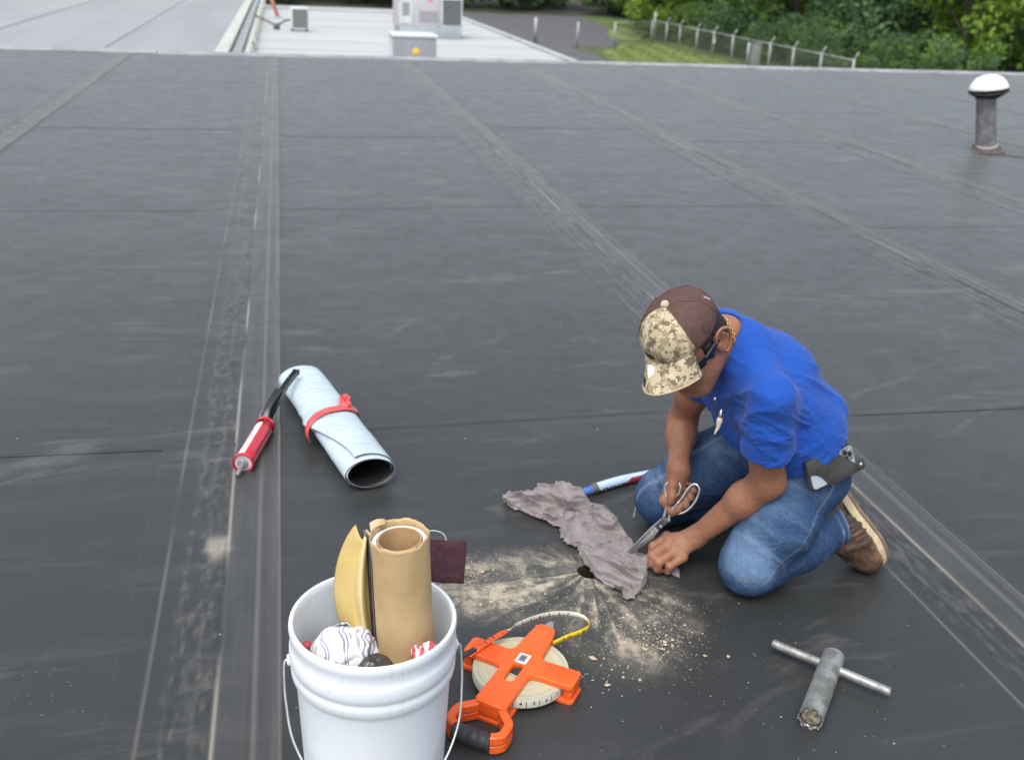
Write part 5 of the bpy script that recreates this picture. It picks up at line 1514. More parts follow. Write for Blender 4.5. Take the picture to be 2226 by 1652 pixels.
# =================================================================== PERSON
A_ = lambda *v: np.array(v, float)
def seg(P, a, b, ra, rb, squash=None):
    """round cone; squash=(axis, factor) flattens along an axis"""
    a = np.asarray(a, float); b = np.asarray(b, float)
    ab = b - a
    t = np.clip(((P - a) @ ab) / (ab @ ab + 1e-12), 0, 1)
    q = P - a - t[:, None] * ab
    if squash is not None:
        n = np.asarray(squash[0], float); n = n / np.linalg.norm(n)
        c = q @ n
        q = q + np.outer(c * (1.0 / squash[1] - 1.0), n)
    return np.sqrt(np.einsum('ij,ij->i', q, q)) - (ra + (rb - ra) * t)
def ell(P, c, axes, rad):
    """ellipsoid with orthonormal axes rows"""
    q = (P - np.asarray(c, float)) @ np.asarray(axes, float).T
    r = np.asarray(rad, float)
    k0 = np.linalg.norm(q / r, axis=1); k1 = np.linalg.norm(q / (r * r), axis=1)
    return k0 * (k0 - 1.0) / (k1 + 1e-9)
def smin(a, b, k):
    h = np.clip(0.5 + 0.5 * (b - a) / k, 0, 1)
    return b + (a - b) * h - k * h * (1 - h)
def smax(a, b, k): return -smin(-a, -b, k)

def surface(fn, lo, hi, cell):
    lo = np.asarray(lo, float); hi = np.asarray(hi, float)
    B = 6
    nb = np.ceil((hi - lo) / (cell * B)).astype(int)
    n = nb * B
    g = [lo[k] + cell * (np.arange(nb[k]) * B + (B - 1) / 2) for k in range(3)]
    C = np.stack(np.meshgrid(*g, indexing='ij'), -1).reshape(-1, 3)
    dc = fn(C)
    near = np.abs(dc) < cell * B * 1.15
    D = np.repeat(np.repeat(np.repeat(np.where(dc < 0, -1.0, 1.0).reshape(nb), B, 0), B, 1), B, 2).astype(np.float32)
    idx = np.argwhere(near.reshape(nb))
    off = np.stack(np.meshgrid(*[np.arange(B)] * 3, indexing='ij'), -1).reshape(-1, 3)
    for s in range(0, len(idx), 3000):
        I = (idx[s:s + 3000, None] * B + off[None]).reshape(-1, 3)
        D[I[:, 0], I[:, 1], I[:, 2]] = fn(lo + cell * I)
    S = D < 0
    cnt = np.zeros([k - 1 for k in D.shape], np.int8)
    cor = [(a, b, c) for a in (0, 1) for b in (0, 1) for c in (0, 1)]
    nx, ny, nz = D.shape
    for a, b, c in cor:
        cnt += S[a:nx - 1 + a, b:ny - 1 + b, c:nz - 1 + c]
    act = (cnt > 0) & (cnt < 8)
    I = np.argwhere(act)
    vid = np.full(act.shape, -1, np.int64)
    vid[act] = np.arange(len(I))
    acc = np.zeros((len(I), 3)); num = np.zeros(len(I))
    for p in cor:
        for ax in range(3):
            if p[ax]: continue
            q = list(p); q[ax] = 1
            d0 = D[I[:, 0] + p[0], I[:, 1] + p[1], I[:, 2] + p[2]]
            d1 = D[I[:, 0] + q[0], I[:, 1] + q[1], I[:, 2] + q[2]]
            m = (d0 < 0) != (d1 < 0)
            t = np.where(m, d0 / (d0 - d1 + 1e-12), 0)
            e = np.tile(np.asarray(p, float), (len(I), 1)); e[:, ax] += t
            acc[m] += e[m]; num[m] += 1
    V = lo + cell * (I + acc / num[:, None])
    Fs = []
    for ax in range(3):
        o1, o2 = [k for k in range(3) if k != ax]
        sl0 = [slice(1, None)] * 3; sl1 = [slice(1, None)] * 3
        sl0[ax] = slice(0, D.shape[ax] - 1); sl1[ax] = slice(1, D.shape[ax])
        s0, s1 = S[tuple(sl0)], S[tuple(sl1)]
        lim = [D.shape[k] - 1 for k in range(3)]
        E = np.argwhere(s0 != s1)
        E1 = E.copy(); E1[:, o1] += 1; E1[:, o2] += 1
        ok = (E1[:, o1] < lim[o1]) & (E1[:, o2] < lim[o2])
        E, E1 = E[ok], E1[ok]
        inside0 = s0[E[:, 0], E[:, 1], E[:, 2]]
        def cid(da, db):
            X = E1.copy(); X[:, o1] -= da; X[:, o2] -= db
            return vid[X[:, 0], X[:, 1], X[:, 2]]
        q = np.stack([cid(1, 1), cid(0, 1), cid(0, 0), cid(1, 0)], 1)
        flip = inside0 if ax != 1 else ~inside0
        q[~flip] = q[~flip][:, ::-1]
        Fs.append(q)
    F = np.concatenate(Fs)
    return V, F[(F >= 0).all(1)]

def smooth_mesh(V, F, it=2, lam=0.5):
    n = len(V)
    e = np.concatenate([F[:, [0, 1]], F[:, [1, 2]], F[:, [2, 3]], F[:, [3, 0]]])
    e = np.concatenate([e, e[:, ::-1]])
    deg = np.bincount(e[:, 0], minlength=n).astype(float)
    for _ in range(it):
        s = np.stack([np.bincount(e[:, 0], V[e[:, 1], k], n) for k in range(3)], 1)
        V = V + lam * (s / np.maximum(deg, 1)[:, None] - V)
    return V

def ridges(P, dirs, scale, seed, power=2.0, warp=0.5):
    """fold lines: dirs rows are axes, scale their frequencies (low along the fold)"""
    q = (P @ np.asarray(dirs, float).T) * np.asarray(scale, float)
    w = fbm(q * 0.5 + 7.7, 2, seed + 40)
    n = vnoise(q + warp * w[:, None], seed)
    return (1 - np.abs(n)) ** power

def nrm(v): v = np.asarray(v, float); return v / np.linalg.norm(v)

# joints (metres, world)
HC = A_(0.9090, 2.1033, 0.681)
FACE, LEFT, UP = A_(-0.586, -0.539, -0.606), A_(0.541, -0.816, 0.203), A_(-0.603, -0.209, 0.770)
HAX = np.stack([FACE, LEFT, UP])
def H(x, y, z): return HC + FACE * x + LEFT * y + UP * z
C7 = A_(1.035, 2.180, 0.672)
LSH, LEL, LWR = A_(1.086, 1.985, 0.560), A_(1.134, 2.028, 0.330), A_(1.024, 2.160, 0.098)
RSH, REL, RWR = A_(1.045, 2.258, 0.560), A_(1.045, 2.385, 0.335), A_(0.984, 2.238, 0.272)
LHIP, LKN, LAN = A_(1.272, 2.095, 0.318), A_(1.138, 2.046, 0.078), A_(1.376, 2.108, 0.150)
RHIP, RKN, RAN = A_(1.232, 2.262, 0.318), A_(1.030, 2.405, 0.082), A_(1.360, 2.440, 0.085)

person = thing('person', 'kneeling worker in blue T-shirt, jeans and camouflage cap cutting a rag', 'person', (1.2, 2.15, 0))
PO = np.array([1.2, 2.15, 0.0])
def pmesh(name, VF, mat, parent=None, **kw):
    V, F = VF
    return mesh(name, (np.asarray(V) - PO, F), mat, parent or person, **kw)

# ---- skin: head, neck, arms and hands as one body
L_MCP = [A_(0.966, 2.214, 0.070), A_(0.961, 2.184, 0.069), A_(0.970, 2.158, 0.061), A_(0.986, 2.140, 0.049)]
L_PIP = [A_(0.922, 2.197, 0.056), A_(0.909, 2.160, 0.050), A_(0.918, 2.138, 0.043), A_(0.944, 2.126, 0.035)]
L_DIP = [A_(0.916, 2.190, 0.032), A_(0.905, 2.156, 0.027), A_(0.915, 2.136, 0.023), A_(0.940, 2.127, 0.020)]
L_TIP = [A_(0.927, 2.190, 0.018), A_(0.915, 2.158, 0.015), A_(0.925, 2.141, 0.014), A_(0.948, 2.132, 0.014)]
R_MCP = [A_(0.950, 2.222, 0.178), A_(0.966, 2.232, 0.188), A_(0.984, 2.237, 0.200), A_(0.999, 2.238, 0.214)]
R_PIP = [A_(0.964, 2.200, 0.156), A_(0.984, 2.206, 0.166), A_(1.003, 2.212, 0.184), A_(1.014, 2.214, 0.204)]
R_DIP = [A_(0.978, 2.193, 0.166), A_(0.997, 2.192, 0.180), A_(1.010, 2.193, 0.200), A_(1.016, 2.195, 0.220)]
R_TIP = [A_(0.984, 2.200, 0.178), A_(0.999, 2.200, 0.194), A_(1.008, 2.202, 0.212), A_(1.012, 2.204, 0.230)]
FR = [0.0116, 0.0120, 0.0114, 0.0102]

def head_sdf(P):
    d = ell(P, H(-0.004, 0, 0.030), HAX, (0.096, 0.077, 0.088))
    d = smin(d, ell(P, H(0.022, 0, -0.040), HAX, (0.072, 0.064, 0.078)), 0.03)         # face
    d = smin(d, ell(P, H(0.060, 0, -0.100), HAX, (0.028, 0.030, 0.022)), 0.03)         # chin
    for s in (-1, 1):
        d = smin(d, seg(P, H(0.000, s * 0.058, -0.060), H(0.055, s * 0.026, -0.103), 0.016, 0.018), 0.03)   # jaw
        d = smin(d, ell(P, H(0.072, s * 0.036, -0.028), HAX, (0.020, 0.022, 0.016)), 0.02)                   # cheekbone
        d = smax(d, -ell(P, H(0.098, s * 0.030, 0.000), HAX, (0.018, 0.018, 0.012)), 0.012)                  # eye socket
        d = smin(d, ell(P, H(0.078, s * 0.030, 0.000), HAX, (0.013, 0.013, 0.012)), 0.004)                   # eye ball
    d = smin(d, seg(P, H(0.086, 0, 0.008), H(0.112, 0, -0.032), 0.009, 0.012), 0.012)  # nose
    for s in (-1, 1):
        d = smin(d, ell(P, H(0.102, s * 0.013, -0.037), HAX, (0.009, 0.008, 0.007)), 0.006)
    d = smin(d, ell(P, H(0.086, 0, -0.062), HAX, (0.012, 0.026, 0.006)), 0.008)        # upper lip
    d = smin(d, ell(P, H(0.084, 0, -0.073), HAX, (0.012, 0.023, 0.007)), 0.006)        # lower lip
    for s in (-1, 1):                                                                   # ears
        e = ell(P, H(-0.014, s * 0.086, -0.010), np.stack([nrm(FACE - 0.35 * s * LEFT), nrm(LEFT * s + 0.35 * FACE), UP]), (0.022, 0.0065, 0.034))
        e = smax(e, -ell(P, H(-0.008, s * 0.095, -0.006), HAX, (0.013, 0.010, 0.023)), 0.004)
        e = smin(e, ell(P, H(-0.004, s * 0.084, -0.014), HAX, (0.005, 0.005, 0.008)), 0.004)
        d = smin(d, e, 0.006)
    return d
def hand(P, d, wr, mcp, pip, dip, tip, k=0.007):
    h = seg(P, wr, (mcp[0] + mcp[1]) / 2, 0.0235, 0.0175)
    h = smin(h, seg(P, wr, (mcp[2] + mcp[3]) / 2, 0.0225, 0.0165), 0.014)
    h = smin(h, seg(P, wr * .3 + (mcp[1] + mcp[2]) * .35, (mcp[1] + mcp[2]) / 2, 0.020, 0.017), 0.014)
    h = smin(h, seg(P, mcp[0], mcp[3], 0.0128, 0.0112), 0.012)
    for i in range(4):
        f = seg(P, mcp[i], pip[i], FR[i] + 0.0012, FR[i])
        f = smin(f, seg(P, pip[i], dip[i], FR[i], FR[i] - 0.0008), 0.003)
        f = smin(f, seg(P, dip[i], tip[i], FR[i] - 0.0008, FR[i] - 0.0018), 0.003)
        f = smin(f, np.linalg.norm(P - pip[i], axis=1) - (FR[i] + 0.0008), 0.003)
        f = smin(f, np.linalg.norm(P - mcp[i] - A_(0, 0, 0.003), axis=1) - (FR[i] + 0.0020), 0.006)
        h = smin(h, f, 0.0035)
    return smin(d, h, k)
def skin_sdf(P):
    d = head_sdf(P)
    d = smin(d, seg(P, H(-0.030, 0, -0.055), C7 + A_(-0.005, -0.01, -0.015), 0.057, 0.060), 0.03)
    d = smin(d, seg(P, H(-0.01, 0, -0.08), C7 + A_(-0.02, -0.02, -0.05), 0.045, 0.055), 0.02)
    # left arm
    def limb(d, sh, el, wr, bic, r):
        mid = sh * 0.5 + el * 0.5 + bic
        a = seg(P, sh, mid, r[0], r[1])
        a = smin(a, seg(P, mid, el, r[1], r[2]), 0.03)
        fm = el * 0.68 + wr * 0.32
        a = smin(a, seg(P, el, fm, r[2], r[3]), 0.022)
        a = smin(a, seg(P, fm, wr, r[3], r[4], (np.cross(nrm(wr - el), A_(0.3, -0.9, 0.3)), 0.86)), 0.03)
        return smin(d, a, 0.02)
    d = limb(d, LSH, LEL, LWR, A_(-0.012, -0.004, 0), (0.044, 0.0450, 0.0415, 0.0410, 0.0275))
    d = limb(d, RSH, REL, RWR, A_(-0.012, -0.006, 0), (0.044, 0.0420, 0.0385, 0.0385, 0.0275))
    d = hand(P, d, LWR, L_MCP, L_PIP, L_DIP, L_TIP, 0.02)
    th = seg(P, LWR + A_(-0.012, 0.016, -0.012), A_(0.985, 2.222, 0.050), 0.016, 0.0125)
    th = smin(th, seg(P, A_(0.985, 2.222, 0.050), A_(0.952, 2.222, 0.032), 0.0115, 0.0100), 0.004)
    th = smin(th, seg(P, A_(0.952, 2.222, 0.032), A_(0.932, 2.206, 0.020), 0.0100, 0.0080), 0.004)
    d = smin(d, th, 0.006)
    d = hand(P, d, RWR + A_(0.0, 0.002, -0.008), R_MCP, R_PIP, R_DIP, R_TIP, 0.02)
    # right palm heel and thumb through the scissor bow
    d = smin(d, seg(P, A_(0.992, 2.226, 0.262), A_(0.990, 2.232, 0.215), 0.020, 0.018), 0.014)
    th = seg(P, A_(0.976, 2.228, 0.252), A_(0.966, 2.218, 0.226), 0.0165, 0.0135)
    th = smin(th, seg(P, A_(0.966, 2.218, 0.226), A_(0.963, 2.206, 0.202), 0.0120, 0.0108), 0.004)
    th = smin(th, seg(P, A_(0.963, 2.206, 0.202), A_(0.958, 2.201, 0.184), 0.0108, 0.0085), 0.004)
    return smin(d, th, 0.006)
V, F = surface(skin_sdf, (0.78, 1.90, 0.0), (1.22, 2.46, 0.83), 0.0032)
V = smooth_mesh(V, F, 1, 0.4)
N = vnormals(V, F)
V = V + N * (0.0005 * fbm(V * 90, 2, 3))[:, None]

def skin_material():
    m, nt, b = nodes('skin')
    q = NB(nt)
    co = q.n('TexCoord').outputs['Object']
    n1_ = q.noise(co, 16, 4, 0.6)
    n2_ = q.noise(co, 90, 4, 0.65)
    c = q.mix(q.ramp(n1_, 0.3, 0.7), (0.315, 0.150, 0.088), (0.270, 0.122, 0.070))
    c = q.mix(q.math('MULTIPLY', q.ramp(n2_, 0.45, 0.72), 0.42), c, (0.20, 0.088, 0.052))
    g = q.n('Attribute', attribute_name='grime').outputs['Fac']
    gr = q.math('MULTIPLY', g, q.ramp(q.noise(co, 120, 5, 0.7), 0.30, 0.62))
    c = q.mix(gr, c, (0.055, 0.036, 0.028))
    s_ = q.n('Attribute', attribute_name='scab').outputs['Fac']
    c = q.mix(s_, c, (0.105, 0.028, 0.022))
    k_ = q.n('Attribute', attribute_name='stubble').outputs['Fac']
    c = q.mix(q.math('MULTIPLY', k_, 0.55), c, (0.10, 0.06, 0.045))
    q.link(c, b.inputs['Base Color'])
    b.inputs['Roughness'].default_value = 0.52
    b.inputs['Specular IOR Level'].default_value = 0.4
    b.inputs['Subsurface Weight'].default_value = 0.12
    b.inputs['Subsurface Radius'].default_value = (0.012, 0.005, 0.003)
    b.inputs['Subsurface Scale'].default_value = 0.5
    q.link(q.bump(q.noise(co, 330, 4, 0.7), 0.35, 0.0012), b.inputs['Normal'])
    return m
ears = []
for s in (-1, 1):
    def EP(x, z, o=0.0): return H(-0.016 + x, s * (0.089 + o - 0.25 * x), -0.008 + z)
    hx = spline([EP(0.016, -0.004, -0.004), EP(0.018, 0.014, 0.001), EP(0.010, 0.030, 0.003), EP(-0.006, 0.034, 0.005), EP(-0.019, 0.024, 0.006), EP(-0.022, 0.006, 0.005), EP(-0.015, -0.014, 0.003), EP(-0.004, -0.028, 0.001), EP(0.006, -0.030, -0.001), EP(0.010, -0.020, -0.003)], 40)
    ears.append(tube(hx, np.concatenate([np.linspace(0.0028, 0.0042, 20), np.linspace(0.0042, 0.0052, 14), np.linspace(0.0052, 0.003, 6)]), 10))
    ah = spline([EP(-0.004, 0.020, 0.002), EP(-0.012, 0.010, 0.003), EP(-0.010, -0.006, 0.002), EP(0.000, -0.016, 0.001)], 16)
    ears.append(tube(ah, np.full(16, 0.0030), 8))
body = pmesh('body', join((V, F), *ears), skin_material())
V = np.concatenate([V] + [e[0] for e in ears])
def vattr(o, name, val):
    a = o.data.attributes.new(name, 'FLOAT', 'POINT')
    a.data.foreach_set('value', np.clip(val, 0, 1).astype(np.float32))
def near(P, pts, r):
    d = np.min([np.linalg.norm(P - p, axis=1) for p in pts], 0)
    return np.exp(-(d / r) ** 2)
gr = 1.0 * near(V, L_DIP[1:] + L_TIP[1:], 0.015) + 0.5 * near(V, [L_PIP[1] * .5 + L_MCP[2] * .5, L_PIP[2] * .5 + L_MCP[2] * .5], 0.011) + 0.75 * near(V, R_DIP + R_PIP + R_TIP, 0.014) + 0.6 * near(V, [A_(0.958, 2.201, 0.184)], 0.014)
vattr(body, 'grime', gr)
def near_xy(P, c, rx, ry, side):
    return np.exp(-((((P - c) @ nrm(A_(-0.6, 0.8, 0))) / rx) ** 2 + (((P - c) @ nrm(A_(-0.8, -0.6, 0.2))) / ry) ** 2 + (((P - c) @ A_(0, 0, 1)) / 0.014) ** 2) ** 3)
hb = L_MCP
sc = near_xy(V, hb[0] * .72 + LWR * .28 + A_(0.004, -0.012, 0.018), .0050, .0055, 0) + near_xy(V, hb[1] * .72 + LWR * .28 + A_(0.01, -0.010, 0.016), .0042, .0042, 0) + near_xy(V, hb[3] * .80 + LWR * .20 + A_(0.006, -0.004, 0.014), .0034, .0062, 0)
vattr(body, 'scab', sc)
vattr(body, 'stubble', near(V, [H(0.03, 0.055, -0.085), H(0.06, 0.03, -0.10), H(0.075, 0.02, -0.08), H(0.0, 0.062, -0.06), H(0.05, 0.045, -0.095)], 0.026) * 1.2)

# ---- hair below the cap
M_HAIR = pmat('black_hair', (0.008, 0.007, 0.007), (0.016, 0.014, 0.013), 160, 0.55, bump=0.003, bscale=240)
def hair_sdf(P):
    d = ell(P, H(-0.004, 0, 0.030), HAX, (0.102, 0.083, 0.092))
    q = (P - HC) @ HAX.T
    d = smin(d, ell(P, H(-0.062, 0, -0.022), HAX, (0.042, 0.066, 0.052)), 0.02)
    for s in (-1, 1):
        d = smin(d, ell(P, H(0.022, s * 0.074, 0.000), HAX, (0.014, 0.006, 0.026)), 0.006)
    d = d + 0.0018 * vnoise(P * 330, 5) + 0.0012 * vnoise(P * 160, 6)
    d = np.maximum(d, q[:, 0] - 0.036)
    low = -0.062 + 0.35 * np.clip(q[:, 0] + 0.05, 0, 1)
    d = np.maximum(d, (low - q[:, 2]) * 0.9)
    for s in (-1, 1):
        d = np.maximum(d, -ell(P, H(-0.014, s * 0.080, -0.020), HAX, (0.024, 0.020, 0.042)))
    return d
pmesh('hair', surface(hair_sdf, HC - 0.14, HC + 0.14, 0.0025), M_HAIR)

# ---- T-shirt
def shirt_core(P):
    d = seg(P, A_(1.094, 2.010, 0.562), A_(1.052, 2.240, 0.562), 0.058, 0.058)
    d = smin(d, seg(P, C7 + A_(0.012, 0.000, -0.030), A_(1.150, 2.165, 0.580), 0.058, 0.086), 0.05)
    d = smin(d, seg(P, A_(1.010, 2.262, 0.655), A_(1.080, 2.060, 0.615), 0.040, 0.044), 0.05)
    d = smin(d, seg(P, A_(1.085, 2.140, 0.640), A_(1.065, 2.235, 0.650), 0.062, 0.055), 0.05)
    d = smin(d, seg(P, A_(1.185, 2.120, 0.575), A_(1.160, 2.235, 0.575), 0.078, 0.078), 0.05)
    d = smin(d, seg(P, A_(1.262, 2.120, 0.480), A_(1.235, 2.240, 0.480), 0.080, 0.080), 0.05)
    d = smin(d, seg(P, A_(1.165, 2.070, 0.520), A_(1.125, 2.235, 0.515), 0.084, 0.084), 0.06)
    d = smin(d, seg(P, A_(1.115, 2.070, 0.490), A_(1.090, 2.195, 0.485), 0.062, 0.062), 0.05)
    d = smin(d, seg(P, A_(1.232, 2.080, 0.440), A_(1.195, 2.235, 0.440), 0.094, 0.094), 0.06)
    d = smin(d, seg(P, A_(1.262, 2.085, 0.380), A_(1.225, 2.243, 0.380), 0.105, 0.105), 0.06)
    d = smin(d, seg(P, A_(1.178, 2.080, 0.430), A_(1.150, 2.210, 0.425), 0.076, 0.076), 0.05)
    return d
SLD = nrm(LEL + A_(-0.012, -0.004, 0) - LSH)
SRD = nrm(REL + A_(-0.01, 0, 0) - RSH)
SL_END = LSH + SLD * 0.138
SR_END = RSH + SRD * 0.095
HEM_N = nrm(A_(0.62, 0.02, -0.78))
HEM_P = A_(1.250, 2.16, 0.394)
def sleeve(P, sh, dr, end, r0, r1):
    a = seg(P, sh - dr * 0.02, sh + dr * 0.20, r0, r1)
    a = np.maximum(a, (P - end) @ dr)
    inner = seg(P, sh + dr * 0.08, sh + dr * 0.24, r1 - 0.017, r1 - 0.0175)
    return np.maximum(a, -np.maximum(inner, -((P - end) @ dr) - 0.03))
def shirt_sdf(P):
    d = shirt_core(P)
    d = np.maximum(d, (P - HEM_P) @ HEM_N)
    d = smin(d, sleeve(P, LSH, SLD, SL_END, 0.060, 0.0680), 0.020)
    d = smin(d, sleeve(P, RSH, SRD, SR_END, 0.064, 0.0600), 0.015)
    nk = seg(P, H(-0.020, 0, -0.03), C7 + A_(-0.022, -0.012, 0.006), 0.060, 0.061)
    nk = smin(nk, seg(P, H(0.01, 0, -0.08), C7 + A_(-0.045, -0.030, -0.030), 0.052, 0.056), 0.02)
    d = smax(d, -nk, 0.006)
    return d
V, F = surface(shirt_sdf, (0.90, 1.86, 0.16), (1.50, 2.45, 0.78), 0.0042)
V = smooth_mesh(V, F, 2, 0.5)
N = vnormals(V, F)
# folds: sleeves twist, waist compresses, chest hangs
e_sp = nrm(A_(0.55, 0.02, -0.72)); e_w = nrm(A_(-0.25, 0.95, 0)); e_o = np.cross(e_sp, e_w)
slv = np.clip(1 - np.abs((V - LSH) @ SLD - 0.06) / 0.075, 0, 1) * (seg(V, LSH, SL_END, 0.085, 0.07) < 0.02)
wst = ss_(0.50, 0.33, V[:, 2])
disp = 0.0125 * wst * (ridges(V, (e_sp, e_w, e_o), (30, 4.5, 6), 11, 2.4, 0.9) - 0.5)
disp += 0.0085 * (1 - wst) * (1 - 0.6 * slv) * (ridges(V, (nrm(A_(0.2, 0.5, 0.8)), nrm(A_(0.7, -0.6, 0.2)), e_o), (16, 5, 9), 12, 2.6, 0.9) - 0.5) * ss_(0.69, 0.56, V[:, 2])
d1 = nrm(np.cross(SLD, A_(0.4, -0.9, 0.1)) + 1.1 * SLD)
disp += 0.0100 * slv * (ridges(V, (d1, np.cross(d1, SLD), SLD), (34, 8, 4), 13, 2.2, 0.8) - 0.5)
disp += 0.0026 * fbm(V * 14, 3, 14)
disp += 0.0042 * slv * (ridges(V, (nrm(SLD + 0.35 * np.cross(SLD, A_(1, 0, 0))), np.cross(d1, SLD), d1), (80, 10, 14), 17, 2.0, 0.8) - 0.5)
disp += 0.0034 * wst * (ridges(V, (e_sp, e_w, e_o), (75, 9, 10), 18, 2.0, 0.9) - 0.5)
disp += 0.0024 * (1 - wst) * (ridges(V, (nrm(A_(0.6, 0.1, 0.6)), nrm(A_(0.1, 1, -0.2)), e_o), (40, 9, 12), 19, 2.2, 0.9) - 0.5) * ss_(0.70, 0.60, V[:, 2])
# armhole seam, sleeve hem and bottom hem
sd = (V - LSH) @ SLD
seamL = np.exp(-(((V - (LSH + A_(0.012, 0.028, -0.008))) @ nrm(SLD * 0.45 + A_(-0.05, -0.80, 0.25))) / 0.0035) ** 2) * (np.linalg.norm(V - LSH, axis=1) < 0.12)
disp -= 0.0022 * seamL
hemL = np.abs((V - SL_END) @ SLD + 0.020)
disp -= 0.0010 * np.exp(-(hemL / 0.003) ** 2) * (seg(V, LSH, LSH + SLD * 0.2, 0.060, 0.064) > -0.004) * (seg(V, LSH, LSH + SLD * 0.2, 0.060, 0.064) < 0.02)
for sh_, dr_, t0_ in ((LSH, SLD, 0.095), (RSH, SRD, 0.052)):
    cav = ((V - sh_) @ dr_ > t0_) & (seg(V, sh_, sh_ + dr_ * 0.2, 0.060, 0.068) < 0.02)
    disp = np.where(cav, np.maximum(disp, -0.0012), disp)
hemB = np.abs((V - HEM_P) @ HEM_N + 0.022)
disp -= 0.0016 * np.exp(-(hemB / 0.003) ** 2)
V = V + N * disp[:, None]
m, nt, b = nodes('blue_cotton')
q = NB(nt)
co = q.n('TexCoord').outputs['Object']
c = q.mix(q.ramp(q.noise(co, 9, 4), 0.3, 0.7), (0.0085, 0.070, 0.365), (0.0072, 0.060, 0.315))
c = q.mix(q.math('MULTIPLY', q.ramp(q.noise(co, 620, 2), 0.45, 0.7), 0.25), c, (0.024, 0.092, 0.42))
q.link(c, b.inputs['Base Color'])
b.inputs['Roughness'].default_value = 0.85
b.inputs['Specular IOR Level'].default_value = 0.25
b.inputs['Sheen Weight'].default_value = 0.10
wrk = q.math('ABSOLUTE', q.math('SUBTRACT', q.noise(q.mapping(co, (1, 1.3, 2.2), rot=(0.3, 0.5, 0.2)), 13, 4, 0.6, 0.9), 0.5))
hb_ = q.math('ADD', q.math('MULTIPLY', q.ramp(wrk, 0.0, 0.16), -0.5), q.math('MULTIPLY', q.noise(co, 700, 3), 0.05))
q.link(q.bump(hb_, 0.30, 0.007), b.inputs['Normal'])
M_SHIRT = m
shirt = pmesh('t_shirt', (V, F), M_SHIRT)
# ribbed collar
nkc = (H(-0.028, 0, -0.048) + C7 + A_(0, -0.01, -0.01)) / 2
col_ax = nrm(H(-0.020, 0, -0.03) - (C7 + A_(-0.010, -0.012, -0.010)))

# ---- jeans
CUFF_N = nrm(LAN - LKN + A_(0.05, 0.02, 0.02))
CUFF_P = LKN + nrm(LAN - LKN) * 0.264
RCUFF_P = RKN + nrm(RAN - RKN) * 0.264
def jeans_sdf(P):
    d = seg(P, A_(1.270, 2.092, 0.325), A_(1.235, 2.248, 0.325), 0.102, 0.102)
    d = smin(d, ell(P, A_(1.292, 2.165, 0.290), np.stack([nrm(A_(-.25, .95, 0)), nrm(A_(.95, .25, 0)), A_(0, 0, 1)]), (0.150, 0.092, 0.088)), 0.04)
    def leg(hip, kn, an, out):
        th = seg(P, hip, hip * .45 + kn * .55 + out, 0.100, 0.096)
        th = smin(th, seg(P, hip * .45 + kn * .55 + out, kn + A_(0, 0, 0.010), 0.096, 0.078), 0.03)
        th = smin(th, ell(P, kn + A_(-0.018, -0.006, -0.006), np.eye(3), (0.070, 0.076, 0.070)), 0.03)
        cf = seg(P, kn + A_(0.01, 0, -0.008), kn * .5 + an * .5 + A_(0, 0, -0.004), 0.072, 0.076)
        cf = smin(cf, seg(P, kn * .5 + an * .5 + A_(0, 0, -0.004), an + nrm(an - kn) * 0.05, 0.076, 0.068), 0.03)
        return th, cf
    for hip, kn, an, out, cp in ((LHIP, LKN, LAN, A_(-0.004, -0.012, 0.006), CUFF_P), (RHIP, RKN, RAN, A_(0, 0.012, 0.006), RCUFF_P)):
        th, cf = leg(hip, kn, an, out)
        nn_ = nrm(an - kn)
        cf = np.maximum(cf, (P - cp) @ nn_)
        inner = seg(P, cp - nn_ * 0.04, cp + nn_ * 0.06, 0.0615, 0.0615)
        cf = np.maximum(cf, -np.maximum(inner, -((P - cp) @ nn_) - 0.028))
        d = smin(d, smin(th, cf, 0.010), 0.030)
    top_n = HEM_N * -1
    d = np.maximum(d, (P - (HEM_P - HEM_N * 0.045)) @ top_n)
    return smax(d, -P[:, 2] + 0.002, 0.012)
V, F = surface(jeans_sdf, (0.90, 1.90, -0.01), (1.56, 2.58, 0.44), 0.0042)
V = smooth_mesh(V, F, 2, 0.5)
N = vnormals(V, F)
disp = np.zeros(len(V))
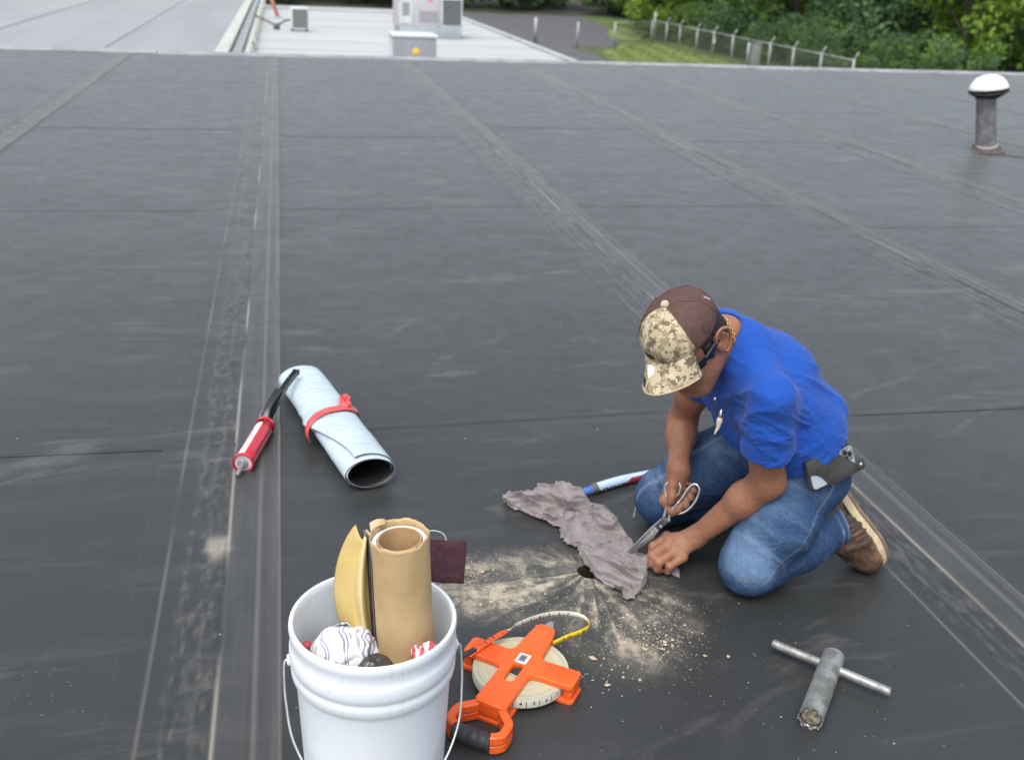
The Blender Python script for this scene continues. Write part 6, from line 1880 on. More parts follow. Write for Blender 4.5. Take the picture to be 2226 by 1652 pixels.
for hip, kn, an in ((LHIP, LKN, LAN), (RHIP, RKN, RAN)):
    ta = nrm(kn - hip); ca = nrm(an - kn)
    side_ = nrm(np.cross(ta, ca))
    tt = (V - hip) @ ta / np.linalg.norm(kn - hip)
    onleg = np.exp(-((V - (hip + kn) / 2) @ side_ / 0.14) ** 4)
    dk = np.linalg.norm(V - (kn + A_(0.05, 0, 0.05)), axis=1)
    bend = np.exp(-(dk / 0.12) ** 2)
    e2 = nrm(ta * 0.4 + ca * 0.9)
    f1_ = ridges(V, (ca, side_, np.cross(ca, side_)), (34, 9, 10), 21, 2.2, 1.0) - 0.45
    low_ = ss_(0.16, 0.08, V[:, 2])
    dc = seg(V, kn, an + ca * 0.06, 0.07, 0.07)
    calf = np.exp(-np.clip(dc, 0, 1) / 0.02) * low_
    disp += 0.0120 * calf * f1_ * ss_(0.02, 0.16, (V - kn) @ ca)
    f2_ = ridges(V, (nrm(ta + 0.4 * side_), side_, np.cross(ta, side_)), (22, 6, 8), 23, 2.2, 0.9) - 0.45
    thg = np.exp(-np.clip(seg(V, hip, kn, 0.1, 0.08), 0, 1) / 0.02) * (1 - low_)
    disp += 0.0080 * thg * f2_ * (0.35 + 0.65 * ss_(0.55, 0.05, tt))
    f3_ = ridges(V, (nrm(ta - ca * 0.5), side_, np.cross(ta, side_)), (26, 7, 7), 25, 2.4, 0.8) - 0.4
    disp += 0.0110 * bend * f3_ * (1 - 0.5 * low_)
    hem = np.abs((V - (kn + nrm(an - kn) * 0.264)) @ nrm(an - kn) + 0.020)
    disp -= 0.0022 * np.exp(-(hem / 0.003) ** 2) * (V[:, 2] < 0.22)
disp += 0.0016 * fbm(V * 16, 3, 27)
V = V + N * disp[:, None]
V[:, 2] = np.maximum(V[:, 2], 0.0015)
fade = 0.42 * np.exp(-(np.clip(np.linalg.norm(V - (LKN + A_(-0.03, -0.05, 0.03)), axis=1) - 0.03, 0, 1) / 0.07) ** 2) + 0.60 * np.exp(-(seg(V, LHIP + A_(-0.04, -0.06, 0.06), LKN + A_(-0.03, -0.04, 0.05), 0, 0) / 0.075) ** 2) + 0.6 * np.exp(-(seg(V, RHIP + A_(-0.05, -0.02, 0.08), RKN + A_(-0.02, -0.03, 0.06), 0, 0) / 0.08) ** 2)
wear = np.clip(fade + 0.35 * np.clip(disp * 220, -1, 1), 0, 1)
m, nt, b = nodes('denim')
q = NB(nt)
co = q.n('TexCoord').outputs['Object']
w = q.n('Attribute', attribute_name='wear').outputs['Fac']
tw = q.noise(q.mapping(co, (500, 500, 160), rot=(0.5, 0.6, 0.3)), 1.0, 3, 0.7)
n1_ = q.noise(co, 14, 5, 0.65)
f = q.math('ADD', q.math('MULTIPLY', w, 0.75), q.math('MULTIPLY', q.math('SUBTRACT', n1_, 0.5), 0.9))
c = q.mix(q.ramp(f, 0.05, 0.95), (0.018, 0.050, 0.125), (0.120, 0.200, 0.325))
c = q.mix(q.math('MULTIPLY', q.ramp(tw, 0.45, 0.7), 0.28), c, (0.22, 0.28, 0.37))
dirt = q.math('MULTIPLY', q.ramp(q.noise(co, 9, 5, 0.7), 0.60, 0.74), 0.42)
c = q.mix(dirt, c, (0.14, 0.13, 0.12))
ln = q.n('Attribute', attribute_name='seam').outputs['Fac']
c = q.mix(q.math('MULTIPLY', ln, 0.55), c, (0.26, 0.32, 0.40))
q.link(c, b.inputs['Base Color'])
b.inputs['Roughness'].default_value = 0.9
b.inputs['Specular IOR Level'].default_value = 0.2
wrk = q.math('ABSOLUTE', q.math('SUBTRACT', q.noise(q.mapping(co, (1.6, 1.0, 1.2), rot=(0.2, 0.7, 0.4)), 16, 4, 0.62, 0.8), 0.5))
hb_ = q.math('ADD', q.math('MULTIPLY', q.ramp(wrk, 0.0, 0.15), -0.5), q.math('MULTIPLY', tw, 0.09))
q.link(q.bump(hb_, 0.36, 0.008), b.inputs['Normal'])
M_DENIM = m
jeans = pmesh('jeans', (V, F), M_DENIM)
vattr(jeans, 'wear', wear)
# outseam and hem whitening where the stitched edges rub
ta, ca = nrm(LKN - LHIP), nrm(LAN - LKN)
sdn = nrm(np.cross(ca, ta)); sdn = sdn if sdn @ A_(0.3, -0.9, 0.2) > 0 else -sdn
upn = nrm(np.cross(sdn, ta)); upn = upn if upn[2] > 0 else -upn
off = (V - LHIP) @ upn
thm = ((V - LHIP) @ sdn > 0.02)
tt = (V - LHIP) @ ta / np.linalg.norm(LKN - LHIP)
sm_ = np.exp(-((off - 0.012 + 0.010 * np.sin(tt * 3.0 + 0.5)) / 0.0028) ** 2) * 0.6 * thm * (tt < 1.1) * (tt > -0.3)
hm_ = np.exp(-(((V - CUFF_P) @ nrm(LAN - LKN) + 0.003) / 0.004) ** 2) * (V[:, 2] < 0.22) * 0.9 + 0.6 * np.exp(-(((V - CUFF_P) @ nrm(LAN - LKN) + 0.022) / 0.0025) ** 2) * (V[:, 2] < 0.22)
sm2 = 0.7 * np.exp(-((((V - RHIP) @ nrm(np.cross(nrm(RKN - RHIP), A_(0, 0, 1)))) + 0.055) / 0.005) ** 2) * (V[:, 1] > 2.15) * (V[:, 2] > 0.08)
vattr(jeans, 'seam', sm_ + hm_ + sm2)
# rolled stitching ridge on the outseam
M_STITCH = pmat('denim_edge', (0.17, 0.26, 0.38), (0.06, 0.11, 0.21), 70, 0.9, bump=0.001)
for kn_, an_, cp_ in ((LKN, LAN, CUFF_P), (RKN, RAN, RCUFF_P)):
    ax_ = nrm(an_ - kn_)
    g_ = lathe([(0.0672, -0.0240), (0.0706, -0.0225), (0.0698, -0.0200), (0.0704, -0.0180), (0.0706, -0.0040), (0.0712, -0.0010), (0.0694, 0.0020), (0.0640, 0.0005)], 64)
    Vc = g_[0] * (1 + 0.035 * vnoise(g_[0] * 30, 3) + 0.02 * vnoise(g_[0] * 80, 4))[:, None] * (1, 1, 1)
    Vc, Fc = orient((Vc, g_[1]), cp_ + A_(0, 0, -0.003), np.cross(ax_, A_(0, 0, 1)), ax_)
    Vc[:, 2] = np.maximum(Vc[:, 2], 0.002)
    pmesh('cuff', (Vc, Fc), M_STITCH, jeans)

# ---- cap: crown panels, brim, button (head frame: x face, y left, z up)
def HV(V): return HC + np.asarray(V) @ HAX
def camo(name):
    m, nt, b = nodes(name)
    q = NB(nt)
    co = q.n('TexCoord').outputs['Object']
    def snapn(cell, scale, off, stretch=(1, 1, 1)):
        v = q.n('VectorMath', {0: q.mapping(co, stretch, loc=off), 1: (cell, cell, cell)}, operation='SNAP').outputs[0]
        return q.noise(v, scale, 3, 0.6)
    a = snapn(0.0042, 34, (0, 0, 0)); b_ = snapn(0.0042, 42, (3, 1, 2)); c_ = snapn(0.0036, 55, (7, 3, 1))
    col = q.mix(q.ramp(a, 0.50, 0.505, smooth=False), (0.44, 0.375, 0.255), (0.285, 0.225, 0.130))
    col = q.mix(q.ramp(b_, 0.555, 0.56, smooth=False), col, (0.150, 0.118, 0.078))
    col = q.mix(q.ramp(c_, 0.585, 0.59, smooth=False), col, (0.50, 0.45, 0.34))
    q.link(col, b.inputs['Base Color'])
    b.inputs['Roughness'].default_value = 0.85
    b.inputs['Specular IOR Level'].default_value = 0.25
    q.link(q.bump(q.noise(co, 900, 2), 0.3, 0.001), b.inputs['Normal'])
    return m
M_CAMO = camo('digital_camo')
m, nt, b = nodes('brown_mesh_fabric')
q = NB(nt)
co = q.n('TexCoord').outputs['Object']
at = q.n('Attribute', attribute_name='panel').outputs['Fac']
wv = q.n('TexWave', {'Vector': q.n('CombineXYZ', {0: at}).outputs[0], 'Scale': 5.0, 'Distortion': 0.0}).outputs['Fac']
nz_ = q.noise(co, 60, 3)
c = q.mix(q.ramp(nz_, 0.3, 0.7), (0.135, 0.078, 0.066), (0.105, 0.060, 0.052))
c = q.mix(q.math('MULTIPLY', q.ramp(wv, 0.30, 0.75), 0.55), c, (0.040, 0.022, 0.020))
q.link(c, b.inputs['Base Color'])
b.inputs['Roughness'].default_value = 0.8
b.inputs['Specular IOR Level'].default_value = 0.25
q.link(q.bump(wv, 0.5, 0.0012), b.inputs['Normal'])
M_MESHF = m
M_BROWN = pmat('brown_trim', (0.125, 0.072, 0.062), (0.10, 0.058, 0.050), 80, 0.8, bump=0.0004)
cap = pmesh('cap', (HV(lathe([(0.0895, 0.0), (0.0920, 0.0), (0.0915, 0.012), (0.0890, 0.012)], 64, closed=True)[0] * (1.10, 0.93, 1) + (-0.002, 0, 0.038)), lathe([(0.0895, 0.0), (0.0920, 0.0), (0.0915, 0.012), (0.0890, 0.012)], 64, closed=True)[1]), M_BROWN, auto=40)
CZ = 0.038
def crown(phi, t, off=0.0):
    """phi: 0 = face, t: 0 rim .. 1 top"""
    th = t * np.pi / 2
    rx = np.where(np.cos(phi) > 0, 0.105, 0.104); ry = 0.090
    front = np.clip(np.cos(phi), 0, 1)
    hgt = 0.084 + 0.003 * front
    puff = 1 + 0.035 * np.sin(th * 2) * (0.4 + 0.6 * front) + off
    c = np.cos(th) ** 0.86
    dent = 1 - 0.012 * np.exp(-((np.abs((phi + np.pi / 3) % (2 * np.pi / 3) - 0) - 0.0) / 0.05) ** 2)
    x = rx * puff * c * np.cos(phi); y = ry * puff * c * np.sin(phi); z = CZ + 0.004 + hgt * (1 + off) * np.sin(th) ** 0.95
    w = 0.0016 * vnoise(np.stack([x, y, z], -1).reshape(-1, 3) * 32, 8).reshape(x.shape)
    return np.stack([x - 0.002, y, z], -1) * (1 + w[..., None] * 6)
edges_ = np.radians([-58, 0, 58, 118, 180, 242, 302])
for k in range(6):
    p0, p1 = edges_[k], edges_[k + 1]
    def f(u, v, p0=p0, p1=p1):
        return HV(crown(p0 + (p1 - p0) * u, 0.985 * v).reshape(-1, 3))
    g_ = grid(26, 30, f)
    if np.mean(np.sum(vnormals(*g_) * (g_[0] - HC), 1)) < 0: g_ = (g_[0], g_[1][:, ::-1])
    VF = solidify(g_, 0.0018)
    o = pmesh('front_panel' if k < 2 else 'mesh_panel', VF, M_CAMO if k < 2 else M_MESHF, cap)
    if k >= 2:
        u_ = np.repeat(np.linspace(0, 1, 26)[:, None], 30, 1); v_ = np.repeat(np.linspace(0, 1, 30)[None], 26, 0)
        # mesh ribs run up the panel, parallel to its centre line
        val = ((u_ - 0.5) * (1 - 0.82 * v_ ** 1.4) * (p1 - p0) * 0.095 / 0.0034 / 6.0).ravel()
        at = o.data.attributes.new('panel', 'FLOAT', 'POINT')
        at.data.foreach_set('value', np.concatenate([val, val]).astype(np.float32))
    tt_ = np.linspace(0.0, 0.98, 24)
    P = HV(crown(np.full(24, p0), tt_, 0.008))
    pmesh('panel_seam', tube(P, 0.0013, 6), M_CAMO if k in (1,) else M_BROWN, cap)
V, F = lathe([(0.0, 0.010), (0.006, 0.0095), (0.0095, 0.006), (0.0105, 0.002), (0.0095, -0.002)], 20)
pmesh('button', (HV(V + (-0.002, 0, CZ + 0.089)), F), pmat('button_tan', (0.50, 0.40, 0.30), None, 60, 0.8), cap)
def brim_pt(u, v):
    ph = R(-52) + u * R(104)
    ir = crown(ph, 0 * u)
    ext = 0.072 * np.clip(np.cos(ph * 1.60), 0, 1) ** 0.55
    x = ir[:, 0] + ext * v * (0.55 + 0.45 * np.cos(ph)) * 1.0
    y = ir[:, 1] * (1 + 0.10 * v * np.cos(ph))
    z = CZ + 0.006 - 0.026 * v - 0.024 * v * (ir[:, 1] / 0.09) ** 2 - 0.030 * (np.abs(y) / 0.09) ** 2.2 * v + 0.0 * v
    return np.stack([x, y, z], 1)
g_ = grid(60, 24, lambda u, v: HV(brim_pt(u, v)))
if np.mean(np.sum(vnormals(*g_) * UP, 1)) < 0: g_ = (g_[0], g_[1][:, ::-1])
pmesh('brim', solidify(g_, 0.0030), M_CAMO, cap)
pmesh('brim_edge', tube(HV(brim_pt(np.linspace(0.02, 0.98, 60), np.full(60, 1.0))), 0.0022, 8), pmat('brim_binding', (0.42, 0.33, 0.22), None, 90, 0.8), cap)
def on_brim(poly, u0, v0, su, sv, lift, mat, name, rot=0.0):
    V = []
    for a, b_ in poly:
        a2 = a * math.cos(rot) - b_ * math.sin(rot); b2 = a * math.sin(rot) + b_ * math.cos(rot)
        V.append(brim_pt(np.array([u0 + a2 * su]), np.array([v0 + b2 * sv]))[0])
    V = HV(np.array(V)) + UP * lift
    V2 = np.concatenate([V, V - UP * 0.0012])
    n = len(poly)
    return pmesh(name, (V2, [tuple(range(n)), tuple(range(n, 2 * n))[::-1]] + [(i, i + n, (i + 1) % n + n, (i + 1) % n) for i in range(n)]), mat, cap, smooth=False)
shield = [(-1, -1), (1, -1), (1, 0.2), (0, 1.1), (-1, 0.2)]
on_brim(shield, 0.36, 0.36, 0.075, 0.19, 0.0016, pmat('white_shield', (0.68, 0.69, 0.70), None, 40, 0.6), 'white_badge')
M_PLAID = stripe_mat('plaid_patch', (0.30, 0.19, 0.15), (0.62, 0.56, 0.52), 11.0, 0.80, double=False)
on_brim([(-1, -1), (0.35, -0.7), (1.2, 0.2), (1.25, 1), (-0.2, 1.0), (-1, 0.4)], 0.30, 0.80, 0.20, 0.19, 0.0012, M_PLAID, 'plaid_patch')
on_brim([(math.cos(t), math.sin(t)) for t in np.linspace(0, 2 * np.pi, 8, endpoint=False)], 0.265, 0.80, 0.062, 0.14, 0.0024, pmat('black_badge', (0.015, 0.015, 0.016), None, 40, 0.6), 'black_badge')
def on_crown(poly, p0, t0, sp, st, off, mat, name):
    V = np.array([crown(np.array([p0 + a * sp]), np.array([t0 + b_ * st]), off)[0] for a, b_ in poly])
    V = HV(V)
    n = len(poly)
    V2 = np.concatenate([V, V - (V - HC) * 0.01])
    o = pmesh(name, (V2, [tuple(range(n)), tuple(range(n, 2 * n))[::-1]] + [(i, i + n, (i + 1) % n + n, (i + 1) % n) for i in range(n)]), mat, cap, smooth=False)
    return o
on_crown([(math.cos(t), math.sin(t)) for t in np.linspace(0, 2 * np.pi, 10, endpoint=False)], R(-16), 0.13, 0.20, 0.055, 0.012, pmat('front_badge', (0.020, 0.020, 0.022), None, 40, 0.5), 'front_emblem')
em = []
for a0, a1, r0, r1 in ((0.6, 5.6, 0.55, 1.0),):
    ts = np.linspace(a0, a1, 14)
    em = [(math.cos(t) * r1, math.sin(t) * r1) for t in ts] + [(math.cos(t) * r0, math.sin(t) * r0) for t in ts[::-1]]
on_crown(em, R(86), 0.17, 0.125, 0.10, 0.014, pmat('dark_emblem', (0.055, 0.032, 0.028), None, 60, 0.6), 'side_emblem')
on_crown([(-1, -1), (1, -1), (1, 1), (-1, 1)], R(132), 0.30, 0.035, 0.075, 0.013, pmat('pale_tag', (0.34, 0.30, 0.31), None, 60, 0.5), 'side_tag')
on_crown([(-1, -1), (1, -1), (1, 1), (-1, 1)], R(-128), 0.42, 0.10, 0.045, 0.014, pmat('white_tag', (0.60, 0.60, 0.62), None, 60, 0.4), 'rear_tag')

# ---- dark wrap sunglasses
M_LENS = pmat('dark_lens', (0.008, 0.008, 0.009), None, 20, 0.12, spec=0.6)
def lens(u, v):
    ph = R(-64) + u * R(128)
    x = 0.105 * np.cos(ph) + 0.006; y = 0.086 * np.sin(ph)
    hh = 0.017 - 0.006 * np.abs(u - 0.5) * 2 - 0.009 * np.exp(-((u - 0.5) / 0.05) ** 2)
    z = 0.002 + (v - 0.5) * 2 * hh
    return HV(np.stack([x * (1 - 0.02 * (v - .5) ** 2), y, z], 1))
gl = pmesh('sunglasses', solidify(grid(50, 10, lens), -0.0016), M_LENS)
for s in (-1, 1):
    P = HV(spline([(0.052, s * 0.0785, 0.003), (0.022, s * 0.0845, 0.006), (-0.004, s * 0.0855, 0.006), (-0.020, s * 0.084, 0.002)], 14))
    pmesh('temple', sweep(P, [(-0.0062, -0.0014), (0.0062, -0.0014), (0.0062, 0.0014), (-0.0062, 0.0014)], up=tuple(UP)), M_LENS, gl)

# ---- collar rib, gold chain, cord and tooth pendant
ncen = C7 * 0.5 + H(-0.030, 0, -0.055) * 0.5
n_ax = nrm(H(-0.020, 0, -0.03) - (C7 + A_(-0.012, -0.010, 0.010)))
def neck_ring(shift, rad, tilt, n=90):
    ax_ = nrm(n_ax + tilt)
    e1 = nrm(np.cross(ax_, A_(0.2, -0.9, 0.3))); e2 = np.cross(ax_, e1)
    t = np.linspace(0, 2 * np.pi, n, endpoint=False)
    c = C7 + A_(-0.012, -0.010, 0.0) + n_ax * shift
    return c + rad * (np.outer(np.cos(t), e1) + np.outer(np.sin(t), e2))
M_GOLD = pmat('gold', (0.80, 0.55, 0.18), (0.62, 0.40, 0.12), 200, 0.25, metal=1.0)
ring = neck_ring(0.030, 0.0648, A_(0.0, 0.0, 0.0), 64)
chain = []
for k in range(64):
    t_ = nrm(ring[(k + 1) % 64] - ring[k - 1])
    V, F = lathe([(0.0030, -0.0011), (0.0040, 0.0), (0.0030, 0.0011), (0.0018, 0.0)], 10, closed=True)
    nrm_ = nrm(ring[k] - ring.mean(0))
    chain.append(orient((V * (1, 1.25, 1), F), ring[k], np.cross(t_, nrm_) if k % 2 else nrm_, nrm(nrm_ if k % 2 else np.cross(t_, nrm_))))
pmesh('gold_chain', join(*chain), M_GOLD)
M_CORD = pmat('black_cord', (0.012, 0.012, 0.013), None, 60, 0.6)
pend = A_(1.000, 2.062, 0.502)
crd = spline([C7 + A_(0.052, -0.035, 0.010), C7 + A_(0.045, -0.075, -0.022), A_(1.052, 2.085, 0.585), A_(1.022, 2.062, 0.545), pend, A_(0.985, 2.085, 0.530), A_(0.965, 2.13, 0.575)], 60)
cord = pmesh('cord_necklace', tube(crd, 0.0018, 8), M_CORD)
tt_ = spline([pend + A_(0, 0, -0.004), pend + A_(-0.001, 0, -0.018), pend + A_(-0.004, -0.002, -0.034), pend + A_(-0.012, -0.004, -0.050)], 16)
pmesh('tooth_pendant', tube(tt_, np.concatenate([np.linspace(0.005, 0.0078, 5), np.linspace(0.0076, 0.0012, 11)]), 12), pmat('bone', (0.66, 0.60, 0.50), (0.52, 0.46, 0.37), 120, 0.4), cord)
pmesh('pendant_cap', tube(np.array([pend + A_(0, 0, 0.014), pend + A_(0, 0, 0.0), pend + A_(0, 0, -0.006)]), np.array([0.003, 0.0048, 0.0058]), 10), M_STEEL, cord)
pmesh('bead', xf(lathe([(0, -.006), (.004, -.004), (.005, 0), (.004, .004), (0, .006)], 10), tuple(A_(0.989, 2.082, 0.535))), M_STEEL, cord)

# ---- boots
M_LEATH = pmat('brown_leather', (0.034, 0.022, 0.017), (0.062, 0.042, 0.033), 22, 0.42, bump=0.0012, bscale=90, rvar=0.12)
q = NB(M_LEATH.node_tree); bs = M_LEATH.node_tree.nodes['Principled BSDF']
co = q.n('TexCoord').outputs['Object']; old = bs.inputs['Base Color'].links[0].from_socket
wr2 = q.n('Attribute', attribute_name='scuff').outputs['Fac']
c = q.mix(q.math('MULTIPLY', wr2, q.ramp(q.noise(co, 38, 5, 0.7), 0.35, 0.62)), old, (0.25, 0.13, 0.055))
q.link(q.mix(q.math('MULTIPLY', q.ramp(q.noise(co, 45, 5, 0.7), 0.54, 0.70), 0.60), c, (0.20, 0.15, 0.105)), bs.inputs['Base Color'])
M_MID = pmat('cream_midsole', (0.56, 0.47, 0.30), (0.46, 0.38, 0.24), 30, 0.6, bump=0.0006)
M_OUT = pmat('tan_outsole', (0.23, 0.16, 0.12), (0.17, 0.12, 0.09), 30, 0.7)
def boot(heel, toe, shaft_dir, ankle_to, name, detail=True):
    t = nrm(toe - heel)
    s = np.asarray(shaft_dir, float); s = nrm(s - t * (s @ t))
    w = np.cross(s, t)
    Lb_ = np.linalg.norm(toe - heel)
    def W(V): V = np.asarray(V, float).reshape(-1, 3); return heel + np.outer(V[:, 0], t) + np.outer(V[:, 1], w) + np.outer(V[:, 2], s)
    ax3 = np.stack([t, w, s])
    an_ = (np.asarray(ankle_to) - heel) @ ax3.T * (0.283 / Lb_)
    def up(P):
        q = (P - heel) @ ax3.T * (0.283 / Lb_)
        d = seg(q, (0.046, 0, 0.052), (0.054, 0, 0.108), 0.046, 0.049)
        d = smin(d, seg(q, (0.050, 0, 0.095), an_, 0.047, 0.046), 0.02)
        d = smin(d, seg(q, (0.095, 0, 0.074), (0.178, 0, 0.050), 0.052, 0.046, ((0, 1, 0), 1.02)), 0.03)
        d = smin(d, ell(q, (0.225, 0.004, 0.042), np.eye(3), (0.058, 0.050, 0.044)), 0.025)
        d = smin(d, ell(q, (0.165, 0.004, 0.034), np.eye(3), (0.07, 0.049, 0.036)), 0.02)
        d = smax(d, 0.016 - q[:, 2], 0.004)
        return d * (Lb_ / 0.283)
    c_ = W([(0.13, 0, 0.08)])[0]
    V, F = surface(up, c_ - 0.20, c_ + 0.20, 0.0038)
    V = smooth_mesh(V, F, 1)
    N = vnormals(V, F)
    q = (V - heel) @ ax3.T
    fold = np.exp(-((q[:, 0] - 0.155) / 0.045) ** 2) * (ridges(q, ((1, 0.15, 0.3), (0, 1, 0), (0, 0, 1)), (62, 10, 12), 33, 2.0, 0.7) - 0.5)
    fold += np.exp(-((q[:, 2] - 0.10) / 0.03) ** 2) * (ridges(q, ((0.3, 0, 1), (0, 1, 0), (1, 0, 0)), (52, 12, 14), 34, 2.0, 0.7) - 0.5)
    welt = np.exp(-((q[:, 0] - 0.196 + 0.25 * np.abs(q[:, 1])) / 0.003) ** 2) + np.exp(-((q[:, 0] - 0.086 - 0.35 * (q[:, 2] - 0.05)) / 0.0025) ** 2) * (q[:, 2] > 0.02)
    V = V + N * (0.0070 * fold + 0.0006 * fbm(V * 60, 2, 2) - 0.0014 * welt)[:, None]
    o = pmesh(name, (V, F), M_LEATH)
    vattr(o, 'scuff', ss_(0.16, 0.25, q[:, 0]) * (0.4 + 0.6 * ss_(0.05, 0.02, q[:, 2])) + 0.25 * np.exp(-((q[:, 0] - 0.16) / 0.02) ** 2))
    out = [(0.000, 0.0), (0.006, 0.024), (0.030, 0.036), (0.070, 0.036), (0.110, 0.034), (0.150, 0.042), (0.190, 0.050), (0.225, 0.051), (0.256, 0.042), (0.277, 0.022), (0.283, 0.0), (0.279, -0.020), (0.262, -0.038), (0.232, -0.047), (0.190, -0.046), (0.145, -0.040), (0.105, -0.033), (0.070, -0.034), (0.030, -0.036), (0.006, -0.024)]
    oc = spline([(x * Lb_ / 0.283, y, 0) for x, y in out], 80, closed=True)
    def slab(z0, z1, grow, wav):
        n = len(oc)
        cen = oc.mean(0)
        V = []
        for z_, g in ((z0, grow - 0.002), (z0 + 0.002, grow), ((z0 + z1) / 2, grow + wav), (z1 - 0.002, grow), (z1, grow - 0.003)):
            P = oc.copy(); d_ = P - cen; d_ /= np.linalg.norm(d_, axis=1, keepdims=True)
            P = P + d_ * g
            spring = 0.014 * ss_(0.20, 0.283, P[:, 0]) * 1.0
            P[:, 2] = z_ + spring * 0.6
            V.append(P)
        V = np.concatenate(V)
        F = [(i * n + k, i * n + (k + 1) % n, (i + 1) * n + (k + 1) % n, (i + 1) * n + k) for i in range(4) for k in range(n)]
        F += [tuple(range(n))[::-1], tuple(range(4 * n, 5 * n))]
        return W(V), F
    mid = pmesh('midsole', slab(0.002, 0.024, 0.004, 0.0014), M_MID, o, auto=40)
    pmesh('outsole', slab(-0.008, 0.0025, 0.006, 0.0), M_OUT, o, auto=40)
    pmesh('welt_stitch', tube(W(np.stack([oc[:, 0], oc[:, 1] * 1.085, np.full(len(oc), 0.0245) + 0.0084 * ss_(0.20, 0.283, oc[:, 0])], 1)), 0.0014, 6, closed=True), pmat('welt_thread', (0.30, 0.24, 0.15), None, 60, 0.7), o)
    if detail:
        M_LACE = pmat('lace', (0.30, 0.17, 0.075), (0.10, 0.07, 0.05), 60, 0.8)
        M_EYE = pmat('eyelet', (0.60, 0.52, 0.36), None, 60, 0.3, metal=0.8)
        def surf_pt(x, y, z):    # march from outside onto the leather
            p0 = W([(x, y, z)])[0]; 
            cc = W([(x - 0.01, 0, 0.055 if x > 0.1 else z * 0.9)])[0]
            for _ in range(60):
                d_ = up(p0[None])[0]
                if d_ < 0.0012: break
                p0 = p0 + nrm(cc - p0) * max(0.0006, d_ * 0.6)
            return p0
        ey = {}
        for k, (x_, z_) in enumerate(((0.150, 0.092), (0.132, 0.104), (0.116, 0.118))):
            for sg in (-1, 1):
                p = surf_pt(x_, sg * 0.040, z_ + 0.01)
                ey[(k, sg)] = p
                nn2 = nrm(p - W([(x_ - 0.01, 0, 0.05)])[0])
                pmesh('eyelet', orient(lathe([(0.0020, 0.0012), (0.0034, 0.0014), (0.0042, 0.0)], 12), p, t, nn2), M_EYE, o)
        for k in range(2):
            for sg in (-1, 1):
                a_, b2 = ey[(k, sg)], ey[(k + 1, -sg)]
                mdl = (a_ + b2) / 2 + s * 0.006 + t * 0.008
                pmesh('lace', tube(spline([a_, mdl, b2], 14), 0.0026, 8), M_LACE, o)
        pmesh('lace', tube(spline([ey[(0, -1)], (ey[(0, -1)] + ey[(0, 1)]) / 2 + s * 0.004 + t * 0.008, ey[(0, 1)]], 14), 0.0026, 8), M_LACE, o)
    return o
boot(A_(1.368, 2.138, 0.272), A_(1.556, 2.094, 0.030), A_(-0.76, -0.22, -0.52), A_(1.340, 2.098, 0.128), 'boot')
boot(A_(1.400, 2.470, 0.245), A_(1.545, 2.500, 0.022), A_(-0.80, -0.05, -0.55), A_(1.350, 2.438, 0.090), 'boot', detail=False)

# ---- belt and belt loop stub are hidden; phone pouch on the hip
pz = nrm(A_(0.16, -0.83, 0.30))                 # outward normal of the pouch
px_ = nrm(A_(0.95, 0.16, 0.24)); px_ = nrm(px_ - pz * (px_ @ pz))
py_ = np.cross(pz, px_)
PC = A_(1.274, 1.984, 0.382)
pouch = thing('phone_pouch', 'black leather phone pouch on the worker\'s hip with a phone inside', 'pouch', PC)
pouch.matrix_world = Matrix(np.block([[0.93 * np.stack([px_, py_, pz], 1), PC[:, None]], [np.zeros((1, 3)), np.ones((1, 1))]]).tolist())
M_PL = pmat('black_leather', (0.030, 0.028, 0.027), (0.042, 0.039, 0.037), 30, 0.42, bump=0.0005, bscale=160)
M_GLASS = pmat('phone_back', (0.34, 0.39, 0.43), (0.30, 0.35, 0.39), 10, 0.18, spec=0.6)
M_PFR = pmat('phone_case_edge', (0.10, 0.11, 0.10), None, 30, 0.4)
def rrect(w_, h_, r_, n=6):
    P = []
    for cx, cy, a0 in ((w_ / 2 - r_, h_ / 2 - r_, 0), (-w_ / 2 + r_, h_ / 2 - r_, 90), (-w_ / 2 + r_, -h_ / 2 + r_, 180), (w_ / 2 - r_, -h_ / 2 + r_, 270)):
        for k in range(n + 1):
            t = R(a0 + 90 * k / n)
            P.append((cx + r_ * math.cos(t), cy + r_ * math.sin(t)))
    return P
ph = mesh('phone', prism(rrect(0.152, 0.076, 0.011), -0.004, 0.004, 0.0015), M_PFR, pouch, auto=40)
mesh('back_glass', prism(rrect(0.147, 0.071, 0.009), 0.004, 0.0047, 0.0), M_GLASS, ph, smooth=False)
cb = mesh('camera_block', xf(prism(rrect(0.034, 0.036, 0.008), 0.0045, 0.0062, 0.0005), (0.054, 0.0155, 0)), pmat('camera_plate', (0.17, 0.19, 0.19), None, 20, 0.25), ph, auto=40)
for cx, cy in ((0.0465, 0.0235), (0.0465, 0.0075), (0.0610, 0.0155)):
    mesh('camera_lens', xf(lathe([(0.0, 0.0072), (0.0045, 0.0072), (0.0050, 0.0084), (0.0066, 0.0084), (0.0070, 0.0060)], 20), (cx, cy, 0)), M_LENS, ph, auto=40)
mesh('flash', xf(lathe([(0.0, 0.0070), (0.0022, 0.0070), (0.0024, 0.006)], 12), (0.0615, 0.0285, 0)), pmat('flash_white', (0.7, 0.7, 0.66), None, 20, 0.3), ph)
lp = [(-0.079, 0.040), (-0.050, 0.0425), (0.005, 0.0425), (0.018, 0.038), (0.030, 0.026), (0.046, 0.010), (0.062, -0.006), (0.073, -0.016), (0.080, -0.006), (0.088, -0.006), (0.096, -0.014), (0.098, -0.026), (0.092, -0.036), (0.080, -0.040), (0.060, -0.041), (-0.020, -0.043), (-0.027, -0.038), (-0.034, -0.024), (-0.046, -0.008), (-0.060, 0.002), (-0.081, 0.006)]
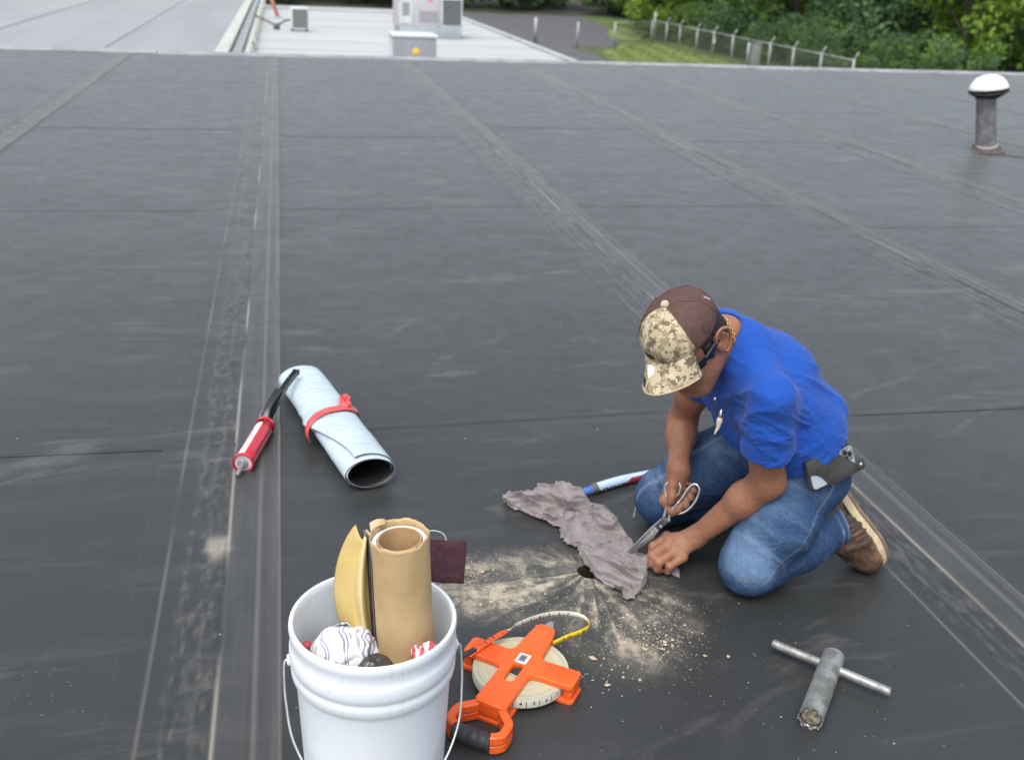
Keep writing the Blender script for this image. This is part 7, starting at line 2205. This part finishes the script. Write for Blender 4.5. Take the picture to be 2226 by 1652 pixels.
mesh('front_leather', prism(lp, 0.0050, 0.0082, 0.0012), M_PL, pouch, auto=40)
mesh('back_leather', prism(rrect(0.158, 0.088, 0.014), -0.0085, -0.0045, 0.0012), M_PL, pouch, auto=40)
mesh('side_gusset', prism([(-0.082, 0.006), (-0.079, 0.0435), (0.006, 0.0445), (0.006, 0.0395), (-0.074, 0.0385), (-0.0775, 0.006)], -0.0070, 0.0075, 0.001), M_PL, pouch, auto=40)
mesh('snap', xf(lathe([(0.0, 0.0125), (0.0032, 0.012), (0.0056, 0.0105), (0.0062, 0.0080)], 20), (0.087, -0.024, 0)), M_STEEL, pouch)
mesh('strap', prism([(0.070, -0.016), (0.084, -0.004), (0.098, -0.012), (0.099, -0.030), (0.090, -0.040), (0.076, -0.038)], 0.0082, 0.0102, 0.0008), M_PL, pouch, auto=40)
# belt
bt = []
brow = [A_(1.308, 2.092, 0.375), A_(1.270, 2.248, 0.375)]

# ---- scissors
SA, SB, SN = A_(0.4758, -0.0283, 0.8791), A_(-0.7190, 0.5632, 0.4073), A_(-0.5066, -0.8258, 0.2476)
SP = A_(0.9384, 2.1995, 0.115)
sc_ = thing('scissors', 'steel tailor scissors in the worker\'s far hand cutting the grey rag', 'scissors', SP)
sc_.matrix_world = Matrix(np.block([[np.stack([SA, SB, SN], 1), SP[:, None]], [np.zeros((1, 3)), np.ones((1, 1))]]).tolist())
M_CHROME = pmat('polished_steel', (0.66, 0.67, 0.68), (0.55, 0.56, 0.57), 60, 0.20, metal=1.0)
M_BLADE = pmat('worn_blade', (0.34, 0.33, 0.33), (0.22, 0.20, 0.20), 90, 0.35, metal=0.8, rvar=0.1)
q = NB(M_BLADE.node_tree); bs = M_BLADE.node_tree.nodes['Principled BSDF']
M_SBLK = pmat('black_steel', (0.06, 0.06, 0.062), (0.11, 0.10, 0.10), 50, 0.4, metal=0.6)
low = [(-0.0108, 0.0172), (-0.0117, -0.0019), (-0.0399, -0.002), (-0.0676, 0.0064), (-0.096, 0.0172), (-0.1212, 0.0276), (-0.1223, 0.0309), (-0.0902, 0.0264), (-0.0459, 0.0207)]
upb = [(0.0222, 0.0099), (0.0238, 0.003), (0.0042, 0.0086), (-0.0125, 0.0121), (-0.028, 0.0138), (-0.0767, 0.0218), (-0.1203, 0.0309), (-0.1199, 0.0352), (-0.0779, 0.029), (-0.0347, 0.0227), (-0.0066, 0.0173)]
plate = [(-0.0081, 0.0137), (0.0217, 0.0095), (0.0299, -0.0021), (0.0229, -0.0106), (0.0175, -0.009), (-0.0117, -0.0019)]
mesh('blade', prism(low, 0.0004, 0.0028, 0.0008), M_BLADE, sc_, auto=40)
mesh('blade', prism(upb, -0.0026, 0.0040, 0.0008), M_CHROME, sc_, auto=40)
mesh('pivot_plate', prism(plate, 0.0018, 0.0052, 0.0008), M_SBLK, sc_, auto=40)
mesh('pivot_screw', xf(lathe([(0.0, 0.0068), (0.0038, 0.0066), (0.0050, 0.0050)], 20), (0.0, 0.0, 0)), M_CHROME, sc_, auto=40)
def bow_(pts, shank, nm):
    ring_ = spline([(a, b_, 0.0) for a, b_ in pts], 60, closed=True)
    mesh(nm, sweep(ring_, circ(0.0030, 12, 0.0036), closed=True, up=(0, 0, 1)), M_CHROME, sc_)
    sh = spline([(a, b_, 0.001) for a, b_ in shank], 24)
    mesh('shank', tube(sh, np.linspace(0.0048, 0.0034, 24), 12), M_CHROME, sc_)
bow_([(0.0738, 0.0309), (0.084, 0.0433), (0.0992, 0.0508), (0.1152, 0.0477), (0.1248, 0.0384), (0.1254, 0.0245), (0.1156, 0.0155), (0.102, 0.0116), (0.0891, 0.0122), (0.0780, 0.0190)], [(0.0227, 0.0063), (0.0425, 0.0133), (0.0587, 0.0177), (0.0693, 0.0205), (0.0776, 0.0230)], 'thumb_bow')
bow_([(0.1017, -0.0029), (0.1189, -0.0019), (0.1394, -0.0037), (0.1492, -0.0114), (0.147, -0.0232), (0.136, -0.0305), (0.115, -0.0355), (0.0916, -0.0355), (0.0724, -0.0301), (0.0586, -0.021), (0.0540, -0.0090), (0.0684, 0.0000), (0.0842, -0.0015)], [(0.0236, -0.0097), (0.0353, -0.003), (0.0513, 0.0016), (0.0684, 0.0005), (0.0842, -0.0015)], 'finger_bow')
